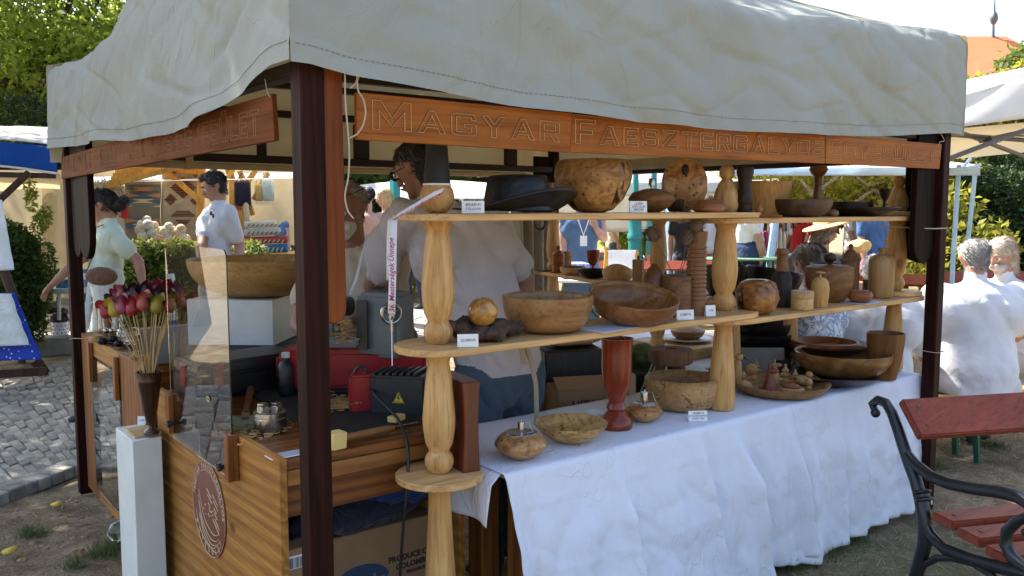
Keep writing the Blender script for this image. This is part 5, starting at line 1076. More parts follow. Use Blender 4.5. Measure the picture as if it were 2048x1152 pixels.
p1 = at(503, 770, z=T1+.016); p2 = at(492, 822, z=T1+.012); ch_ = thing('flat_chisel', 'broad chisel with a worn wooden handle on the counter', 'tool', (p1+p2)/2); mb = MB(); mb.tube([p1, p1.lerp(p2, .3), p2], [.013, .015, .011], 14); mb.build('handle', hnd, ch_); d_ = (p2-p1).normalized(); mb = MB(); mb.bar(p2+d_*.003, p2+d_*.07-Vector((0, 0, .006)), .026, .003, (0, 0, 1)); mb.build('blade', STEEL, ch_)
def sheet_on(x, y, w, d, ang, c, label, z=T0, nm='paper_sheet'):
    p = at(x, y, z=z); ex = Matrix.Rotation(R(ang), 3, 'Z')@Vector((1, 0, 0)); ey = Vector((-ex.y, ex.x, 0)); mb = MB(); mb.prism([(-w/2, -d/2), (w/2, -d/2), (w/2, d/2), (-w/2, d/2)], p+Vector((0, 0, .0008)), ex, ey, (0, 0, .0007)); return tag(mb.build(nm, flat('sheet '+label[:10], c, .8, var=.06), smooth=False), label, 'paper'), p, ex, ey
sheet_on(487, 845, .14, .20, -30, (.42, .47, .36), 'greenish leaflet lying under the broad chisel')
o, p, ex, ey = sheet_on(577, 909, .13, .06, 0, (.75, .78, .85), 'small printed notice at the near corner of the counter')
mb = MB()
for i in range(7): mb.prism([(-.058, 0), (.058, 0), (.058, .0022), (-.058, .0022)], p+ey*(.024-.0075*i)+Vector((0, 0, .0018)), ex, ey, (0, 0, .0002))
mb.build('printed_lines', INK, o, smooth=False)
sheet_on(690, 806, .22, .16, -10, (.62, .66, .72), 'crumpled white paper with shavings on the rubber mat', T1)
SHAV = leafm('wood shavings', (.45, .25, .09), (.62, .42, .2), .2)
def shavings(c, r, n, label, up=.03):
    mb = MB()
    for i in range(n):
        q = c+Vector((random.gauss(0, r), random.gauss(0, r), random.uniform(.004, up))); a = random.uniform(0, 6.28); rr = random.uniform(.006, .016); tw = random.uniform(.5, 1)
        pts = [q+Vector((math.cos(a+t*1.3)*rr, math.sin(a+t*1.3)*rr, .0015*t*tw)) for t in range(5)]; w = Vector((0, 0, random.uniform(.002, .005)))
        mb.add([x for p_ in pts for x in (p_, p_+w)], [(2*i_, 2*i_+2, 2*i_+3, 2*i_+1) for i_ in range(4)])
    return struct(tag(mb.build('wood_shavings', SHAV, ang=180), label, 'shavings'), 'stuff')
shavings(at(680, 815, z=T1), .05, 150, 'curly wood shavings strewn over the paper by the lathe')
shavings(at(500, 870, z=T0), .05, 60, 'a few wood chips scattered by the steel chuck', .008)
# tool case with red latches
tc_ = thing('tool_case', 'black plastic tool case with red latches on the counter', 'tool case', at(385, 790, z=T0)); p = at(322, 795, z=T0)
ex = Vector((.78, .62, 0)).normalized(); ey = Vector((-ex.y, ex.x, 0)); q = at(352, 800, z=T0)+ex*.20+ey*.02; Mt = Matrix((ex, ey, Vector((0, 0, 1)))).transposed()
q = Vector((.34, 1.42, T0)); Mt = Matrix.Rotation(.12, 3, 'Z')
mb = MB(); mb.box(q+Vector((0, 0, .052)), (.46, .24, .10), Mt); mb.build('case_body', BLACKP, tc_, bevel=.012, segs=2); mb = MB(); mb.box(q+Vector((0, 0, .126)), (.46, .24, .044), Mt, taper=.97); mb.build('case_lid', flat('lid plastic', (.02, .021, .025), .35), tc_, bevel=.010, segs=2)
RED = flat('red plastic', (.45, .02, .02), .4)
for dx in (-.15, .12): mb = MB(); mb.box(q+Mt@Vector((dx, -.124, .095)), (.045, .012, .085), Mt); mb.build('latch', RED, tc_, bevel=.004)
for dy in (.0,): mb = MB(); mb.box(q+Mt@Vector((-.234, dy, .09)), (.012, .05, .09), Mt); mb.build('latch', RED, tc_, bevel=.004)
# black bottle
p = at(573, 790, z=T1); k = ppm(p); bo = thing('black_bottle', 'black plastic bottle with white cap behind the near post', 'bottle', p); mb = MB(); mb.lathe([(0, 0), (15*k, 0), (16*k, 3*k), (16*k, 52*k), (13*k, 64*k), (7*k, 70*k), (7*k, 76*k), (0, 76*k)], p+Vector((0, 0, .0006)), 24); mb.build('body', BLACKP, bo); mb = MB(); mb.lathe([(8*k, 76*k), (8.5*k, 77*k), (8*k, 86*k), (0, 87*k)], p, 20); mb.build('cap', CARD, bo)
# wood lathe
LG = flat('grey enamel', (.15, .18, .19), .38, var=.08); LR = flat('red enamel', (.36, .012, .016), .35, var=.1)
lt = thing('wood_lathe', 'red and grey wood lathe with black control box on the counter', 'lathe', col(760, T1, t=3.3))
def lp_(nm, m, *a, bev=.008, **k): mb = MB(); r = boxpx(mb, *a, **k); mb.build(nm, m, lt, bevel=bev, segs=2); return r
TLZ = 3.42
lp_('bed', LR, 560, 852, 700, 778, TLZ, .20, turn=4, bev=.018)
lp_('bed_foot', BLACKP, 640, 700, 778, 812, TLZ+.02, .16, turn=4); lp_('bed_foot', BLACKP, 775, 835, 778, 806, TLZ+.02, .16, turn=4)
c_h, M_h, s_h = lp_('headstock', LG, 708, 800, 586, 716, TLZ-.02, .17, turn=-18, bev=.016)
lp_('headstock_cover', BLACKP, 712, 737, 600, 700, TLZ-.035, .010, turn=-18, bev=.003)
lp_('tailstock', LG, 610, 675, 600, 700, TLZ+.05, .14, turn=4, bev=.02); lp_('tool_rest', LG, 640, 716, 674, 696, TLZ-.05, .05, turn=4)
c_b, M_b, s_b = lp_('control_box', flat('black enamel box', (.016, .018, .024), .45), 737, 852, 752, 838, 3.08, .15, turn=-12, bev=.008)
lp_('switch_box', LR, 701, 757, 750, 826, 3.12, .07, turn=18, bev=.008)
for i in range(7): lp_('cooling_fin', BLACKP, 742+i*14, 750+i*14, 746, 751, 3.08, .14, turn=-12, bev=.001)
ex = M_b@Vector((1, 0, 0)); fd = M_b@Vector((0, -1, 0)); o_ = c_b+fd*(s_b[1]/2+.001)+ex*(.006); kb = ppm(o_)
mb = MB(); mb.prism([(-13*kb, -10*kb), (13*kb, -10*kb), (0, 13*kb)], o_, ex, (0, 0, 1), fd*.0008); wl_ = mb.build('warning_triangle', flat('warning yellow', (.75, .62, .02), .5, bump=0), lt, smooth=False)
mb = MB()
for a, b in (((-13, -10), (13, -10)), ((13, -10), (0, 13)), ((0, 13), (-13, -10))): mb.tube([o_+ex*a[0]*kb*.88+Vector((0, 0, a[1]*kb*.82))+fd*.001, o_+ex*b[0]*kb*.88+Vector((0, 0, b[1]*kb*.82))+fd*.001], .0011, 4)
mb.prism([(1*kb, 7*kb), (-4*kb, -1*kb), (0, -1*kb), (-2*kb, -8*kb), (4*kb, 1*kb), (0, 1*kb), (3*kb, 7*kb)], o_+fd*.001, ex, (0, 0, 1), fd*.0006); mb.build('lightning_sign', INK, wl_, smooth=False)
hw_ = at(783, 626, t=TLZ-.10); ax = (-fdir*.88+RT*.45).normalized(); xx, yy, aa = frame(ax); Mh = Matrix((xx, yy, aa)).transposed()
mb = MB(); mb.tube([hw_+xx*(.040*math.cos(a))+yy*(.040*math.sin(a)) for a in np.linspace(0, 6.2832, 30)], .0065, 8); mb.lathe([(.013, -.06), (.013, .008), (0, .008)], hw_, 16, Mh); [mb.tube([hw_, hw_+xx*(.04*math.cos(a))+yy*(.04*math.sin(a))], .004, 6) for a in (.3, 2.4, 4.5)]; mb.build('handwheel', STEEL, lt)
ch0 = at(700, 612, t=TLZ+.02); mb = MB(); ax = (M_h@Vector((-1, .1, 0))).normalized(); xx, yy, aa = frame(ax); Mh = Matrix((xx, yy, aa)).transposed(); mb.lathe([(0, 0), (.038, 0), (.040, .005), (.040, .035), (.028, .038), (.026, .05), (0, .05)], ch0, 28, Mh); mb.build('drive_chuck', STEEL, lt)
wp = at(672, 612, t=TLZ+.02); mb = MB(); mb.lathe([(0, 0), (.03, 0), (.035, .03), (.022, .06), (.030, .1), (.02, .15), (0, .15)], wp-aa*.0, 24, Mh); mb.build('workpiece', WD['pale'], lt)
cable = [at(x, y, t=t) for x, y, t in ((742, 776, 3.11), (752, 792, 3.04), (775, 815, 2.98), (800, 845, 2.85), (815, 890, 2.74), (815, 960, 2.70), (806, 1060, 2.72), (800, 1152, 2.75))]
string(cable, .0052, 'black power cable running from the lathe box down past the counter front', 'cable', BLACKP, 'power_cable', 10)
string([at(x, y, t=3.16) for x, y in ((705, 770), (706, 752), (716, 735), (728, 735), (732, 748), (722, 765), (740, 790))], .006, 'short looped black cable between the red switch box and the lathe', 'cable', BLACKP, 'power_cable', 10)
shavings(at(690, 690, t=TLZ-.06), .02, 70, 'wood shavings hanging off the lathe bed', .10)
# under the counter
CARDB = flat('brown cardboard', (.30, .18, .095), .85, var=.1, bump=.1)
bn = thing('banana_box', 'brown fruit carton printed PRODUCE OF COLOMBIA under the counter', 'box', (.5, .75, .056))
YB = .56; zt_ = at(700, 1070, Y=YB).z; xl = .16; xr = at(866, 1080, Y=YB).x
mb = MB(); mb.span((xl, YB, .057), (xr, YB+.36, zt_)); mb.build('carton', CARDB, bn, bevel=.004)
oo = lambda x, y: at(x, y, Y=YB-.0015)
DKB = flat('carton print', (.025, .022, .03), .8, bump=0); BLU = flat('carton blue', (.02, .06, .13), .7, bump=0)
for txt, x, y, s_ in (('PRODUCE OF', 862, 1098, .029), ('COLOMBIA', 862, 1115, .029), ('VACUUM PACK', 862, 1129, .015)): text_mesh(txt, s_, oo(x, y), (1, 0, 0), (0, 0, 1), .0003, 0, 'RIGHT', offset=.0012).build('print', DKB, bn, smooth=False)
lo = oo(722, 1170); mb = MB(); mb.lathe([(0, 0), (.115, 0), (.115, .0008), (0, .0008)], lo, 40, Matrix((Vector((1, 0, 0)), Vector((0, 0, .62)), Vector((0, -1, 0)))).transposed()); mb.build('logo_oval', BLU, bn)
text_mesh('Chorby', .075, lo+Vector((0, -.0012, .0)), (1, 0, 0), (0, 0, 1), .0003, 0, 'CENTER', offset=.001).build('logo_print', CARDB, bn, smooth=False)
BLUET = fabric('blue tarpaulin', (.012, .055, .26), fold=1.0, fs=16, rough=.35, fdist=.02); NAVY = fabric('navy checked cloth', (.022, .026, .05), fold=.9, fs=14)
def bundle(name, c, r, m, label, seed, cat='cloth'):
    mb = MB(); mb.ball(c, r, 40); out = []
    for v in mb.v:
        q = Vector(v); d = (q-Vector(c)); n_ = .30*mnoise.noise(q*9+Vector((seed, 0, 0)))+.14*mnoise.noise(q*24)+.12*(abs(mnoise.noise(q*14+Vector((0, seed, 0))))-.3); q2 = Vector(c)+d*(1+n_); out.append((q2.x, q2.y, max(q2.z, c[2]-r[2]*.9)))
    mb.v = out; return tag(mb.build(name, m, ang=180), label, cat)
bundle('tarpaulin', (.64, .66, zt_+.14), (.22, .14, .12), BLUET, 'crumpled blue tarpaulin stuffed under the counter', 3, 'tarpaulin')
bundle('folded_cloth', (.44, .62, zt_+.055), (.26, .10, .06), NAVY, 'dark checked cloth lying on the carton under the counter', 8)
mb = MB(); mb.span((.09, .42, .057), (.20, .50, at(585, 1100, Y=.42).z)); bc = tag(mb.build('small_carton', CARDB, bevel=.003), 'small carton with a barcode just inside the counter corner', 'box')
mb = MB(); bz_ = at(585, 1120, Y=.42).z
mb2 = MB(); mb2.prism([(.10, -.03), (.175, -.03), (.175, .012), (.10, .012)], (0, .4190, bz_), (1, 0, 0), (0, 0, 1), (0, -.0004, 0)); mb2.build('barcode_label', CARD, bc, smooth=False)
x_ = .105
while x_ < .17: w_ = random.choice((.001, .002, .003)); mb.prism([(x_, -.028), (x_+w_, -.028), (x_+w_, .006), (x_, .006)], (0, .4184, bz_), (1, 0, 0), (0, 0, 1), (0, -.0003, 0)); x_ += w_+random.choice((.001, .002))
mb.build('barcode', INK, bc, smooth=False)
# ---------------------------------------------------------------- pedestal with the tulip vase
pr = at(317, 868, X=.02); N_ = at(264, 882, z=pr.z); Lc = at(230, 855, z=pr.z)
ped = thing('white_pedestal', 'tall narrow white pedestal standing against the counter', 'pedestal', (N_.x, N_.y, 0))
mb = MB(); mb.span((N_.x, N_.y, .0), (.02, Lc.y, pr.z)); mb.build('box', WHITEP, ped, bevel=.003)
pc = Vector(((N_.x+.02)/2+.012, N_.y+.10, pr.z)); mb = MB(); mb.box(pc+Vector((0, 0, .006)), (.10, .15, .010)); tag(mb.build('wooden_plate', wood('thin ply', (.66, .52, .32), (.56, .42, .24), axis=0), bevel=.001), 'thin square ply plate on the white pedestal', 'board')
vz = pr.z+.0125; p = col(303, vz, X=-.012); k = ppm(p); VZ = p
vs_ = thing('tulip_vase', 'dark turned footed vase full of wooden tulips', 'vase', p); mb = MB(); mb.lathe([(0, 0), (15*k, 0), (15.5*k, 3*k), (13*k, 7*k), (6*k, 12*k), (5*k, 18*k), (7*k, 22*k), (10*k, 27*k), (16*k, 65*k), (22*k, 105*k), (23*k, 107*k), (22.5*k, 109*k), (25*k, 125*k), (23*k, 126*k), (18*k, 90*k), (0, 40*k)], p, 36); mb.build('body', wood('brown lacquer', (.075, .032, .022), (.035, .014, .010), axis=2, rings=9, rough=.25, coat=.5), vs_, ang=50)
card(283, pr.z, [('2.500', 5)], 'tiny white price tag on the pedestal by the vase foot', 16, 17, yb=850)
STEMW = wood('tulip stem', (.56, .42, .22), (.42, .29, .13), axis=2, rings=30)
TU = {n: flat('tulip '+n, mul(c, .62), .4, var=.1, bump=.05) for n, c in dict(red=(.42, .02, .03), yellow=(.55, .42, .03), pink=(.46, .09, .14), dark=(.035, .01, .02), salmon=(.58, .13, .10), olive=(.36, .30, .03), maroon=(.25, .015, .04), green=(.30, .05, .06)).items()}
def tulip(x, y, c, label, dz=0, s=1.0):
    b = VZ+Vector((random.uniform(-.008, .008), random.uniform(-.008, .008), 110*ppm(VZ))); q = VZ+RT*((x-302)*ppm(VZ))+Vector((0, 0, (848-y)*ppm(VZ)))+fdir*dz; k = ppm(VZ)*s*.84
    t = thing('wooden_tulip', label, 'tulip', b, 'wooden tulips in the vase'); dv = (q-b).normalized(); dv = (dv+Vector((0, 0, .6))).normalized(); base = q-dv*18*k
    mb = MB(); mb.tube([b-Vector((0, 0, .05)), b.lerp(base, .5), base], .0026, 7); mb.build('stem', STEMW, t)
    x_, y_, a_ = frame(dv); M = Matrix((x_, y_, a_)).transposed()
    def wob(a, r, z): return (r, z+.05*s*(abs(math.cos(1.5*a))-.55)*max(0, z/(40*k)-.5))
    mb = MB(); mb.lathe([(0, 0), (8*k, 1*k), (13.5*k, 7*k), (15*k, 15*k), (13*k, 24*k), (11*k, 31*k), (13.5*k, 37*k), (18*k, 41*k), (13*k, 38*k), (9.5*k, 30*k), (9*k, 16*k), (0, 10*k)], base, 30, M, wob=wob); mb.build('flower', TU[c], t, ang=60)
random.seed(5)
for x, y, c, lab, dz in ((222, 602, 'red', 'red wooden tulip bending farthest to the left', 0), (241, 598, 'yellow', 'yellow wooden tulip next to the leftmost red one', -.01), (258, 592, 'pink', 'pink wooden tulip at the left of the bunch', -.02), (281, 594, 'red', 'bright red wooden tulip low in the middle of the bunch', -.03), (302, 584, 'salmon', 'salmon wooden tulip in the middle of the bunch', -.03), (327, 590, 'olive', 'olive yellow wooden tulip right of the salmon one', -.02), (350, 590, 'red', 'red wooden tulip farthest to the right by the acrylic', 0), (270, 572, 'dark', 'near black wooden tulip behind the pink one', .03), (248, 574, 'green', 'brick red wooden tulip at the back left', .04), (290, 568, 'dark', 'near black wooden tulip behind the salmon one', .05), (312, 566, 'maroon', 'maroon wooden tulip at the back of the bunch', .04), (336, 570, 'maroon', 'maroon wooden tulip at the back right', .04), (238, 582, 'maroon', 'maroon wooden tulip behind the yellow one', .05), (318, 577, 'dark', 'near black wooden tulip behind the olive one', .02), (352, 572, 'maroon', 'maroon wooden tulip behind the rightmost red one', .05), (262, 584, 'maroon', 'maroon wooden tulip tucked between pink and brick red', .06), (278, 578, 'maroon', 'maroon wooden tulip tucked behind the low red one', .07), (300, 574, 'red', 'red wooden tulip peeping out behind the salmon one', .07), (325, 566, 'red', 'red wooden tulip at the very top of the bunch', .07), (342, 582, 'dark', 'near black wooden tulip left of the rightmost red one', .03), (228, 592, 'dark', 'near black wooden tulip behind the leftmost red one', .05)): tulip(x, y, c, lab, dz)
# ---------------------------------------------------------------- left counter
ZL = .89; LX = .034; LY0 = 1.72; LY1 = 2.92; LXR = 1.25
lc = thing('display_counter', 'dark torched pine counter with a clear front along the left side of the stall', 'counter', (.6, 2.3, 0))
fy0 = at(244, 900, X=LX).y; fy1 = at(194, 900, X=LX).y; fz1 = at(235, 745, X=LX).z
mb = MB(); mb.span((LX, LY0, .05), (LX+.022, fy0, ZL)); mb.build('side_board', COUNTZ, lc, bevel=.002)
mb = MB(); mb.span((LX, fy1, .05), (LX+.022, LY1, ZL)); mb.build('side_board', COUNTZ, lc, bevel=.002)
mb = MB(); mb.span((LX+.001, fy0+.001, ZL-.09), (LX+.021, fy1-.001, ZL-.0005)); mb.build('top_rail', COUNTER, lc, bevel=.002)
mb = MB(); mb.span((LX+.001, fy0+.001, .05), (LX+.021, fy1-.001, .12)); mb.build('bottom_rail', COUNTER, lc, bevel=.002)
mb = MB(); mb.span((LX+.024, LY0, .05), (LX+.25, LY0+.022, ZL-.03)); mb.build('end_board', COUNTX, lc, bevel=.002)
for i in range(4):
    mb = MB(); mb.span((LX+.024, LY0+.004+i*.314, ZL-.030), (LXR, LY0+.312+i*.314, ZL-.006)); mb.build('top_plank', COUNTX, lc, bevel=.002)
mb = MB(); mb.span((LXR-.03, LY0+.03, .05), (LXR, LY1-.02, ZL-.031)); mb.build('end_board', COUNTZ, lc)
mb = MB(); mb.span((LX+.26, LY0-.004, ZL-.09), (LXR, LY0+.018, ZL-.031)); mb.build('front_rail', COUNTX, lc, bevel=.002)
for y_ in (fy0, fy1): mb = MB(); zc1 = at(235, 690, X=LX).z if y_ == fy0 else at(190, 690, X=LX).z; mb.span((LX-.022, y_-.02, ZL-.22), (LX-.003, y_+.02, ZL-.02)); mb.build('cleat', CLEAT, lc, bevel=.002)
mb = MB(); mb.span((.10, 1.72, ZL-.0055), (1.0, 2.86, ZL-.001)); tag(mb.build('rubber_mat', MAT), 'black mat on the left counter under the small wares', 'mat')
acrylic(LX-.003, fy0-.03, fy1+.03, .10, ZL-.10, 'clear acrylic pane closing the opening of the left counter', .015, .003)
zq = ZL
# small wares on the left counter
def lp2(x, y): return at(x, y, z=zq)
for i, (x, y, r_) in enumerate(((206, 690, 8), (228, 686, 8), (238, 694, 7))):
    p = lp2(x, y); k = ppm(p); t = thing('wooden_spoon', 'small dark scoop %s lying on the left counter' % ('nearest the far post', 'in the middle of three', 'with pale tip')[i], 'scoop', p, 'scoops on the left counter'); mb = MB(); mb.ball(p+Vector((0, 0, r_*k)), (r_*k*1.3, r_*k, r_*k), 16); mb.build('bowl', WD['black'], t); mb = MB(); mb.tube([p+RT*r_*k+Vector((0, 0, r_*k*.6)), p+RT*(r_+16)*k+Vector((0, 0, 3*k))], [3*k, 1.6*k], 8); mb.build('handle', WD['black'], t)
GLS = glassm('clear glass')
for x, lab in ((200, 'left one of two slim glass tubes on the left counter'), (233, 'right one of two slim glass tubes on the left counter')):
    p = lp2(x, 668); k = ppm(p); mb = MB(); mb.lathe([(0, 0), (7*k, 0), (7*k, 46*k), (6*k, 46*k), (6*k, 2*k), (0, 2*k)], p+Vector((0, 0, .02)), 24); t = tag(mb.build('glass_tube', GLS), lab, 'glass'); mb = MB(); mb.lathe([(0, -.02), (11*k, -.02), (11*k, 0), (0, 0)], p+Vector((0, 0, .0205)), 20); mb.build('foot', WD['honey'], t)
turned('pepper_mill', 'pepper mill', 'turned brown pepper mill among the small wares on the left counter', 217, zq, [(0, 0), (10, 0), (10, 6), (6, 14), (7, 24), (8, 32), (5, 38), (7, 46), (7, 54), (4, 60), (0, 62)], WD['oak'], yb=672)
turned('round_stand', 'stand', 'pale turned stand on the left counter near the far post', 192, zq, [(0, 0), (12, 0), (14, 4), (12, 12), (9, 14), (0, 14)], WD['honey'], yb=684)
for i, x in enumerate((213, 224)):
    turned('spice_pot', 'pot', ('left' if i == 0 else 'right')+' brown pot with a silver ball stopper on the left counter', x, zq, [(0, 0), (7, 0), (8, 18), (0, 18)], WD['oak'], yb=684); p = lp2(x, 684); k = ppm(p); mb = MB(); mb.ball(p+Vector((0, 0, 23*k)), 5.5*k, 16); tag(mb.build('silver_ball', STEEL), ('left' if i == 0 else 'right')+' silver ball stopper on a brown spice pot', 'stopper')
p = lp2(258, 690); k = ppm(p); mb = MB(); mb.lathe([(0, 0), (12*k, 0), (20*k, 8*k), (24*k, 20*k), (20*k, 32*k), (14*k, 36*k), (13*k, 36*k), (19*k, 30*k), (22.5*k, 20*k), (18*k, 9*k), (0, 1.5*k)], p+Vector((0, 0, .001)), 30); tag(mb.build('glass_bowl', GLS), 'round glass bowl on the left counter behind the tulips', 'glass bowl')
turned('bell_stand', 'stand', 'small honey coloured wooden disc stand beside the vase rim', 274, zq, [(0, 0), (14, 0), (15, 4), (8, 7), (7, 13), (0, 14)], WD['honey'], yb=716)
# plinth with the big bowl
Np = at(548, 692, z=ZL); hp = 92*ppm(Np); ex = Vector((.93, -.36, 0)).normalized(); ey = Vector((-ex.y, ex.x, 0)); ey = Vector((-.36, .93, 0)).normalized() if False else Vector((ex.y*-1, ex.x, 0))
ey2 = Vector((-.62, .55, 0)); ey2.normalize(); ex2 = Vector((ey2.y, -ey2.x, 0))
mb = MB(); mb.prism([(0, 0), (.38, 0), (.38, .42), (0, .42)], Np+Vector((0, 0, .0006)), ex2, ey2, (0, 0, hp)); tag(mb.build('white_plinth', WHITEP, bevel=.003), 'white box plinth under the large bowl on the left counter', 'plinth')
pb = col(527, ZL+hp+.001, t=depth(Np)+.22); k = ppm(pb)
turned('great_bowl', 'bowl', 'very large pale wooden bowl on the white plinth', 527, 0, bowlp(142, 50, 72, 6, 1.25), wood('elm pale', (.62, .42, .20), (.48, .29, .115), axis=0, rings=6, rough=.4, warp=3), p=pb, seg=64)
turned('black_disc', 'faceplate', 'black metal faceplate lying on the left counter by the plinth', 462, ZL, [(0, 0), (20, 0), (20, 8), (14, 10), (12, 18), (0, 18)], BLACKP, p=at(459, 686, z=ZL)); 
# stores behind the front table
def store(nm, label, cat, m, *a, bev=.004, **k): mb = MB(); r = boxpx(mb, *a, **k); return tag(mb.build(nm, m, bevel=bev), label, cat), r
def crate_mat():
    n = N('woven black plastic'); v = n.coords((1, 1, 1), rnd=False); b = n.n('TexBrick'); b.inputs['Scale'].default_value = 60; b.inputs['Color1'].default_value = (.02, .022, .028, 1); b.inputs['Color2'].default_value = (.012, .013, .018, 1); b.inputs['Mortar'].default_value = (.003, .003, .004, 1)
    n.l(v, b.inputs['Vector']); n.l(b.outputs[0], n.b.inputs['Base Color']); n.b.inputs['Roughness'].default_value = .45; n.bump(b.outputs['Fac'], .5, .004); return n.m
store('storage_crate', 'black woven plastic crate among the stores behind the front table', 'crate', crate_mat(), 1088, 1212, 700, 772, 3.95, .30, turn=12, bev=.008)
pz = at(1150, 700, t=3.95).z; bundle('brown_paper', (*(at(1150, 690, t=4.1))[:2], pz+.025), (.16, .10, .03), flat('kraft paper', (.36, .22, .11), .7, bump=.6, bs=30), 'crumpled brown paper lying on the black crate', 5, 'paper')
hb, (hc, hM, hs) = store('cardboard_box', 'open cardboard box printed HITACHI under the black crate', 'box', CARDB, 1112, 1262, 776, 850, 3.80, .30, turn=14)
fd = hM@Vector((0, -1, 0)); ex = hM@Vector((1, 0, 0)); text_mesh('HITACHI', .052, hc+fd*(hs[1]/2+.001)-ex*(.0)+Vector((0, 0, .012)), ex, (0, 0, 1), .0003, 0, 'CENTER', offset=.0012).build('print', INK, hb, smooth=False)
mb = MB(); mb.prism([(0, 0), (hs[0], 0), (hs[0], .09), (0, .09)], hc-ex*hs[0]/2-fd*(-hs[1]/2)+Vector((0, 0, hs[2]/2)), ex, (-fd*.75+Vector((0, 0, .4))).normalized(), Vector((0, 0, .003))); mb.build('flap', CARDB, hb)
store('cardboard_box', 'plain brown carton on the floor to the left of the stores', 'box', CARDB, 1062, 1120, 770, 1000, 4.0, .3, turn=6); store('cardboard_box', 'tall brown carton on the floor under the printed box', 'box', CARDB, 1115, 1262, 852, 1130, 3.82, .35, turn=14)
store('dark_crate', 'dark crate standing among the stores by the middle column', 'crate', BLACKP, 1265, 1420, 740, 1040, 4.05, .35, turn=10)
mb = MB(); q = at(1285, 715, t=4.2); mb.ball(q, (.085, .085, .075), 30); tag(mb.build('watermelon', flat('melon skin', (.05, .10, .02), .35, var=.5, vs=30)), 'dark green melon among the stores behind the tall red vase', 'melon')
string([at(x, y, t=3.9) for x, y in ((1312, 705), (1300, 740), (1285, 775), (1275, 800))], .004, 'pale cord hanging down by the small stool', 'cord'); string([at(x, y, t=3.88) for x, y in ((1318, 712), (1306, 745), (1290, 790), (1270, 815), (1258, 830))], .004, 'second pale cord looping behind the small oil lamp', 'cord')
# lanyard over the near shelf end
RIB = fabric('lanyard ribbon', (.80, .80, .84), fold=.1, fs=20); TXR = flat('lanyard red print', (.38, .01, .09), .7, bump=0)
ly = thing('lanyard', 'white festival lanyard with red lettering hanging over the near shelf end', 'lanyard', at(783, 600, t=2.55))
def ribbon(pts, w, hint, nm='ribbon'):
    mb = MB(); n = len(pts); vs = []
    for i, p in enumerate(pts): vs += [p-hint*w/2, p+hint*w/2]
    mb.add(vs, [(2*i, 2*i+1, 2*i+3, 2*i+2) for i in range(n-1)]); return mb.build(nm, RIB, ly, ang=180, solid=.001)
TLn = 2.46; V1 = [at(x, y, t=t) for x, y, t in ((789, 437, 2.47), (787, 445, TLn), (786, 500, TLn-.005), (785, 560, TLn-.01), (783, 627, TLn-.01))]
ribbon(V1, 14.5/F*TLn, RT)
V0 = [at(x, y, t=t) for x, y, t in ((884, 384, 2.54), (862, 392, 2.53), (835, 409, 2.50), (808, 425, 2.48), (790, 436, 2.47))]; dperp = (UP*.82+RT*.5).normalized(); ribbon(V0, 20/F*2.5, dperp)
V2 = [at(x, y, t=t) for x, y, t in ((795, 432, 2.55), (779, 440, 2.57), (777, 480, 2.58), (777, 560, 2.58))]; ribbon(V2, 8/F*2.5, RT)
text_mesh('36. Mesterségek Ünnepe', .0215, at(784.5, 625, t=TLn-.016), UPZ, -RT, .0002, .2, 'LEFT', 1.0, .0003).build('lettering', TXR, ly, smooth=False)
text_mesh('Mesterségek Ünnepe', .0200, at(884, 386, t=2.515), (V0[-1]-V0[0]).normalized(), -dperp, .0002, .2, 'LEFT', 1.0, .0003).build('lettering', TXR, ly, smooth=False)
mb = MB(); b0 = at(783, 629, t=TLn-.01); mb.tube([b0+RT*(math.cos(a)*.007)+Vector((0, 0, math.sin(a)*.009-.008)) for a in np.linspace(0, 6.283, 20)], .0014, 6); mb.tube([b0-Vector((0, 0, .016)), b0-Vector((0, 0, .05))], .003, 8); mb.build('clip', STEEL, ly)
mb = MB(); mb.tube([b0-Vector((0, 0, .05)), b0-Vector((0, 0, .15))], .0012, 6); mb.build('cord', CARD, ly)
# ---------------------------------------------------------------- people
def skinm(name, c):
    if name in MATS: return MATS[name]
    n = N(name); v = n.coords(rnd=False); f = n.noise(v, 14, 4); n.l(n.ramp(f, [(.3, mul(c, .82)), (.7, mul(c, 1.12))]), n.b.inputs['Base Color'])
    n.b.inputs['Roughness'].default_value = .5; n.b.inputs['Subsurface Weight'].default_value = .08; n.b.inputs['Subsurface Radius'].default_value = (.01, .004, .002); n.bump(n.noise(v, 160, 2), .08, .002); MATS[name] = n.m; return n.m
def hairm(name, c1, c2):
    if name in MATS: return MATS[name]
    n = N(name); v = n.coords((1, 1, .22), rnd=False); f = n.noise(v, 95, 4, .7); n.l(n.ramp(f, [(.3, c1), (.7, c2)]), n.b.inputs['Base Color']); n.b.inputs['Roughness'].default_value = .5; n.bump(f, .6, .008); MATS[name] = n.m; return n.m
def ortho(a, s): a = a.normalized(); s = (s-a*s.dot(a)).normalized(); return s, a.cross(s), a
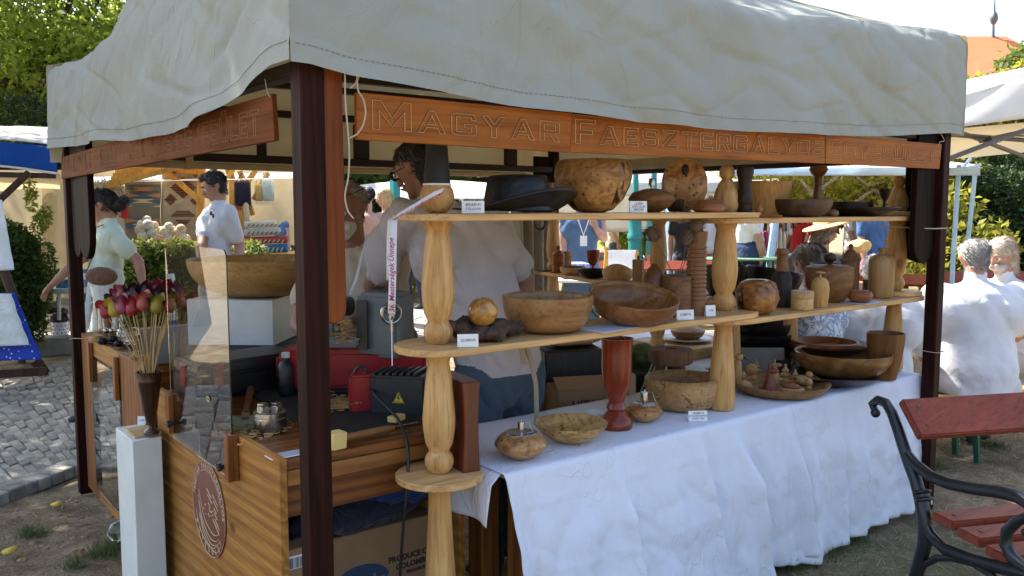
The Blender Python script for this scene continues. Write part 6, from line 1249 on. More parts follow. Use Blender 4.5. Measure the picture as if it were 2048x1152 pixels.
class Body:
    def __init__(s): s.p = []
    def cap(s, p0, p1, r0, r1, mat, side=None, fl=1.0): s.p.append((Vector(p0), Vector(p1), r0, r1, mat, Vector(side) if side is not None else None, fl)); return s
    def chain(s, pts, rs, mat, side=None, fl=1.0):
        for i in range(len(pts)-1): s.cap(pts[i], pts[i+1], rs[i], rs[i+1], mat, side, fl)
    def mesh(s, vox, mats, name, parent, smooth=4, wrinkle=None):
        mb = MB()
        for p0, p1, r0, r1, m, side, fl in s.p:
            a = p1-p0
            if a.length < 1e-4: a = Vector((0, 0, 1e-3)); p1 = p0+a
            x, y, a = ortho(a, side) if side is not None else frame(a)
            n = 5; seg = 16; vs = []; fs = []
            for i in range(2*n):
                if i < n: th = -math.pi/2+math.pi/2*(i+.35)/(n-.65); c = p0; r = r0
                else: th = math.pi/2*(i-n)/(n-.65); c = p1; r = r1
                th = max(-1.45, min(1.45, th))
                for k in range(seg):
                    ph = 2*math.pi*k/seg; vs.append(c+a*(math.sin(th)*r*(fl if fl < 1 else 1))+(x*math.cos(ph)+y*(math.sin(ph)*fl))*(math.cos(th)*r))
            for i in range(2*n-1):
                for k in range(seg): fs.append((i*seg+k, i*seg+(k+1) % seg, (i+1)*seg+(k+1) % seg, (i+1)*seg+k))
            fs += [list(range(seg))[::-1], [(2*n-1)*seg+k for k in range(seg)]]; mb.add(vs, fs)
        me = bpy.data.meshes.new('tmp'); me.from_pydata([tuple(v) for v in mb.v], [], mb.f); ob = bpy.data.objects.new('tmp', me); COL.objects.link(ob)
        r = ob.modifiers.new('r', 'REMESH'); r.mode = 'VOXEL'; r.voxel_size = vox; r.adaptivity = 0
        sm = ob.modifiers.new('s', 'SMOOTH'); sm.factor = .5; sm.iterations = smooth
        dg = bpy.context.evaluated_depsgraph_get(); out = bpy.data.meshes.new_from_object(ob.evaluated_get(dg)); bpy.data.objects.remove(ob); bpy.data.meshes.remove(me)
        nv = len(out.vertices); co = np.zeros(nv*3); out.vertices.foreach_get('co', co); co = co.reshape(-1, 3)
        nf = len(out.polygons); fc = np.zeros(nf*3); out.polygons.foreach_get('center', fc); fc = fc.reshape(-1, 3)
        def idx(P):
            best = np.full(len(P), 1e9); bi = np.zeros(len(P), int)
            for p0, p1, r0, r1, m, side, fl in s.p:
                a = np.array(p1-p0); L2 = max(1e-8, a@a); t = np.clip(((P-np.array(p0))@a)/L2, 0, 1); q = P-(np.array(p0)+t[:, None]*a); rr = r0+(r1-r0)*t
                if fl != 1 and side is not None:
                    _, y, _a = ortho(Vector(a) if L2 > 1e-7 else Vector((0, 0, 1)), side); y = np.array(y); q = q+np.outer(q@y, y)*(1/fl-1)
                d = np.linalg.norm(q, axis=1)-rr; d = d*np.where(d > 0, 1, .7); w = d < best; best[w] = d[w]; bi[w] = m
            return bi
        mi = idx(fc)
        if wrinkle:
            vi = idx(co); nrm = np.zeros(nv*3); out.vertices.foreach_get('normal', nrm); nrm = nrm.reshape(-1, 3)
            for i in np.nonzero(np.isin(vi, list(wrinkle)))[0]:
                q = Vector(co[i]); k = wrinkle[vi[i]]; d = (abs(mnoise.noise(Vector((q.x*7+q.z*3, q.y*7-q.z*3, q.z*3.2))))-.25)*.026+(abs(mnoise.noise(Vector((q.x*13+q.z*8, q.y*13, q.z*5))))-.25)*.007; co[i] += nrm[i]*d*k
        co -= np.array(OFF[parent]); out.vertices.foreach_set('co', co.ravel())
        for m in mats: out.materials.append(m)
        out.polygons.foreach_set('material_index', mi.astype(np.int32)); out.polygons.foreach_set('use_smooth', [True]*nf); out.update()
        out.name = name; o = bpy.data.objects.new(name, out); COL.objects.link(o); o.parent = parent; OFF[o] = OFF[parent]; return o
def add_hand(b, w, d, nrm, mat, curl=.5, s=1.0, thumb=1, spread=.18):
    """palm and five fingers from wrist w along d; nrm is the back of the hand"""
    d = d.normalized(); nrm = (nrm-d*nrm.dot(d)).normalized(); sd = d.cross(nrm)
    pe = w+d*.085*s; b.cap(w, w+d*.03*s, .026*s, .032*s, mat, sd, .62); b.cap(w+d*.03*s, pe-d*.015*s, .038*s, .040*s, mat, sd, .42)
    for i, (o, L) in enumerate(((-.030, .070), (-.010, .080), (.010, .075), (.029, .058))):
        p = pe+sd*o*s-d*.008*s; a = d+sd*(o*spread*6); a.normalize(); q = p
        for j, f in enumerate((.45, .32, .25)):
            c = curl*(j+.6)*.75; dd = (a*math.cos(c)-nrm*math.sin(c)).normalized(); q2 = q+dd*L*f*s; b.cap(q, q2, (.0095-.0011*j)*s, (.0088-.0011*j)*s, mat); q = q2
    p = w+d*.028*s+sd*(-.030*thumb)*s; dd = (d*.72-sd*thumb*.62-nrm*.25).normalized(); q = p+dd*.035*s; b.cap(p, q, .013*s, .0105*s, mat); b.cap(q, q+(dd+d*.5-nrm*.3*curl).normalized()*.030*s, .0105*s, .0085*s, mat)
def strands(ho, m, hup, hf, n=1500):
    vs = ho.data.vertices; g = np.random.default_rng(len(vs)); idx = g.integers(0, len(vs), n); P = np.array([vs[i].co[:] for i in idx]); Nn = np.array([vs[i].normal[:] for i in idx])
    d = -np.array(hup)*.8-np.array(hf)*.5+g.normal(size=(n, 3))*.2; d -= Nn*np.sum(d*Nn, 1)[:, None]*.85; d += Nn*.12; d /= np.linalg.norm(d, axis=1)[:, None]
    s = np.cross(d, Nn); s /= np.linalg.norm(s, axis=1)[:, None]+1e-9; L = .022+.03*g.random(n)[:, None]; w = .0016
    V = np.stack([P-s*w, P+s*w, P+d*L*.6+Nn*.002+s*w*.7, P+d*L-Nn*.003], 1).reshape(-1, 3)
    me = bpy.data.meshes.new('hair_strands'); me.from_pydata(V.tolist(), [], np.arange(n*4).reshape(n, 4).tolist()); me.materials.append(m); o = bpy.data.objects.new('hair_strands', me); COL.objects.link(o); o.parent = ho; OFF[o] = OFF[ho]; struct(o, 'stuff')
def person(label, loc, head, hf, neck, pelvis, side, arms, legs, cols, vox=.011, group=None, build=1.0, shirt_len=.06, sleeve=.55, pants=1.0, hair=None, face=True, skin=(.45, .225, .135), headtilt=0, shoes=(.05, .04, .035), beard=None, belly=0, hairtype='short', wr=1.0, skirt=None, sleeveless=False, hs=1.0):
    """cols: shirt, trousers. arms: [(elbow, wrist, hand dir, back-of-hand, curl)] right then left. legs: [(knee, ankle, toe dir)]"""
    t = thing('person', label, 'person', loc, group); b = Body(); side = Vector(side).normalized(); up = Vector((0, 0, 1)); k = build
    SK, SH, TR, SO, HA = 0, 1, 2, 3, 4
    head, neck, pelvis = Vector(head), Vector(neck), Vector(pelvis); hf = Vector(hf).normalized(); spine = (neck-pelvis); fwd = up.cross(side).normalized()
    hs_ = hs; hside = hf.cross(up).normalized(); hup = hside.cross(hf).normalized()
    # head: skull, jaw, nose, ears
    b.cap(head+hup*.020*hs_-hf*.012*hs_, head+hup*.022*hs_+hf*.012*hs_, .083*hs_, .080*hs_, SK, hside, .98); b.cap(head+hup*.045*hs_-hf*.02, head+hup*.05*hs_, .068*hs_, .066*hs_, SK)
    b.cap(head-hup*.030*hs_+hf*.022*hs_, head-hup*.066*hs_+hf*.046*hs_, .062*hs_, .034*hs_, SK, hside, .95); b.cap(head-hup*.086*hs_+hf*.060*hs_, head-hup*.088*hs_+hf*.066*hs_, .020*hs_, .016*hs_, SK)
    b.cap(head+hup*.016*hs_+hf*.086*hs_, head-hup*.022*hs_+hf*.103*hs_, .009*hs_, .014*hs_, SK); b.cap(head-hup*.045*hs_+hf*.082*hs_, head-hup*.052*hs_+hf*.084*hs_, .016*hs_, .015*hs_, SK, hside, .7); b.cap(head+hup*.028*hs_+hf*.074*hs_-hside*.03*hs_, head+hup*.028*hs_+hf*.074*hs_+hside*.03*hs_, .014*hs_, .014*hs_, SK)
    for s in (-1, 1): b.cap(head+hside*s*.080*hs_-hup*.016*hs_-hf*.008*hs_, head+hside*s*.086*hs_+hup*.016*hs_-hf*.016*hs_, .012*hs_, .017*hs_, SK, hf, .5)
    b.cap(neck-up*.06, head-hup*.05*hs_-hf*.02*hs_, .058*k, .055*hs_, SK)
    # torso
    ch = pelvis.lerp(neck, .70); wst = pelvis.lerp(neck, .28)
    top = SK if sleeveless else SH
    b.cap(ch-side*.10*k, ch+side*.10*k, .128*k, .128*k, SH, up, .86); b.cap(ch+spine.normalized()*.05, wst, .158*k, .150*k, SH, side, .74)
    b.cap(wst+fwd*(.02+belly*.5), pelvis+up*.02+fwd*belly*.5, (.150+belly)*k, (.158+belly*.6)*k, SH, side, .78); b.cap(pelvis+up*.02, pelvis-up*shirt_len, .160*k, .166*k, SH, side, .76)
    b.cap(pelvis-up*.02, pelvis-up*.09, .158*k, .152*k, TR, side, .78)
    b.cap(neck-up*.115, neck-up*.085, .096*k, .080*k, SH, side, .8)
    for i, (arm, s) in enumerate(zip(arms, (1, -1))):
        sh = neck-up*.060+side*(s*.170*k)-fwd*.01; el, wrp = Vector(arm[0]), Vector(arm[1]); b.cap(neck-up*.075+side*s*.07, sh, .054*k, .066*k, SH)
        m = sh.lerp(el, sleeve)
        if sleeveless: b.chain([sh, sh.lerp(el, .5), el], [.056*k, .048*k, .040*k], SK)
        else: b.chain([sh, sh.lerp(el, sleeve*.5), m], [.070*k, .068*k, .066*k], SH); b.chain([sh, m, el], [.05*k, .046*k, .040*k], SK)
        b.chain([el, el.lerp(wrp, .3), wrp], [.040*k, .041*k, .027*k], SK); add_hand(b, wrp, Vector(arm[2]), Vector(arm[3]), SK, arm[4], 1.0, s)
    for (kn, an, toe), s in zip(legs, (1, -1)):
        kn, an, toe = Vector(kn), Vector(an), Vector(toe).normalized(); hp = pelvis+side*(s*.088*k)-up*.07
        e = pants
        if e >= 1: b.chain([hp, hp.lerp(kn, .5), kn], [.094*k, .083*k, .064*k], TR); b.chain([kn, kn.lerp(an, .35), an+up*.02], [.064*k, .064*k, .050*k], TR)
        else:
            m = hp.lerp(kn, e/.55); b.chain([hp, m], [.098*k, .094*k], TR); b.chain([hp, hp.lerp(kn, .6), kn], [.085*k, .068*k, .052*k], SK); b.chain([kn, kn.lerp(an, .3), an], [.052*k, .056*k, .034*k], SK)
        b.cap(an-up*.035, an-up*.045+toe*.06, .038, .040, SO); b.cap(an-up*.045+toe*.06, an-up*.058+toe*.15, .040, .030, SO, toe.cross(up), .8); b.cap(an-up*.055-toe*.03, an-up*.05, .034, .034, SO)
    if skirt:
        z0, z1, r0, r1 = skirt; b.cap((pelvis.x, pelvis.y, z0), (pelvis.x, pelvis.y, z1), r0, r1, TR, side, .7)
    ck = label[:40]
    mats = [skinm('skin '+str(skin), skin), cols[0], cols[1], flat('shoe '+str(shoes), shoes, .6), cols[0]]
    o = b.mesh(vox, mats, 'body', t, 4, {SH: wr, TR: wr*.7})
    if hair:
        h = Body(); q = head
        if hairtype == 'short': h.cap(q+hup*.040-hf*.028, q+hup*.046-hf*.002, .084, .080, 0, hside, .97); h.cap(q+hup*.0-hf*.034, q-hup*.036-hf*.036, .074, .056, 0, hside, .82)
        elif hairtype == 'quiff': h.cap(q+hup*.040-hf*.028, q+hup*.046-hf*.002, .084, .080, 0, hside, .97); h.cap(q+hup*.0-hf*.036, q-hup*.030-hf*.036, .074, .058, 0, hside, .82); h.cap(q+hup*.095-hf*.01, q+hup*.10+hf*.045, .032, .030, 0); h.cap(q+hup*.098-hf*.03-hside*.03, q+hup*.092+hf*.02-hside*.035, .03, .028, 0); h.cap(q+hup*.098-hf*.03+hside*.03, q+hup*.092+hf*.02+hside*.035, .03, .028, 0)
        elif hairtype == 'bun': h.cap(q+hup*.034-hf*.022, q+hup*.042+hf*.004, .088, .082, 0, hside, .97); h.cap(q+hup*.0-hf*.05, q-hup*.02-hf*.08, .07, .045, 0); h.cap(q-hup*.01-hf*.115, q+hup*.005-hf*.135, .036, .034, 0); h.cap(q-hup*.04-hf*.06, q-hup*.02-hf*.11, .03, .03, 0)
        elif hairtype == 'bob': h.cap(q+hup*.036-hf*.024, q+hup*.044+hf*.006, .090, .084, 0, hside, .97); h.cap(q+hup*.02-hf*.03, q-hup*.10-hf*.03, .092, .080, 0, hside, .8); [h.cap(q+hup*.03+hside*s*.07+hf*.01, q-hup*.08+hside*s*.075+hf*.015, .03, .026, 0) for s in (-1, 1)]
        elif hairtype == 'long': h.cap(q+hup*.036-hf*.024, q+hup*.046+hf*.0, .092, .084, 0, hside, .97); h.cap(q+hup*.0-hf*.04, q-hup*.11-hf*.045, .086, .070, 0, hside, .8)
        elif hairtype == 'bald': h.cap(q-hup*.0-hf*.034, q-hup*.034-hf*.034, .078, .060, 0, hside, .85); h.cap(q+hup*.035-hf*.03, q+hup*.04-hf*.01, .082, .078, 0, hside, .97)
        ho = h.mesh(max(.006, vox*.7), [hair], 'hair', t, 2, {0: .8}); strands(ho, hair, hup, hf)
    if beard:
        h = Body(); h.cap(head-hup*.070+hf*.036, head-hup*.100+hf*.058, .052, .032, 0, hside, .9); h.cap(head-hup*.058+hf*.068-hside*.03, head-hup*.058+hf*.068+hside*.03, .026, .026, 0); h.cap(head-hup*.036+hf*.094-hside*.022, head-hup*.036+hf*.094+hside*.022, .011, .011, 0)
        h.mesh(.006, [beard], 'beard', t, 2, {0: .6})
    if face:
        EW = flat('eye white', (.7, .68, .65), .2, bump=0); EI = flat('iris', (.035, .02, .012), .15, bump=0); BR = hair or EI; LIP = flat('lip', (.36, .12, .09), .5)
        for s in (-1, 1):
            e = head+hup*.008*hs_+hf*.074*hs_+hside*s*.031*hs_; mb = MB(); mb.ball(e, .0135, 14); ey_ = mb.build('eye', EW, t); mb = MB(); mb.ball(e+hf*.0075, .0075, 12); mb.build('iris', EI, ey_)
            mb = MB(); mb.tube([head+hup*.034+hf*.089+hside*s*.014, head+hup*.039+hf*.088+hside*s*.032, head+hup*.032+hf*.080+hside*s*.048], [.004, .0048, .0025], 8); mb.build('eyebrow', BR, t)
        mb = MB(); mb.tube([head-hup*.048+hf*.091-hside*.022, head-hup*.047+hf*.0985, head-hup*.048+hf*.091+hside*.022], [.003, .006, .003], 8, flat=.8); mb.build('mouth', LIP, t)
    return t, dict(head=head, hf=hf, hup=hup, hside=hside, t=t, side=side, fwd=fwd, neck=neck, pelvis=pelvis)
def glasses(d, c, r=.022, dark=True, up=0, back=0):
    m = flat('dark lens', (.012, .011, .012), .08) if dark else glassm('lens glass'); fr = flat('frame '+str(c), c, .3); h = d['head']+d['hup']*(.010+up)-d['hf']*back; g = bpy.data.objects.new('glasses', None)
    mb = MB(); L = MB()
    for s in (-1, 1):
        e = h+d['hf']*.100+d['hside']*s*.031; pts = [e+d['hside']*(math.cos(a)*r)+d['hup']*(math.sin(a)*r*.85) for a in np.linspace(0, 6.2832, 17)]; mb.tube(pts, .0022, 6); L.add([p for p in pts[:-1]], [list(range(16))])
        mb.tube([e+d['hside']*s*r, h+d['hf']*.06+d['hside']*s*.082, h-d['hf']*.02+d['hside']*s*.086], .002, 6)
    mb.tube([h+d['hf']*.102-d['hside']*.01, h+d['hf']*.104, h+d['hf']*.102+d['hside']*.01], .002, 6); o = mb.build('glasses_frame', fr, d['t']); L.build('lens', m, o, solid=.001)
U = Vector((0, 0, 1)); LFT = -RT; TOC = -fdir
def W_(x, y, t): return at(x, y, t=t)
TEE = fabric('vendor white shirt', (.52, .48, .50), fold=.35, fs=9, fdist=.008); TEEW = fabric('bright white shirt', (.66, .67, .70), fold=.3, fs=9, fdist=.008); CREAMP = fabric('cream polo', (.62, .53, .42), fold=.3, fs=9, fdist=.008)
MINT = fabric('mint shirt', (.60, .66, .52), fold=.3, fs=9, fdist=.008); JEANS = fabric('worn jeans', (.075, .11, .15), fold=.4, fs=14, var=.35); BEIGE = fabric('beige shorts', (.48, .42, .34), fold=.4, fs=10); PALES = fabric('pale shorts', (.60, .64, .58), fold=.35, fs=10)
GREYH = hairm('grey hair', (.33, .32, .31), (.50, .48, .46)); DARKH = hairm('dark brown hair', (.012, .009, .007), (.045, .032, .025)); SALT = hairm('dark grey hair', (.018, .018, .020), (.07, .068, .066)); BLOND = hairm('blonde hair', (.42, .28, .12), (.72, .56, .32)); BROWNG = hairm('grey brown hair', (.11, .085, .065), (.25, .20, .16)); WHITEH = hairm('white hair', (.50, .48, .45), (.78, .76, .72))
def arm_down(neck, side, s, dz=.0, out=.05, fw=Vector((0, 0, 0))):
    sh = neck-U*.06+side*s*.17; el = sh+side*s*out-U*.28+fw*.03; w = el-U*.25+fw*.09; return (el, w, -U+fw*.2, side*s, .5)
def stand_legs(p, side, fwd, z0=0, step=.1):
    return [(Vector((p.x, p.y, 0))+side*.10+fwd*(step*.4)+U*(z0+.48), Vector((p.x, p.y, 0))+side*.11+fwd*step*.6+U*(z0+.09), fwd), (Vector((p.x, p.y, 0))-side*.10-fwd*step*.2+U*(z0+.48), Vector((p.x, p.y, 0))-side*.11-fwd*step+U*(z0+.09), fwd)]
# vendor with his back to us, bent over the lathe
fv = (fdir*.82+LFT*.57).normalized(); sv = fv.cross(U).normalized()
pel = W_(1000, 712, 3.52); nk = W_(893, 402, 3.42)
pf = Vector((pel.x, pel.y, 0))
_, d = person('vendor in a pale shirt and jeans, back turned, bending over the lathe', pf, W_(836, 340, 3.40), (LFT*.80+fdir*.42-U*.34), nk, pel, sv,
  [(W_(1048, 565, 3.62), W_(1040, 660, 3.50), -U, sv, .6), (W_(748, 572, 3.66), W_(822, 672, 3.62), (RT*.15-U), LFT*.6+TOC*.6, .45)],
  stand_legs(pf, sv, fv), (TEE, JEANS), vox=.0065, build=1.16, shirt_len=.0, sleeve=.74, hair=SALT, hairtype='short', skin=(.30, .15, .10), face=True, belly=.02, wr=2.0)
glasses(d, (.012, .012, .014), .024, False)
mb = MB(); TAPE = fabric('apron tape', (.42, .33, .22), fold=.2)
mb.tube([W_(1050, 690, 3.30), W_(1062, 720, 3.28), W_(1072, 770, 3.28), W_(1074, 850, 3.30)], [.011, .010, .009, .010], 8, flat=.25, hint=TOC); mb.tube([W_(1040, 688, 3.30), W_(1045, 705, 3.28), W_(1048, 728, 3.27)], [.012, .012, .012], 8, flat=.25, hint=TOC); mb.build('apron_ties', TAPE, d['t'])
# bearded vendor behind the lathe, facing us
fb_ = (TOC*.9+LFT*.3-U*.02).normalized(); sb_ = Vector((fb_.x, fb_.y, 0)).normalized().cross(U)
nk = W_(706, 492, 3.82); pel = W_(700, 760, 3.95); pf = Vector((pel.x, pel.y, 0))
_, d = person('bearded vendor in a cream polo with sunglasses on his head, facing us', pf, W_(692, 418, 3.72), (TOC*.84+LFT*.30-U*.30), nk, pel, sb_,
  [(W_(600, 650, 3.72), W_(640, 690, 3.60), RT-U*.3, U, .6), (W_(790, 640, 3.75), W_(740, 640, 3.56), LFT, U, .6)],
  stand_legs(pf, sb_, Vector((fb_.x, fb_.y, 0)).normalized()), (CREAMP, JEANS), vox=.009, build=1.12, hair=GREYH, hairtype='bald', beard=WHITEH, skin=(.33, .16, .105), sleeve=.6)
glasses(d, (.02, .012, .01), .026, True, up=.075, back=.030)
mb = MB(); mb.tube([W_(735, 470, 3.69), W_(722, 520, 3.60), W_(712, 560, 3.58), W_(700, 590, 3.58)], .006, 8, flat=.15, hint=TOC); mb.build('lanyard_strap', RIB, d['t'])
lpz = W_(752, 518, 3.64)
text_mesh('MAGYAR FAESZT.', .012, W_(734, 508, 3.60), RT, U, .0002, 0, 'LEFT').build('shirt_badge', flat('badge print', (.2, .1, .06), .8, bump=0), d['t'], smooth=False)
# woman in mint walking left
fw_ = (LFT*.93+TOC*.37).normalized(); sw_ = fw_.cross(U)
nk = W_(222, 452, 6.05); pel = W_(214, 562, 6.0); pf = Vector((pel.x, pel.y, 0))
_, d = person('woman in a pale mint shirt with hair bun and sunglasses, reaching left', pf, W_(206, 412, 6.0), (LFT*.95+TOC*.10-U*.26), nk, pel, sw_,
  [(W_(148, 528, 5.85), W_(108, 566, 5.75), LFT*.7-U*.7, U*.5+LFT*.5, .55), (W_(277, 522, 5.95), W_(286, 572, 5.9), -U+LFT*.1, RT*.5+TOC*.5, .5)],
  stand_legs(pf, sw_, fw_, step=.22), (MINT, PALES), vox=.011, build=.90, sleeve=.62, pants=.34, hair=DARKH, hairtype='bun', skin=(.40, .19, .105), shirt_len=.0, wr=1.6)
glasses(d, (.45, .32, .1), .024, True)
BAG = fabric('tan leather pouch', (.17, .085, .045), fold=.8, fs=24, rough=.6); bgp = W_(203, 553, 5.72); bg_ = thing('pouch_bag', 'gathered brown leather pouch bag worn by the woman in mint', 'bag', bgp)
mb = MB(); mb.ball(bgp, (.108, .05, .062), 36, M=Matrix((RT, fdir, U)).transposed()); mb.v = [tuple(Vector(v)+(Vector(v)-bgp).normalized()*(.0035*math.sin(60*(Vector(v)-bgp).dot(RT)/.1*.6)*max(0, (Vector(v)-bgp).z/.06+.4))) for v in mb.v]; mb.build('pouch', BAG, bg_, ang=180)
mb = MB(); mb.tube([bgp+RT*-.10+U*.03, W_(190, 500, 5.78), W_(192, 455, 5.86), W_(214, 447, 6.02)], .004, 6); mb.build('strap', BLACKP, bg_)
# man in white
fm = (LFT*.72+TOC*.69).normalized(); sm_ = fm.cross(U); nk = W_(437, 412, 6.72); pel = W_(432, 530, 6.75); pf = Vector((pel.x, pel.y, 0))
_, d = person('young man in a white shirt and beige shorts looking down', pf, W_(428, 374, 6.66), (LFT*.78+TOC*.45-U*.42), nk, pel, sm_,
  [(W_(402, 494, 6.55), W_(408, 545, 6.45), -U+TOC*.2, LFT, .5), (W_(480, 494, 6.72), W_(470, 535, 6.58), -U*.9+LFT*.3, RT, .5)],
  stand_legs(pf, sm_, fm), (TEEW, BEIGE), vox=.011, build=1.0, sleeve=.66, pants=.5, hair=DARKH, hairtype='quiff', skin=(.48, .25, .16), shirt_len=.10, wr=1.6)
mb = MB(); q = W_(424, 424, 6.40); [mb.ball(q+RT*s*.008-U*(.01+.02*(s > 0)), (.010, .005, .018), 12) for s in (-1, 1)]; mb.tube([q-RT*.02+U*.015, q+U*.03, q+RT*.02+U*.01], .002, 6); mb.build('hanging_sunglasses', flat('green lens', (.05, .11, .06), .1), d['t'])
mb = MB(); mb.tube([W_(470, 531, 6.58)+Vector((math.cos(a)*.030, math.sin(a)*.030, .004*math.sin(a))) for a in np.linspace(0, 6.283, 14)], .008, 6); mb.build('wrist_watch', BLACKP, d['t'])
# seated people at the right
def seated(label, x, yhead, t, face, cols, hair, ht, lean=.10, build=1.1, group='people seated on the benches', yseat=None, skin=(.40, .22, .15), headf=None, seat=.46, vox=.012, armf=.34, toes=None, facing_on=False, beard=None):
    f = Vector((face.x, face.y, 0)).normalized(); s = f.cross(U); hd = W_(x, yhead, t); nk = Vector((hd.x, hd.y, hd.z-.175))-f*.035; pel = Vector((hd.x, hd.y, seat+.10))-f*(lean+.05)
    pf = Vector((pel.x, pel.y, 0)); kn = [pf+f*.44+s*(.12*a)+U*.50 for a in (1, -1)]; an = [pf+f*.40+s*(.14*a)+U*.09 for a in (1, -1)]
    shs = [nk-U*.06+s*(.17*build*a) for a in (1, -1)]; el = [q-U*.25+f*.12+s*(.07*a) for q, a in zip(shs, (1, -1))]; wrs = [e+f*armf*.75-U*.0-s*(.05*a) for e, a in zip(el, (1, -1))]
    return person(label, pf, hd, headf or (f-U*.35), nk, pel, s, [(el[0], wrs[0], f-s*.2, U, .5), (el[1], wrs[1], f+s*.2, U, .5)], [(kn[0], an[0], f), (kn[1], an[1], f)], cols, vox, group, build, .12, .7, 1.0, hair, facing_on, skin, hairtype=ht, beard=beard, belly=.02, wr=.5)
WTR = fabric('white trousers', (.62, .60, .58), fold=.4)
seated('grey haired man in a white shirt seated with his back to us', 1948, 517, 5.25, fdir*.95+RT*.1, (TEEW, WTR), GREYH, 'short', build=1.36, skin=(.44, .23, .17), seat=.43)
seated('man with long grey hair and beard leaning in beside the white shirted man', 2003, 512, 5.75, LFT*.9+TOC*.3, (TEEW, BEIGE), hairm('silver blond hair', (.34, .28, .2), (.58, .50, .40)), 'long', build=1.15, headf=(LFT*.85+TOC*.4-U*.3), facing_on=True, beard=GREYH)
seated('broad man in a white polo seated just beyond the right table end', 1752, 548, 5.1, fdir*.9+RT*.35, (TEEW, WTR), WHITEH, 'bald', build=1.30, seat=.43, armf=.40)
TIED = N('tie dye cloth'); v = TIED.coords(rnd=False); TIED.l(TIED.ramp(TIED.noise(v, 16, 4, .6, 1.5), [(.42, (.72, .76, .82)), (.55, (.12, .22, .42)), (.66, (.70, .75, .82))]), TIED.b.inputs['Base Color']); TIED = TIED.m
seated('seated person with long grey brown hair and a blue tie dyed top', 1618, 528, 5.0, fdir*.8+LFT*.5, (TIED, JEANS), BROWNG, 'long', build=1.05, seat=.43)
BLKT = fabric('black top', (.018, .018, .022), fold=.3); DENIM = fabric('denim apron', (.085, .15, .27), fold=.35, fs=10, var=.15)
_, d = seated('woman in a black top and straw hat sitting beyond the shelf', 1652, 462, 7.6, RT*.8+TOC*.3, (BLKT, JEANS), BROWNG, 'bob', build=.98, headf=(RT*.9+TOC*.2-U*.35), facing_on=True, vox=.014)
STRW = flat('straw', (.62, .43, .18), .8, var=.15, vs=60, bump=.6, bs=160); ht_ = thing('straw_hat', 'yellow straw hat with purple flowers on the woman in black', 'hat', d['head']+U*.05); mb = MB(); Mq = Matrix.Rotation(-.25, 3, fdir); mb.lathe([(.21, -.012), (.20, .0), (.12, .012), (.105, .02), (.10, .085), (.085, .11), (0, .118)], d['head']+U*.055, 36, Mq); mb.build('hat_body', STRW, ht_, ang=60, solid=.004); mb = MB(); [mb.ball(d['head']+U*.075+RT*.09+Vector((random.uniform(-.03, .03), random.uniform(-.03, .03), random.uniform(-.015, .02))), .014, 8) for _ in range(9)]; mb.build('flowers', flat('purple flower', (.14, .04, .3), .7), ht_)
# standing people beyond
def walker(label, x, yhead, t, face, cols, hair, ht, build=1.0, skin=(.42, .24, .16), headf=None, arms=None, pants=1.0, skirt=None, sleeveless=False, face_on=True, vox=.014, sleeve=.6, group='people strolling beyond the stall'):
    f = Vector((face.x, face.y, 0)).normalized(); s = f.cross(U); hd = W_(x, yhead, t); k = hd.z/1.60; nk = Vector((hd.x, hd.y, hd.z-.18))-f*.03; pel = Vector((hd.x, hd.y, hd.z-.72)); pf = Vector((hd.x, hd.y, 0))
    am = arms(nk, s, f) if arms else [arm_down(nk, s, 1, fw=f), arm_down(nk, s, -1, fw=f)]
    return person(label, pf, hd, headf or f, nk, pel, s, am, stand_legs(pf, s, f, 0), cols, vox, group, build, .06, sleeve, pants, hair, face_on, skin, hairtype=ht, skirt=skirt, sleeveless=sleeveless)
PATT = N('patterned dress'); v = PATT.coords(rnd=False); PATT.l(PATT.ramp(PATT.noise(v, 60, 2), [(.47, (.03, .035, .06)), (.53, (.72, .70, .66))]), PATT.b.inputs['Base Color']); PATT = PATT.m
BLUS = fabric('blue dress', (.05, .12, .32), fold=.3); NAVYS = fabric('navy skirt', (.03, .045, .11), fold=.5); REDC = fabric('red cloth', (.45, .03, .03), fold=.4); PINKC = fabric('pink cloth', (.55, .08, .18), fold=.4)
def armsup(nk, s, f):
    sh = nk-U*.06-s*.17; el = sh-U*.20-s*.06+f*.12; return [arm_down(nk, s, 1, fw=f), (el, el+U*.12+f*.10+s*.10, U+s*.3, -f, .9)]
def armsup_r(nk, s, f):
    sh = nk-U*.06+s*.17; el = sh-U*.22+s*.06+f*.10; return [(el, el+U*.16+f*.12-s*.12, U-s*.4, -f, .9), arm_down(nk, s, -1, fw=f)]
walker('blonde woman in a black and white patterned dress with hand to her chin', 768, 397, 11.2, LFT*.7+TOC*.6, (PATT, PATT), BLOND, 'bob', arms=armsup_r, sleeveless=True, skirt=(.95, .45, .2, .27), skin=(.55, .32, .22), headf=LFT*.95+TOC*.3-U*.15)
_, d = walker('woman in a blue denim apron with a lanyard badge raising one hand', 1165, 396, 9.2, TOC, (DENIM, DENIM), BROWNG, 'bob', arms=armsup, sleeveless=True, skirt=(.9, .4, .2, .25), build=1.12, skin=(.50, .28, .2))
q = d['neck']+TOC*.17; mb = MB(); mb.tube([q-U*.02-RT*.07, q-U*.22+TOC*.04, q-U*.02+RT*.07], .010, 6, flat=.3, hint=TOC); bd = mb.build('lanyard_strap', RIB, d['t']); mb = MB(); mb.box(q-U*.28+TOC*.05, (.075, .006, .11), Matrix((RT, fdir, U)).transposed()); mb.build('badge', CARD, d['t'])
walker('woman with glasses in a blue top beside the rug stall', 548, 412, 10.5, LFT*.5+TOC*.8, (BLUS, NAVYS), DARKH, 'bun', sleeveless=True)
walker('man in a black shirt walking away behind the teasels', 1372, 408, 12.5, fdir+RT*.3, (BLKT, JEANS), DARKH, 'short', face_on=False)
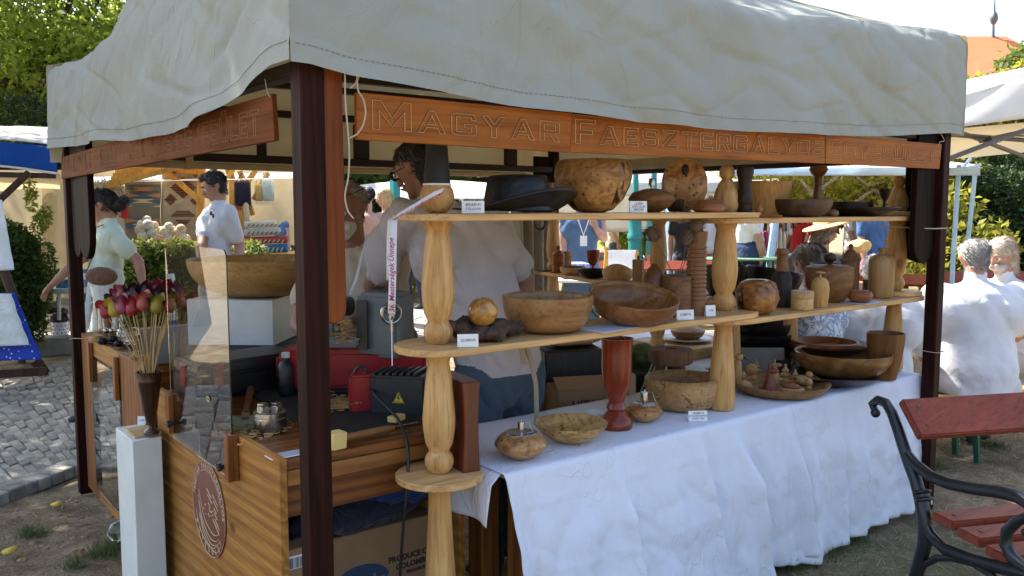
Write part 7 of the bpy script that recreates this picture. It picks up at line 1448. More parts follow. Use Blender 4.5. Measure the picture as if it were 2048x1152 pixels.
walker('person in a white top and blue jeans far behind the spiral vase', 1414, 405, 13.5, fdir+LFT*.3, (TEEW, fabric('light jeans', (.22, .32, .52), fold=.3)), BROWNG, 'short', face_on=False)
walker('person in a white blouse and navy skirt by the clothes stall', 1492, 402, 12.0, fdir*.6+RT*.8, (TEEW, NAVYS), WHITEH, 'bob', skirt=(.95, .25, .2, .30), face_on=False)
walker('second person in a white blouse and long navy skirt by the clothes stall', 1513, 404, 12.6, RT, (TEEW, NAVYS), BROWNG, 'bun', skirt=(.95, .25, .2, .30), face_on=False)
walker('bare shouldered person in pink seen behind the bearded vendor', 735, 394, 10.4, fdir+LFT*.2, (fabric('flesh pink top', (.6, .36, .28)), NAVYS), DARKH, 'bun', sleeveless=True, face_on=False, skin=(.55, .33, .24))
walker('man in a blue shirt and red shorts far behind the straw hat', 1752, 402, 10.6, TOC+RT*.4, (BLUS, PINKC), BROWNG, 'short', pants=.5)
walker('person in a patterned top beyond the blonde woman', 826, 408, 12.8, TOC+LFT, (PATT, NAVYS), BROWNG, 'bob')
walker('person in a pale shirt at the far stall left of the black shirted man', 1338, 408, 14.5, RT+TOC*.2, (CREAMP, JEANS), BROWNG, 'short')
walker('person in a red top among the far stalls right of the bark bottle', 1600, 406, 15.0, LFT+TOC*.5, (REDC, JEANS), DARKH, 'bob', vox=.016)
walker('person in a white top far behind the tall finial jar', 1706, 407, 14.2, RT+TOC*.4, (TEEW, BEIGE), BROWNG, 'short', vox=.016)
walker('person in a teal dress far behind the black stacked bowls', 1448, 407, 16.0, TOC, (fabric('teal dress', (.05, .26, .28)), NAVYS), BLOND, 'bob', skirt=(.95, .4, .2, .27), vox=.016)
walker('person in a cream shirt far behind the tipped bowl', 1225, 408, 16.5, RT, (CREAMP, JEANS), DARKH, 'short', vox=.016)
# ---------------------------------------------------------------- leaves, trees, shrubs
def leaf_mesh(name, mat, parent, blobs, n, size, seed, shell=.55, droop=.3, aspect=.55):
    """n folded leaves spread through ellipsoid blobs [(centre, radii)]"""
    g = np.random.default_rng(seed); vol = np.array([r[0]*r[1]*r[2] for _, r in blobs])**.7; pk = g.choice(len(blobs), n, p=vol/vol.sum())
    C = np.array([tuple(c) for c, _ in blobs])[pk]; RR = np.array([tuple(r) for _, r in blobs])[pk]
    d = g.normal(size=(n, 3)); d /= np.linalg.norm(d, axis=1)[:, None]; rad = (shell+(1-shell)*g.random(n))**.7; P = C+d*RR*rad[:, None]
    ax = g.normal(size=(n, 3)); ax[:, 2] -= droop; ax += d*.5; ax /= np.linalg.norm(ax, axis=1)[:, None]
    nr = g.normal(size=(n, 3)); nr[:, 2] += .8; nr -= ax*np.sum(nr*ax, 1)[:, None]; nr /= np.linalg.norm(nr, axis=1)[:, None]; sd = np.cross(ax, nr)
    L = size*(.6+.8*g.random(n))[:, None]; w = L*aspect*.5
    V = np.stack([P, P+ax*L*.45+sd*w+nr*w*.25, P+ax*L, P+ax*L*.45-sd*w+nr*w*.25], 1).reshape(-1, 3)-np.array(OFF[parent])
    me = bpy.data.meshes.new(name); me.vertices.add(n*4); me.vertices.foreach_set('co', V.ravel())
    me.loops.add(n*6); idx = (np.arange(n)[:, None]*4+np.array([0, 1, 2, 0, 2, 3])).ravel().astype(np.int32); me.loops.foreach_set('vertex_index', idx)
    me.polygons.add(n*2); me.polygons.foreach_set('loop_start', np.arange(n*2, dtype=np.int32)*3); me.polygons.foreach_set('loop_total', np.full(n*2, 3, np.int32)); me.update(calc_edges=True); me.validate()
    me.materials.append(mat); o = bpy.data.objects.new(name, me); COL.objects.link(o); o.parent = parent; OFF[o] = OFF[parent]; return o
def tree(label, base, crown_c, crown_r, nblob, nleaf, size, mat, trunk_r=.18, seed=1, barkc=None, lean=None, group='trees round the square', low=0, name='tree', vol=.34):
    base = Vector(base); cc = Vector(crown_c); t = thing(name, label, 'tree', base, group); g = random.Random(seed)
    bl = []
    for i in range(nblob):
        a = g.uniform(0, 6.28); u = g.uniform(-1, 1); rr = g.random()**.45; s = math.sqrt(1-u*u)
        c = cc+Vector((crown_r[0]*rr*s*math.cos(a), crown_r[1]*rr*s*math.sin(a), crown_r[2]*rr*u)); k = g.uniform(.6, 1.25)*vol; bl.append((c, (crown_r[0]*k, crown_r[1]*k, crown_r[2]*k*.8)))
    mb = MB(); top = cc-Vector((0, 0, crown_r[2]*.2)); mid = base.lerp(top, .5)+(lean or Vector((0, 0, 0))); q = [base-Vector((0, 0, .05)), base.lerp(mid, .5), mid, mid.lerp(top, .6), top]
    mb.tube(q, [trunk_r*1.25, trunk_r, trunk_r*.85, trunk_r*.6, trunk_r*.25], 12); tr = mb.build('trunk', barkc or bark(), t)
    for c, r in bl[:14]:
        s0 = q[2].lerp(q[3], g.random()); mb = MB(); m_ = s0.lerp(c, .5)+Vector((g.uniform(-.2, .2), g.uniform(-.2, .2), .15)); mb.tube([s0, m_, c], [trunk_r*.4, trunk_r*.25, trunk_r*.08], 7); mb.build('limb', barkc or bark(), tr)
    leaf_mesh('crown', mat, t, bl, nleaf, size, seed+50); return t
LSUN = leafm('sunny leaves', (.075, .14, .018), (.20, .27, .045), .5, (.42, .50, .08)); LMID = leafm('mid leaves', (.03, .065, .012), (.08, .13, .025), .35, (.16, .24, .04)); LDARK = leafm('dark leaves', (.012, .032, .010), (.035, .07, .018), .25, (.07, .13, .03)); LYEL = leafm('yellowing leaves', (.10, .13, .015), (.26, .25, .04), .45, (.40, .38, .06)); LBOX = leafm('hedge leaves', (.07, .11, .015), (.20, .22, .04), .35, (.30, .33, .06))
# the tree at the left, and the shade tree whose crown hangs over the stall
b2 = col(62, 0, t=17)
tree('large leafy tree with a leaning trunk behind the blue canopy', b2, col(60, 5.6, t=16.5), (4.4, 3.4, 3.5), 64, 70000, .13, LSUN, .22, 4, lean=Vector((-.3, .1, 0)))
tree('tree beside the path whose crown shades the stall', (-4.2, 5.0, 0), (-.5, 5.35, 6.4), (3.9, 2.7, 1.7), 76, 44000, .17, LMID, .24, 9, lean=Vector((-.4, 0, .6)))
tree('tree left of the path whose crown shades the paving', (-2.6, 9.6, 0), (-1.7, 8.3, 5.4), (2.3, 1.9, 1.6), 40, 16000, .13, LSUN, .2, 19)
tree('dark tree standing low behind the blue canopy', col(95, 0, t=14), col(105, 2.35, t=13.6), (1.3, 1.0, 1.0), 26, 16000, .08, LDARK, .12, 12)
# far trees closing the square
for i, (x, t, h, r, m, lab) in enumerate(((-60, 26, 7, 4, LDARK, 'far dark tree at the left edge'), (330, 24, 6, 3.5, LMID, 'far green tree above the rug stall'), (560, 27, 6.5, 4, LDARK, 'far tree behind the near post'), (745, 22, 5.0, 2.6, LMID, 'far tree seen above the blonde woman'), (900, 28, 6, 4, LMID, 'far tree hidden behind the vendor'), (1150, 30, 7, 4.5, LDARK, 'far tree behind the large burl vessel'), (1345, 21, 3.4, 2.2, LSUN, 'far sunny tree between burl disc and pawn finial'), (1520, 27, 6, 4, LMID, 'far tree behind the honey tub'), (1760, 26, 5.5, 3.5, LDARK, 'far tree behind the right shelf end'), (2140, 26, 8.2, 3.4, LMID, 'tall far tree whose twigs reach in at the top right corner'), (2330, 30, 8, 4.5, LDARK, 'far dark tree beyond the right edge'))):
    b = col(x, 0, t=t); tree(lab, b, b+Vector((0, 0, h*.58)), (r, r, h*.42), 34, 9000, .26, m, .2, 30+i)
def shrub(name, label, cat, c, r, n, size, mat, seed, nb=26, stems=True, group=None):
    c = Vector(c); t = thing(name, label, cat, (c.x, c.y, 0), group); g = random.Random(seed); bl = []
    for i in range(nb):
        a = g.uniform(0, 6.28); u = g.uniform(-1, 1); s = math.sqrt(1-u*u); rr = g.random()**.4*.75; bl.append((c+Vector((r[0]*rr*s*math.cos(a), r[1]*rr*s*math.sin(a), r[2]*rr*u)), tuple(x*g.uniform(.28, .42) for x in r)))
    leaf_mesh('foliage', mat, t, bl, n, size, seed); 
    if stems:
        mb = MB(); mb.tube([(c.x, c.y, -.02), (c.x+.02, c.y, c.z*.5), (c.x, c.y, c.z)], [.035, .028, .015], 8); mb.build('stem', bark(), t)
    return t
bc_ = col(44, 0, t=8.6); shrub('conical_bush', 'dense green conical bush behind the blue cloth table', 'bush', (bc_.x, bc_.y, .80), (.36, .36, .72), 26000, .045, LMID, 3, 40)
bl = [(at(x, y, t=8.5), (.05, .05, .12)) for x, y in ((62, 400), (60, 380), (92, 430), (85, 440), (75, 450))]; t_ = thing('bush_shoots', 'pale loose shoots growing out of the conical bush', 'plant', (bc_.x+.1, bc_.y, .9)); leaf_mesh('leaves', LSUN, t_, bl, 900, .035, 2)
# clipped hedge under the ball display
hd_c = col(385, 0, t=8.1); Mh_ = [hd_c+RT*((x-385)/F*8.1)+Vector((0, 0, z)) for x in range(265, 500, 14) for z in (.2, .5, .8, .98, 1.08)]
hg = thing('clipped_hedge', 'low clipped yellow green hedge below the heap of woven balls', 'hedge', hd_c); leaf_mesh('foliage', LBOX, hg, [(p+Vector((random.uniform(-.1, .1), random.uniform(-.1, .1), random.uniform(-.05, .05))), (.13, .22, .14)) for p in Mh_], 34000, .05, 8); mb = MB(); [mb.tube([hd_c+RT*d_, hd_c+RT*d_+U*.5], .015, 6) for d_ in (-.4, 0, .4)]; struct(mb.build('stems', bark(), hg), 'stuff')
# ---------------------------------------------------------------- generic upright pieces facing us
def panel(mb, pts, t, th=.01, mi=0, yaw=0):
    """flat polygon traced at distance t, given its thickness"""
    P = [at(x, y, t=t) for x, y in pts]; n = len(P); mb.add(P+[p+fdir*th for p in P], [list(range(n)), [n+i for i in range(n)][::-1]]+[(i, (i+1) % n, n+(i+1) % n, n+i) for i in range(n)], mi); return mb
def rect(x0, x1, y0, y1): return [(x0, y1), (x1, y1), (x1, y0), (x0, y0)]
def pole(mb, x0, y0, x1, y1, t0, t1=None, r=.03, seg=8): mb.tube([at(x0, y0, t=t0), at(x1, y1, t=t1 or t0)], r, seg); return mb
# left stall with the blue and white canopy
BLUEC = fabric('royal blue canvas', (.015, .085, .36), .25, (.03, .14, .5), fold=.4, fs=4); WCAN = fabric('white canopy cloth', (.80, .81, .82), .55, (.85, .84, .80), fold=.3, fs=3); TANC = fabric('tan backdrop cloth', (.56, .47, .32), .3, (.6, .5, .3), fold=.6, fs=3, var=.15); BRN = wood('brown pole', (.10, .05, .03), (.05, .025, .016), axis=2)
cn = thing('blue_canopy_stall', 'neighbouring stall with a blue valance and white roof at the left edge', 'market stall', col(40, 0, t=7.6))
def blv(u, v):
    x = -260+u*374; yt = 263+22*u**2+2; y = yt+8+(48+2*math.sin(u*7))*v; p = at(x, y, t=7.5+.5*u); return p+fdir*(.02*math.sin(u*30+v*2)+.02*mnoise.noise(Vector((u*9, v*3, 0))))
mb = MB(); mb.sheet(blv, 60, 8); mb.build('valance', BLUEC, cn, ang=180, solid=.002)
mb = MB(); mb.sheet(lambda u, v: blv(u, 1+.10*v)-fdir*.002, 60, 2); mb.build('valance_trim', WCAN, cn, ang=180, solid=.002)
mb = MB(); mb.sheet(lambda u, v: blv(u, -.02-.13*v)+fdir*(.1+1.8*v)+U*(.02+.22*v), 60, 8); mb.build('roof', WCAN, cn, ang=180, solid=.002)
mb = MB(); pole(mb, -60, 455, 58, 345, 7.6, 7.9, .032); mb.build('brace', BRN, cn); mb = MB(); mb.bar(col(-150, 0, t=7.6), col(-150, 2.1, t=7.6), .07, .07); mb.build('post', BRN, cn); mb = MB(); mb.bar(at(-170, 345, t=7.65), at(112, 352, t=8.1), .05, .05); mb.build('rail', BRN, cn)
mb = MB(); mb.sheet(lambda u, v: at(-200+320*u, 350+30*v, t=8.2+v*1.5)+U*.02*math.sin(9*u), 20, 4); mb.build('inner_roof', TANC, cn, ang=180)
# polka cloth table
DOT = N('blue polka cloth'); v = DOT.coords(rnd=False); vo = DOT.n('TexVoronoi'); vo.inputs['Scale'].default_value = 26; DOT.l(v, vo.inputs['Vector']); DOT.l(DOT.ramp(vo.outputs['Distance'], [(.16, (.62, .66, .82)), (.22, (.02, .055, .42))]), DOT.b.inputs['Base Color']); DOT.b.inputs['Roughness'].default_value = .85; DOT = DOT.m
tb = thing('cloth_table', 'sloping display table of the left stall with brown timber legs', 'table', col(20, 0, t=7.2))
mb = MB(); pole(mb, -20, 470, 28, 595, 7.3, 7.3, .04); mb.build('upright', BRN, tb); mb = MB(); mb.bar(at(-140, 756, t=7.2), at(94, 742, t=7.3), .05, .07); mb.build('foot_rail', BRN, tb); mb = MB(); mb.bar(at(72, 722, t=7.35), at(90, 748, t=7.35), .06, .07); mb.build('foot', BRN, tb); mb = MB(); mb.bar(col(-100, .02, t=7.2), at(-100, 560, t=7.2), .06, .06); mb.build('leg', BRN, tb)
def clo(x0, x1, x2, x3, y0, y1, y2, y3, t, m, nm, lab, seed):
    mb = MB(); mb.sheet(lambda u, v: at((x0*(1-u)+x1*u)*(1-v)+(x2*(1-u)+x3*u)*v, (y0*(1-u)+y1*u)*(1-v)+(y2*(1-u)+y3*u)*v, t=t)+fdir*(.02*math.sin(u*17+seed)*v+.02*mnoise.noise(Vector((u*5, v*4, seed)))), 40, 24); return tag(mb.build(nm, m, ang=180, solid=.002), lab, 'cloth')
clo(-560, 30, -560, 86, 590, 586, 745, 718, 7.1, DOT, 'polka_dot_cloth', 'blue cloth with white dots hanging over the left display table', 1)
clo(-560, 22, -560, 58, 588, 587, 712, 690, 7.03, fabric('white linen towel', (.74, .76, .73), fold=.5, fs=12), 'white_towel', 'white linen towel laid over the blue dotted cloth', 2)
clo(-120, 4, -120, 26, 360, 400, 545, 540, 7.25, fabric('white curtain', (.75, .77, .77), fold=.5), 'white_drape', 'white drape hanging at the left edge above the dotted cloth', 3)
bk = thing('tan_backdrop', 'tan canvas backdrop wall behind the conical bush', 'backdrop', col(90, 0, t=10.6))
mb = MB(); mb.sheet(lambda u, v: at(-220+330*u, 340+265*v, t=10.6)+fdir*.03*math.sin(u*20), 40, 10); mb.build('canvas', TANC, bk, ang=180); mb = MB(); mb.sheet(lambda u, v: at(84+150*u, 340+255*v, t=10.45)+fdir*.05*math.sin(u*14), 20, 10); mb.build('side_canvas', fabric('olive backdrop', (.40, .32, .20), .25, (.45, .35, .2), fold=.5), bk, ang=180)
# stone ledge with the dotted pot, grass, easel
LG0 = at(64, 712, z=.0); LG1 = at(240, 700, z=.0); dl = (LG1-LG0).normalized(); nl = Vector((-dl.y, dl.x, 0)); LEDGE = flat('weathered concrete', (.27, .25, .21), .9, var=.25, vs=6, bump=.6)
for i in range(3): mb = MB(); mb.prism([(i*.62+.006, 0), (i*.62+.61, 0), (i*.62+.61, .46), (i*.62+.006, .46)], LG0-U*.02, dl, nl, (0, 0, .20)); tag(mb.build('stone_ledge', LEDGE, bevel=.012), ('nearest', 'middle', 'farthest')[i]+' block of the low weathered stone ledge left of the stall', 'ledge', 'stone ledge blocks')
pp_ = col(121, .181, t=depth(LG0)+.25); k = ppm(pp_); po = thing('dotted_pot', 'white enamel pot with blue dots holding a purple plant', 'flower pot', pp_); ENAM = flat('white enamel', (.78, .80, .82), .25, bump=0)
mb = MB(); mb.lathe([(0, 0), (13.5*k, 0), (14.5*k, 1*k), (15*k, 25*k), (16*k, 26*k), (15*k, 27*k), (14*k, 25*k), (0, 22*k)], pp_+U*.001, 30); mb.build('pot', ENAM, po); mb = MB()
for j in range(3):
    for a in range(12):
        th = a*.5236+.26*(j % 2); q = pp_+Vector((math.cos(th)*15*k, math.sin(th)*15*k, (6+7*j)*k)); mb.ball(q, 1.3*k, 8)
struct(mb.build('dots', flat('blue dot', (.03, .05, .2), .4), po), 'stuff'); mb = MB(); [mb.tube([pp_+RT*s*15*k+U*20*k, pp_+RT*s*19*k+U*19*k, pp_+RT*s*15*k+U*16*k], 1.1*k, 6) for s in (-1, 1)]; mb.build('handles', ENAM, po)
leaf_mesh('plant', leafm('purple leaves', (.05, .015, .04), (.30, .20, .28), .2, (.2, .1, .2)), po, [(pp_+U*34*k, (15*k, 15*k, 10*k)), (pp_+U*46*k+RT*4*k, (9*k, 9*k, 9*k))], 900, .03, 6)
es = thing('white_trestle', 'pale wooden trestle leg standing behind the woman in mint', 'trestle', col(178, 0, t=7.5)); PALEW = flat('pale paint wood', (.62, .63, .58), .6); mb = MB(); pole(mb, 182, 556, 169, 668, 7.5, 7.4, .022); mb.build('leg', PALEW, es); mb = MB(); pole(mb, 196, 556, 205, 660, 7.6, 7.8, .022); mb.build('leg', PALEW, es); mb = MB(); mb.bar(at(120, 553, t=7.6), at(205, 553, t=7.6), .05, .05); mb.build('beam', PALEW, es)
tw = thing('small_table', 'low pale table with a painted box by the bush', 'table', col(118, 0, t=8.9)); mb = MB(); boxpx(mb, 82, 160, 578, 588, 8.8, .5); mb.build('table_top', PALEW, tw); [(lambda m_: (pole(m_, x, 588, x, 640, t_, t_, .02), m_.build('leg', PALEW, tw)))(MB()) for x, t_ in ((86, 8.85), (118, 8.85), (90, 9.3), (154, 9.3))]
mb = MB(); boxpx(mb, 112, 160, 540, 577, 8.9, .2); tag(mb.build('painted_box', flat('blue painted tin', (.10, .25, .42), .4, var=.6, vs=30)), 'blue patterned tin on the low pale table', 'tin'); mb = MB(); boxpx(mb, 72, 100, 605, 628, 9.0, .2); tag(mb.build('black_planter', BLACKP), 'black planter tub under the bush', 'tub'); bundle('plastic_bag', tuple(at(173, 590, t=9.2)), (.10, .1, .13), flat('blue white plastic', (.35, .5, .65), .4, var=.8, vs=14), 'blue and white plastic bag beside the trestle', 4, 'bag')
# ---------------------------------------------------------------- rug stall
YW = wood('yellow timber', (.66, .40, .09), (.52, .27, .05), axis=2, rings=9, rough=.5); TR_ = 9.4
rs_ = thing('rug_stall', 'rug stall frame of yellow timber with a white roof', 'market stall', col(430, 0, t=TR_))
for x0, y0, x1, y1, w_ in ((404, 330, 396, 545, .075), (455, 328, 513, 545, .075), (403, 345, 322, 333, .06), (322, 333, 400, 402, .055), (470, 398, 512, 340, .055), (455, 360, 470, 330, .05), (528, 352, 535, 345, .05), (508, 400, 536, 345, .05), (463, 345, 466, 470, .05), (480, 342, 505, 430, .05)):
    mb = MB(); mb.bar(at(x0, y0, t=TR_), at(x1, y1, t=TR_-.02*(x0 % 3)), w_, .05, TOC); mb.build('timber', YW, rs_, bevel=.003)
for x in (398, 515): mb = MB(); mb.bar(col(x, 0, t=TR_), at(x, 545, t=TR_), .08, .06, TOC); mb.build('post', YW, rs_)
for i in range(5): mb = MB(); mb.bar(at(215+i*4, 372-i*7, t=TR_-.3+i*.1), at(420, 318-i*2, t=TR_-.2+i*.1), .05, .03, TOC); mb.build('roof_board', YW, rs_)
mb = MB(); mb.sheet(lambda u, v: at(180+420*u, 330+26*v+10*(1-u), t=TR_+2.4-2.6*v), 30, 8); mb.build('roof', WCAN, rs_, ang=180)
mb = MB(); mb.sheet(lambda u, v: at(228+380*u, 340+150*v, t=TR_+1.0)+fdir*.04*math.sin(u*30), 40, 6); mb.build('back_cloth', TANC, rs_, ang=180)
def rug(x0, x1, y0, y1, t, base, label, pat, fr=True):
    r = thing('hanging_rug', label, 'rug', at((x0+x1)/2, y1, t=t), 'rugs hung in the rug stall'); mb = MB(); mb.sheet(lambda u, v: at(x0+(x1-x0)*u, y0+(y1-y0)*v, t=t)+fdir*(.015*math.sin(v*9)), 16, 20); mb.build('weave', fabric('rug '+label[:9], base, fold=.3, fs=20, var=.25), r, ang=180, solid=.006)
    for m, polys in pat:
        mb = MB(); [panel(mb, p, t-.012-.001*i % .01, .002) for i, p in enumerate(polys)]; struct(mb.build('woven_pattern', m, r, smooth=False), 'stuff')
    if fr:
        mb = MB(); [pole(mb, x, y0, x, y0+7, t-.01, t-.01, .004, 4) for x in np.arange(x0+1, x1, 2.2)]; struct(mb.build('fringe', TWINE, r), 'stuff')
MAROON = fabric('maroon wool', (.12, .03, .02)); SAGE = fabric('sage wool', (.13, .17, .12)); BLUW = fabric('blue wool', (.06, .11, .16)); TERR = fabric('terracotta wool', (.42, .20, .11)); SAND = fabric('sand wool', (.52, .42, .27)); GREYW = fabric('grey wool', (.12, .11, .10))
def stepdia(cx, cy, hw, hh, n): return [rect(cx-hw*(1-abs(i)/n), cx+hw*(1-abs(i)/n), cy+hh*i/n-hh/n*.36, cy+hh*i/n+hh/n*.36) for i in range(-n+1, n)]
pat2 = stepdia(366, 375, 26, 22, 7)+stepdia(366, 432, 25, 22, 7)+stepdia(341, 399, 12, 13, 5)+stepdia(392, 402, 12, 12, 5)+stepdia(391, 345, 11, 10, 4)+stepdia(343, 345, 11, 7, 4)+stepdia(342, 455, 11, 10, 4)
rug(323, 404, 334, 505, TR_+.15, (.40, .32, .20), 'sand coloured rug with maroon stepped diamonds', [(MAROON, pat2), (SAND, [[(358, 428), (366, 435), (375, 428), (366, 421)]])])
b1 = []; b2_ = []; b3 = []; b4 = []
for i, y in enumerate((378, 391, 402, 415, 428, 441, 452)):
    l = (b1, b2_, b3, b4)[i % 4]; l.append([(252, y-5), (280, y), (252, y+5)]); l.append([(320, y-5), (292, y), (320, y+5)]); (b2_, b3, b4, b1)[i % 4].append([(268, y-4), (304, y-4), (312, y), (304, y+4), (268, y+4), (260, y)])
rug(249, 321, 362, 480, TR_+.1, (.20, .17, .11), 'greenish rug with zigzag bands in orange and blue', [(SAGE, b1), (TERR, b2_), (BLUW, b3), (SAND, b4)])
rug(226, 248, 372, 470, TR_+.12, (.50, .44, .33), 'narrow cream rug half hidden behind the woman', [(GREYW, [rect(238, 247, 395+9*i, 399+9*i) for i in range(5)])])
mb = MB(); boxpx(mb, 241, 254, 410, 437, TR_-.1, .05); tag(mb.build('red_bag', REDC, bevel=.01), 'small red cloth bag hanging left of the zigzag rug', 'bag')
stp = thing('straw_bundle', 'tuft of straw under the rug stall roof', 'straw', at(190, 380, t=TR_-.2)); leaf_mesh('straws', STRAW, stp, [(at(x, 375, t=TR_-.2), (.12, .05, .03)) for x in (185, 205, 225)], 500, .10, 4, aspect=.08)
# folded and rolled rugs on the bench
rb = thing('rug_bench', 'yellow timber bench carrying folded rugs', 'bench', col(520, 0, t=9.1)); mb = MB(); boxpx(mb, 470, 640, 508, 520, 9.1, .6); mb.build('seat', YW, rb); [(lambda m_: (m_.bar(col(x, 0, t=9.2), at(x, 520, t=9.2), .06, .06), m_.build('leg', YW, rb)))(MB()) for x in (480, 630)]
for i, (x0, x1, y0, y1, c, lab) in enumerate(((484, 575, 490, 508, (.04, .14, .24), 'rolled teal rug with white zigzag at the bottom of the pile'), (486, 575, 474, 489, (.36, .06, .05), 'rolled red and cream rug in the pile'), (490, 560, 458, 473, (.50, .46, .40), 'rolled cream rug with grey zigzag in the pile'), (490, 552, 443, 457, (.56, .50, .38), 'rolled cream rug with green blocks on top of the pile'))):
    a = at(x0, (y0+y1)/2, t=9.15); b = at(x1, (y0+y1)/2-3, t=9.15); r_ = (y1-y0)/2/F*9.15; rr_ = thing('rolled_rug', lab, 'rug', (a+b)/2, 'rugs piled on the bench'); mb = MB(); mb.tube([a, b], r_, 18); mb.build('roll', fabric('roll %d' % i, c, fold=.3, fs=20, var=.2), rr_)
    mb = MB()
    for j in range(9):
        x = x0+4+j*9; panel(mb, [(x, y1-4), (x+4, y0+5), (x+7, y0+5), (x+3, y1-4)], 9.15-r_*1.02, .002)
    struct(mb.build('woven_pattern', (SAND, SAND, GREYW, SAGE)[i], rr_, smooth=False), 'stuff')
for i, (x, y0, y1, w_, c, lab) in enumerate(((484, 362, 412, 32, (.015, .015, .03), 'black embroidered bag with red fringe hanging in the rug stall'), (517, 368, 402, 16, (.48, .30, .10), 'yellow woven bag hanging in the rug stall'), (535, 358, 402, 24, (.42, .48, .46), 'pale blue striped bag hanging at the right of the rug stall'), (492, 405, 450, 10, (.60, .52, .38), 'cream woven strap bag hanging below the black bag'))):
    h = thing('hanging_bag', lab, 'bag', at(x, y1, t=TR_-.1), 'bags hung in the rug stall'); mb = MB(); boxpx(mb, x-w_/2, x+w_/2, y0, y1, TR_-.1, .07); mb.build('bag_body', fabric('bag %d' % i, c, fold=.6, fs=30, var=.3), h, bevel=.02); mb = MB(); mb.tube([at(x-w_/3, y0, t=TR_-.08), at(x, y0-16, t=TR_-.08), at(x+w_/3, y0, t=TR_-.08)], .006, 6); mb.build('handle', fabric('bag %d' % i, c), h)
    mb = MB(); [pole(mb, xx, y1, xx, y1+8, TR_-.08, TR_-.08, .004, 4) for xx in np.arange(x-w_/2+1, x+w_/2, 3)]; struct(mb.build('fringe', REDC if i == 0 else TWINE, h), 'stuff')
# woven balls heaped above the hedge
BALLM = [flat('woven ball %d' % i, c, .9, var=.25, vs=50, bump=1, bs=90) for i, c in enumerate(((.60, .52, .34), (.50, .45, .36), (.56, .40, .24)))]
balls = [(287, 472, 12), (300, 476, 11), (312, 478, 11), (325, 477, 11), (338, 476, 12), (352, 474, 12), (364, 475, 11), (372, 477, 9), (281, 460, 11), (293, 462, 11), (305, 466, 10), (318, 463, 11), (331, 462, 11), (345, 463, 12), (358, 465, 11), (284, 449, 10), (296, 450, 11), (308, 452, 10), (338, 453, 9), (294, 440, 9), (362, 458, 10)]
bt_ = thing('ball_table', 'low table behind the hedge carrying the woven balls', 'table', col(330, 0, t=8.75)); mb = MB(); boxpx(mb, 270, 390, 486, 494, 8.6, .5); mb.build('table_top', YW, bt_); [(lambda m_: (m_.bar(col(x, 0, t=8.8), at(x, 494, t=8.8), .05, .05), m_.build('leg', YW, bt_)))(MB()) for x in (276, 384)]
for i, (x, y, r_) in enumerate(balls):
    mb = MB(); mb.ball(at(x, y, t=8.72+(.12 if i % 2 else 0)), r_/F*8.75, 16); rowt = 'bottom' if i < 8 else 'middle' if i < 15 else 'top'; tag(mb.build('woven_ball', BALLM[i % 3]), 'pale woven ball, %s from the left in the %s row of the heap' % ('first second third fourth fifth sixth seventh eighth'.split()[i if i < 8 else i-8 if i < 15 else i-15], rowt), 'ball', 'woven balls heaped above the hedge')
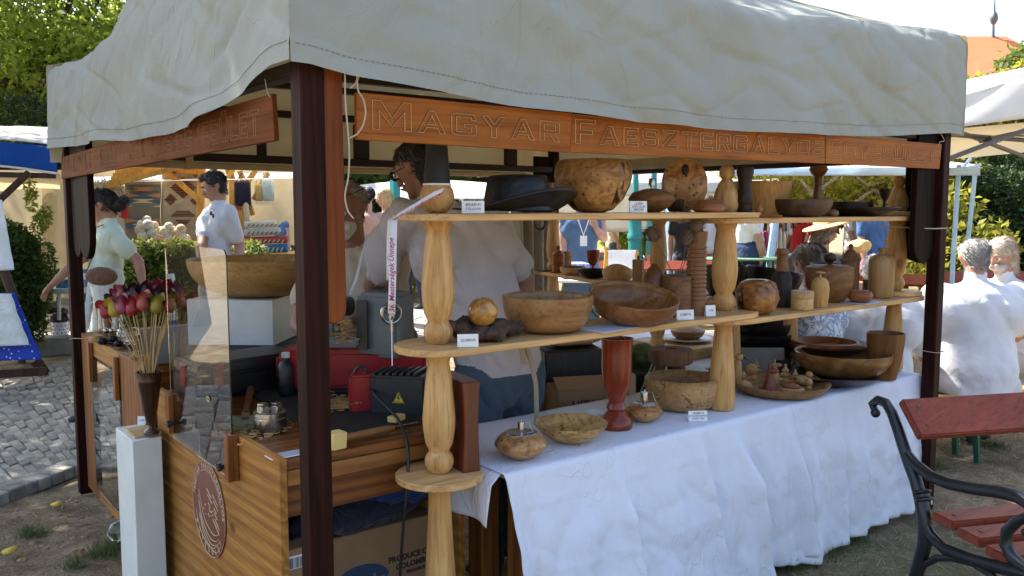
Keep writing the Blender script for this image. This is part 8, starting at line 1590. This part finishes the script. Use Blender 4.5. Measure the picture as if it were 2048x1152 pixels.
# ---------------------------------------------------------------- park bench at the right
IRON = flat('black cast iron', (.010, .014, .017), .32, var=.3, bump=.25, bs=50); PLANK = wood('red painted plank', (.29, .078, .040), (.235, .056, .028), axis=0, rings=8, rough=.42, contrast=.8, worn=.12, bump=.3, spec=.35); BOLT = flat('bolt', (.16, .09, .07), .5, .6)
ba = R(13); bex = RT*math.cos(ba)+fdir*math.sin(ba); bfd = Vector((bex.y, -bex.x, 0))   # bfd: the way the bench faces
BO = at(1850, 1040, z=.42); BO = Vector((BO.x, BO.y, 0))
def onbench(x, y, off=0.0):
    o = BO+bex*off; d = ray(x, y); n = bex; t = n.dot(o-CAM)/n.dot(d); return CAM+d*t
def make_bench():
    b = thing('park_bench', 'park bench with red planks and black cast iron ends in the right foreground', 'bench', BO)
    ends = []
    for off in (0, 1.45):
        mv = bex*off
        def P(pts): return [onbench(x, y)+mv for x, y in pts]
        en = MB(); back = P(((1750, 822), (1745, 808), (1756, 800), (1772, 806), (1784, 826), (1795, 856), (1806, 890), (1820, 930), (1832, 962), (1842, 1000), (1850, 1040), (1850, 1085), (1838, 1130), (1826, 1175), (1815, 1230)))
        z0 = back[-1].z; en.tube(back, [.014, .017, .018, .019, .020, .021, .022, .023, .023, .024, .026, .026, .025, .025, .028], 12); en.ball(onbench(1751, 826)+mv, .019, 12); fr = en.build('end_frame', IRON, b)
        m2 = MB(); m2.tube(P(((1812, 905), (1832, 930), (1862, 953), (1900, 968), (1950, 978), (2000, 984), (2036, 993), (2062, 1010), (2075, 1035), (2068, 1060), (2050, 1066))), [.018, .021, .021, .021, .021, .022, .022, .021, .019, .017, .014], 12); m2.build('arm_rest', IRON, fr)
        m3 = MB(); m3.tube(P(((1848, 1040), (1862, 1072), (1890, 1098), (1940, 1118), (2000, 1135), (2060, 1150), (2120, 1175))), [.018, .021, .021, .021, .021, .021, .022], 12); m3.build('seat_rail', IRON, fr)
        m4 = MB(); m4.tube(P(((1835, 1150), (1850, 1128), (1875, 1116), (1905, 1116), (1945, 1126), (1985, 1150), (2010, 1190))), [.013]*7, 10); m4.build('leg_scroll', IRON, fr)
        m5 = MB(); m5.tube(P(((2062, 1030), (2035, 1042), (2014, 1062), (2012, 1090), (2024, 1115), (2046, 1134), (2075, 1150), (2090, 1220), (2092, 1300))), [.015, .017, .019, .020, .020, .020, .020, .022, .024], 12); m5.build('front_leg', IRON, fr)
        m6 = MB(); q = onbench(1846, 992)+mv; a_ = (back[9]-back[8]).normalized(); x_, y_, z_ = frame(a_); Mq = Matrix((x_, y_, z_)).transposed()
        m6.lathe([(.022, -.022), (.032, -.018), (.033, -.012), (.025, -.006), (.024, .004), (.033, .010), (.032, .016), (.022, .020)], q, 20, Mq); m6.build('collar', IRON, fr)
    def plk(c0, wdir, w, th, nd, L=1.62, bolts=True, x0=-.06):
        mb = MB(); o = c0+bex*x0; mb.prism([(0, 0), (L, 0), (L, w), (0, w)], o, bex, wdir, nd*th); p = mb.build('plank', PLANK, b, bevel=.005, segs=2)
        for xx in (.05, 1.5):
            for ww in ((w*.28, w*.78) if bolts else (w*.5,)):
                mb = MB(); q = o+bex*xx+wdir*ww+nd*(th); x_, y_, z_ = frame(nd); mb.lathe([(.008, -.002), (.008, .002), (.004, .004), (0, .004)], q, 12, Matrix((x_, y_, z_)).transposed()); mb.build('bolt', BOLT, p)
    # backrest plank leans with the uprights
    t0 = onbench(1828, 886); t1 = onbench(1790, 812); wd_ = (t1-t0); wl_ = wd_.length; wd_.normalize(); nd = bex.cross(wd_); nd = nd if nd.dot(bfd) > 0 else -nd
    plk(t0+nd*.018, wd_, wl_, .034, nd, x0=.0)
    zs = .43
    for i in range(3):
        o = BO+bfd*(.030+i*.125)+U*(zs-.006*i+.0); plk(Vector((o.x, o.y, zs-.012*i)), bfd, .105, .034, U, bolts=False, x0=.0)
    return b
pb_ = make_bench()
def far_bench(x, t, rot, label, s=1.0):
    c = copy_tree(pb_, col(x, 0, t=t), None, rot); c['label'] = label; c['group'] = 'park benches with red planks'; c.scale = (s, s, s); return c
pb_['group'] = 'park benches with red planks'
def yaw_to(d): return math.atan2(d.y, d.x)-math.atan2(bfd.y, bfd.x)
far_bench(1200, 11.5, yaw_to(TOC), 'far park bench seen under the wing of the denim apron woman')
far_bench(1300, 13.0, yaw_to(TOC+RT*.3), 'far park bench with red seat beside the teal lamp bases')
far_bench(1700, 9.3, yaw_to(TOC+LFT*.2), 'red park bench standing beyond the seated people')
far_bench(1888, 9.6, yaw_to(TOC), 'red park bench seen just right of the right stall post')
# ---------------------------------------------------------------- beer tables and benches
def beer(label, x, t, z, L, w_, rot, top, legc, cat, seat=False, off=0):
    p = col(x, 0, t=t); e = Matrix.Rotation(rot, 3, 'Z')@RT; f = Vector((-e.y, e.x, 0)); o = thing('folding_bench' if seat else 'folding_table', label, cat, p, 'folding beer garden furniture')
    mb = MB(); mb.prism([(-L/2, -w_/2), (L/2, -w_/2), (L/2, w_/2), (-L/2, w_/2)], p+U*(z-.028), e, f, (0, 0, .028)); mb.build('top', top, o, bevel=.006)
    for s in (-1, 1):
        for q in (-1, 1): mb = MB(); mb.bar(p+e*(s*L*.40)+f*(q*w_*.36), p+e*(s*L*.38)+f*(q*w_*.32)+U*(z-.03), .03, .03); mb.build('leg', legc, o)
        mb = MB(); mb.bar(p+e*(s*L*.39)-f*w_*.3+U*z*.5, p+e*(s*L*.39)+f*w_*.3+U*z*.5, .025, .025); mb.build('cross_bar', legc, o)
    mb = MB(); mb.bar(p-e*L*.39+U*.12, p-e*L*.05+U*(z-.04), .02, .02); mb.build('brace', legc, o); mb = MB(); mb.bar(p+e*L*.39+U*.12, p+e*L*.05+U*(z-.04), .02, .02); mb.build('brace', legc, o)
    return o
YB_ = wood('varnished bench', (.70, .46, .16), (.58, .33, .09), axis=0, rings=9, rough=.35, coat=.3); GRN = flat('green steel', (.02, .11, .06), .45)
beer('varnished folding bench under the grey haired man at the right', 1990, 5.3, .43, 1.5, .26, .08, YB_, GRN, 'bench', True)
beer('varnished folding bench under the broad man in the polo shirt', 1760, 5.15, .43, 1.5, .26, .2, YB_, GRN, 'bench', True)
beer('folding table with pale top where the seated people work', 1850, 6.0, .76, 2.0, .55, .15, YB_, GRN, 'table')
beer('folding table with green legs behind the side shelf', 1150, 7.6, .76, 1.5, .6, .1, flat('white table top', (.78, .78, .76), .5), GRN, 'table')
beer('white topped folding table in front of the far park bench', 1235, 9.4, .78, 2.0, .7, -.1, flat('white table top', (.78, .78, .76), .5), GRN, 'table')
ez = thing('easel_board', 'white sign board on a pale wooden easel beyond the side shelf', 'sign board', col(1240, 0, t=7.9)); mb = MB(); boxpx(mb, 1212, 1272, 500, 590, 7.9, .02); mb.build('board', flat('bright board', (.80, .80, .80), .5, bump=0), ez); mb = MB(); pole(mb, 1214, 495, 1200, 690, 7.88, 7.85, .02); mb.build('leg', YW, ez); mb = MB(); pole(mb, 1272, 500, 1284, 690, 7.88, 7.85, .02); mb.build('leg', YW, ez)
mb = MB(); random.seed(4)
for r_ in range(2):
    for i in range(10): x = 1214+i*5.6; panel(mb, rect(x, x+random.uniform(2, 4.5), 560+r_*10, 567+r_*10), 7.892, .002)
struct(mb.build('printed_shapes', GREYW, ez, smooth=False), 'stuff')
mb = MB(); boxpx(mb, 1125, 1180, 528, 540, 7.5, .3, turn=8); tag(mb.build('printed_cloth', flat('blue print', (.35, .42, .62), .8, var=.8, vs=40)), 'blue printed cloth on the folding table behind the side shelf', 'cloth')
bundle('straw_basket', tuple(at(1720, 492, t=7.0)), (.10, .09, .06), STRW, 'straw basket in the arms of the woman with the straw hat', 9, 'basket')
# ---------------------------------------------------------------- canopies on the right and beyond
GALU = flat('grey tube', (.13, .13, .135), .4, .5, bump=0); LBLU = flat('light blue tube', (.36, .56, .78), .4, bump=0); CREAMC = fabric('cream canopy lining', (.72, .64, .48), .45, (.8, .68, .45), fold=.3, fs=3)
wc_ = thing('white_canopy', 'white pop up canopy with grey folding frame at the right edge', 'canopy', col(2100, 0, t=6.6))
mb = MB(); mb.sheet(lambda u, v: (at(1868+430*u, 208-125*u, t=6.2+.2*u)*(1-v)+at(1862+430*u, 262-58*u, t=6.1+.2*u)*v)+fdir*.02*math.sin(u*9+v*3), 40, 8); mb.build('valance', WCAN, wc_, ang=180, solid=.002)
mb = MB(); mb.sheet(lambda u, v: at(1868+430*u, 208-125*u, t=6.2+.2*u)+fdir*(2.6*v)+U*(.10*v), 30, 10); mb.build('roof', WCAN, wc_, ang=180, solid=.002)
mb = MB(); mb.sheet(lambda u, v: at(1864+430*u, 262-40*u+60*v, t=6.2+2.2*v), 20, 6); mb.build('lining', CREAMC, wc_, ang=180)
for a in ((1888, 268, 2110, 285, 6.3, 6.6), (1885, 322, 2110, 238, 6.3, 6.2), (1960, 282, 2110, 250, 6.35, 6.5), (1930, 268, 2080, 325, 6.5, 7.2), (1890, 262, 2100, 272, 6.9, 7.2)): mb = MB(); pole(mb, *a, r=.018); mb.build('frame_bar', GALU, wc_)
mb = MB(); mb.bar(col(2150, 0, t=6.4), col(2150, 2.3, t=6.4), .04, .04); mb.build('leg', GALU, wc_)
mb = MB(); mb.ball(at(1977, 279, t=6.33), .028, 12); mb.build('joint', BLACKP, wc_)
lbc = thing('blue_frame_canopy', 'white canopy on light blue poles beyond the right end of the stall', 'canopy', col(1750, 0, t=8.6))
mb = MB(); mb.sheet(lambda u, v: at(1440+520*u, 344-14*v-18*math.sin(math.pi*u)*v, t=8.2+2.4*v), 40, 8); mb.build('roof', WCAN, lbc, ang=180, solid=.002); mb = MB(); mb.sheet(lambda u, v: at(1440+520*u, 335+16*v, t=8.19)+fdir*.02*math.sin(u*25), 40, 4); mb.build('valance', fabric('pale blue valance', (.60, .74, .86), .4, (.6, .75, .9), fold=.3), lbc, ang=180, solid=.002)
for x0, y0, x1, y1, t0 in ((1918, 330, 1906, 520, 8.3), (1952, 330, 1932, 520, 9.0)): mb = MB(); mb.tube([at(x0, y0, t=t0), at(x1, y1, t=t0), col(x1-8, 0, t=t0)], .024, 8); mb.build('leg', LBLU, lbc)
for a in ((1918, 340, 1960, 330, 8.3, 8.6), (1918, 345, 1940, 318, 8.3, 8.6), (1850, 345, 1920, 338, 8.3, 8.3)): mb = MB(); pole(mb, *a, r=.016); mb.build('strut', LBLU, lbc)
fc2 = thing('white_market_tent', 'large white market tent with light blue poles in the middle distance', 'canopy', col(1280, 0, t=14.5))
mb = MB(); mb.sheet(lambda u, v: at(1010+560*u, 366-10*v-26*math.sin(math.pi*u)*v, t=13.6+3*v), 40, 8); mb.build('roof', WCAN, fc2, ang=180, solid=.002); mb = MB(); mb.sheet(lambda u, v: at(1010+560*u, 356+34*v+4*math.sin(u*16), t=13.6), 50, 4); mb.build('valance', WCAN, fc2, ang=180, solid=.002)
mb = MB(); mb.sheet(lambda u, v: at(1040+400*u, 384+80*v, t=15.2)+fdir*.05*math.sin(u*30), 40, 8); mb.build('back_wall', WCAN, fc2, ang=180, solid=.002)
for x in (1336, 1474): mb = MB(); mb.bar(col(x, 0, t=13.0), at(x+2, 360, t=13.0), .07, .07); mb.build('pole', LBLU, fc2)
mb = MB(); mb.tube([at(1553, 430, t=12.2), at(1541, 512, t=12.2), col(1534, 0, t=12.2)], .055, 8); mb.build('pole', LBLU, fc2)
fc3 = thing('white_market_tent', 'white market tent behind the vendors on a teal post', 'canopy', col(850, 0, t=14)); mb = MB(); mb.sheet(lambda u, v: at(700+330*u, 372+26*v-12*math.sin(math.pi*u)*(1-v), t=14.6-.8*v), 30, 6); mb.build('roof', WCAN, fc3, ang=180, solid=.002); mb = MB(); TEAL = flat('teal paint', (.02, .24, .24), .4); mb.bar(col(790, 0, t=13.2), at(790, 360, t=13.2), .12, .12); mb.build('post', TEAL, fc3); mb = MB(); mb.bar(col(1000, 0, t=13.8), at(1000, 385, t=13.8), .07, .07); mb.build('post', LBLU, fc3)
# teal cast lamp bases
for i, (x, t) in enumerate(((1268, 12.6), (1304, 13.6))):
    p = col(x, 0, t=t); k = ppm(p); l = thing('street_lamp', ('nearer' if i == 0 else 'farther')+' teal cast iron street lamp column behind the side shelf', 'street lamp', p, 'teal street lamps')
    mb = MB(); mb.lathe([(0, 0), (17*k, 0), (17*k, 6*k), (14*k, 10*k), (13*k, 60*k), (14*k, 100*k), (13*k, 146*k), (15.5*k, 148*k), (15.5*k, 155*k), (13*k, 159*k), (12.5*k, 195*k), (14*k, 198*k), (13*k, 206*k), (7*k, 215*k)], p, 20); mb.build('base', TEAL, l, ang=40); mb = MB(); mb.lathe([(7*k, 215*k), (6*k, 220*k), (5*k, 400*k), (0, 400*k)], p, 14); mb.build('shaft', TEAL, l); mb = MB(); mb.lathe([(5*k, 398*k), (14*k, 420*k), (16*k, 450*k), (6*k, 470*k), (0, 474*k)], p, 14); mb.build('lantern', flat('milk glass', (.7, .7, .65), .3), l)
# clothes stall
rk = thing('clothes_rail', 'clothes rail with hangers in the clothes stall', 'clothes rail', col(1560, 0, t=13)); mb = MB(); mb.tube([at(1440, 424, t=13), at(1660, 420, t=13)], .02, 8); mb.build('rail', GALU, rk); [(lambda m_: (m_.tube([col(x, 0, t=13), at(x, 422, t=13)], .02, 8), m_.build('upright', GALU, rk)))(MB()) for x in (1445, 1655)]
EMBR = N('embroidered brown'); v = EMBR.coords(rnd=False); EMBR.l(EMBR.ramp(EMBR.noise(v, 26, 3), [(.46, (.04, .03, .03)), (.54, (.42, .13, .06))]), EMBR.b.inputs['Base Color']); EMBR = EMBR.m; BWP = N('black white braid'); v = BWP.coords(rnd=False); BWP.l(BWP.ramp(BWP.noise(v, 20, 2), [(.48, (.02, .02, .025)), (.55, (.6, .58, .52))]), BWP.b.inputs['Base Color']); BWP = BWP.m
for i, (x, w_, y1, m, lab) in enumerate(((1556, 14, 455, EMBR, 'short brown embroidered vest on the clothes rail'), (1567, 12, 462, EMBR, 'brown embroidered coat on the clothes rail'), (1586, 14, 456, EMBR, 'dark brown embroidered jacket right of the white shirt'), (1577, 10, 470, TEEW, 'white shirt hanging between the brown coats'), (1613, 20, 450, REDC, 'bright red garment on the clothes rail'), (1602, 10, 448, BLKT, 'black garment beside the bright red one'), (1518, 44, 444, BWP, 'black and white braided coat on the clothes rail'), (1528, 12, 500, PINKC, 'long pink and red skirt under the braided coat'), (1545, 16, 505, CREAMP, 'long cream dress hanging by the blue pole'), (1626, 16, 470, REDC, 'red and orange patterned shawl behind the tree trunk'), (1560, 16, 512, fabric('ivory cloth', (.68, .62, .5)), 'long ivory dress right of the blue pole'))):
    y0 = 424 if i != 7 else 462
    mb = MB(); mb.sheet(lambda u, v: at(x+(u-.5)*w_*(.8+.4*v), y0+(y1-y0)*v, t=12.9+.02*(i % 4))+fdir*(.05*math.sin(u*13+i)), 16, 8); tag(mb.build('hanging_garment', m, ang=180, solid=.02), lab, 'garment', 'garments on the clothes rail')
p = col(1581, 0, t=11.4); k = ppm(p); br = thing('black_bin', 'black plastic barrel bin standing before the clothes stall', 'bin', p); mb = MB(); hh = 1.0/k; mb.lathe([(0, 0), (13*k, 0), (15*k, 30*k), (15.5*k, 32*k), (15*k, 34*k), (15.5*k, 80*k), (16.5*k, 82*k), (15.8*k, 85*k), (16*k, 128*k), (18*k, 130*k), (18*k, 136*k), (15*k, 140*k), (0, 140*k)], p, 24); mb.build('barrel', flat('black bin', (.02, .022, .026), .4), br, ang=40)
beer('long stall table with merchandise beyond the clothes', 1470, 12.0, .85, 1.2, .6, 0, flat('green cloth top', (.10, .2, .12), .8), GRN, 'table')
# ---------------------------------------------------------------- planting and building at the right
vt = col(1632, 0, t=9.0); vtr = thing('slender_tree', 'slender tree with bare twisted branches behind the right shelf', 'tree', vt)
mb = MB(); mb.tube([vt, at(1632, 520, t=9), at(1634, 420, t=9), at(1640, 340, t=9), at(1648, 250, t=9.1)], [.055, .05, .048, .042, .02], 10); vk = mb.build('trunk', bark('pale bark', (.20, .17, .13)), vtr)
for br_ in (((1640, 380), (1680, 350), (1720, 340), (1760, 320)), ((1700, 345), (1735, 372), (1790, 358), (1830, 330)), ((1638, 400), (1600, 360), (1585, 372), (1560, 352)), ((1690, 420), (1745, 380), (1785, 400), (1830, 372))): mb = MB(); mb.tube([at(x, y, t=8.9+.1*i) for i, (x, y) in enumerate(br_)], [.022, .018, .013, .006], 7); mb.build('limb', bark('pale bark', (.20, .17, .13)), vk)
leaf_mesh('leaves', LYEL, vtr, [(at(x, y, t=9.2), (.28, .2, .16)) for x, y in ((1560, 385), (1600, 360), (1680, 360), (1720, 380), (1760, 350), (1800, 370), (1830, 345), (1700, 410), (1780, 400))], 2600, .075, 3)
for i, (x, t, r_, h, n, m, lab) in enumerate(((1875, 12, .9, 1.5, 7000, LYEL, 'leafy vine right of the right stall post'), (1375, 24, 1.6, 2.3, 7000, LSUN, 'sunlit shrub far behind the burl disc'), (690, 16, 1.3, 1.2, 5000, LMID, 'green shrub behind the bearded vendor'), (820, 15, 1.2, .7, 4000, LYEL, 'low yellow green shrub behind the blonde woman'))):
    b = col(x, 0, t=t); shrub('garden_shrub', lab, 'shrub', (b.x, b.y, h*.62), (r_, r_, h*.62), n, .11, m, 70+i, group='garden shrubs round the square')
for i, (x, t, r_, m, lab) in enumerate(((1575, 16, 1.7, LYEL, 'yellowing tree behind the honey tub'), (1690, 15, 1.5, LBOX, 'light green tree behind the slender tree'), (1805, 13.5, 1.2, LYEL, 'yellow green tree left of the right stall post'))):
    b = col(x, 0, t=t); tree(lab, b, b+U*2.25, (r_, r_, .62), 26, 9000, .11, m, .07, 80+i)
for i, (x, t, h, r_, lab) in enumerate(((1990, 13.0, 2.5, .95, 'dark yew tree behind the seated men at the right'), (2085, 14.0, 2.9, 1.0, 'second dark yew tree at the right edge'))):
    b = col(x, 0, t=t); tree(lab, b, b+Vector((0, 0, h*.52)), (r_, r_, h*.48), 40, 22000, .075, LDARK, .1, 90+i, vol=.36)
b = col(1975, 0, t=18); tree('yellow green tree whose top shows above the white canopy', b, b+Vector((.4, 0, 3.75)), (1.9, 1.6, 1.0), 24, 7000, .16, LYEL, .12, 97)
bl = thing('tiled_roof_building', 'building with an orange tiled hip roof and a metal spire', 'building', col(1960, 0, t=48)); PLAS = flat('cream plaster', (.58, .52, .40), .9, var=.1, vs=.5); TILE = N('orange roof tiles'); v = TILE.coords((1, 1, 1), rnd=False); bk_ = TILE.n('TexBrick'); bk_.inputs['Scale'].default_value = 2.4; bk_.inputs['Color1'].default_value = (.62, .20, .075, 1); bk_.inputs['Color2'].default_value = (.52, .16, .06, 1); bk_.inputs['Mortar'].default_value = (.36, .11, .045, 1); TILE.l(v, bk_.inputs['Vector']); TILE.l(bk_.outputs[0], TILE.b.inputs['Base Color']); TILE.b.inputs['Roughness'].default_value = .8; TILE = TILE.m
bb = col(1960, 0, t=50); ze = at(1960, 215, t=50).z; zr = at(1960, 80, t=50).z
mb = MB(); Mb_ = Matrix((RT, fdir, U)).transposed(); mb.box(bb+U*(ze/2), (9.0, 8, ze), Mb_); mb.build('wall', PLAS, bl)
r1 = bb-RT*3.2; r2 = bb+RT*(.9); cs = [bb+RT*a*5.0+fdir*c_*4.5 for a, c_ in ((-1, -1), (1, -1), (1, 1), (-1, 1))]; mb = MB(); mb.add([Vector((q.x, q.y, ze)) for q in cs]+[Vector((r1.x, r1.y, zr)), Vector((r2.x, r2.y, zr))], [(0, 1, 5, 4), (1, 2, 5), (2, 3, 4, 5), (3, 0, 4), (3, 2, 1, 0)]); rf = mb.build('roof', TILE, bl, smooth=False)
ks = 50/F; sp0 = Vector((bb.x, bb.y, zr))+RT*(.15); mb = MB(); mb.lathe([(4*ks, -2*ks), (3*ks, 4*ks), (2*ks, 22*ks), (4*ks, 24*ks), (7*ks, 30*ks), (7.5*ks, 35*ks), (6*ks, 42*ks), (2.5*ks, 47*ks), (2*ks, 52*ks), (.8*ks, 70*ks), (0, 74*ks)], sp0, 16); mb.build('spire', flat('lead', (.16, .17, .18), .5, .5), rf)
for i in range(4):
    o_ = bb-fdir*4.03+RT*(-3.3+2.2*i)+U*(ze*.55); mb = MB(); mb.box(o_, (1.0, .08, 1.5), Mb_); wn2 = mb.build('window', flat('window frame white', (.7, .7, .68), .5), bl); mb = MB(); mb.box(o_-fdir*.06, (.8, .06, 1.3), Mb_); mb.build('pane', flat('dark pane', (.03, .04, .05), .1), wn2)
# hanging bags on the far right corner of the stall
GAR = fabric('linen curtain', (.44, .38, .30), .15, (.5, .4, .3), fold=.6, fs=10)
cu_ = thing('hanging_curtain', 'bunched linen side curtain tied to the far stall post', 'curtain', (SW, SD, 1.0)); mb = MB(); mb.sheet(lambda u, v: Vector((SW-.02-.42*u+.05*v*u, SD-.06+.05*math.sin(u*26), 1.74-1.0*v)), 50, 14); mb.build('cloth', GAR, cu_, ang=180, solid=.003); mb = MB(); q = at(1080, 445, t=5.6); mb.tube([q+RT*(.035*math.cos(a))+U*(.045*math.sin(a)) for a in np.linspace(0, 6.283, 18)], .008, 6); mb.build('strap_ring', BLACKP, cu_)
# ---------------------------------------------------------------- bits on the ground
bundle('plastic_bag', tuple(at(236, 1062, z=.05)), (.045, .05, .05), glassm('thin plastic', (.9, .93, .95), .25), 'crumpled clear plastic bag on the soil by the white pedestal', 6, 'bag')
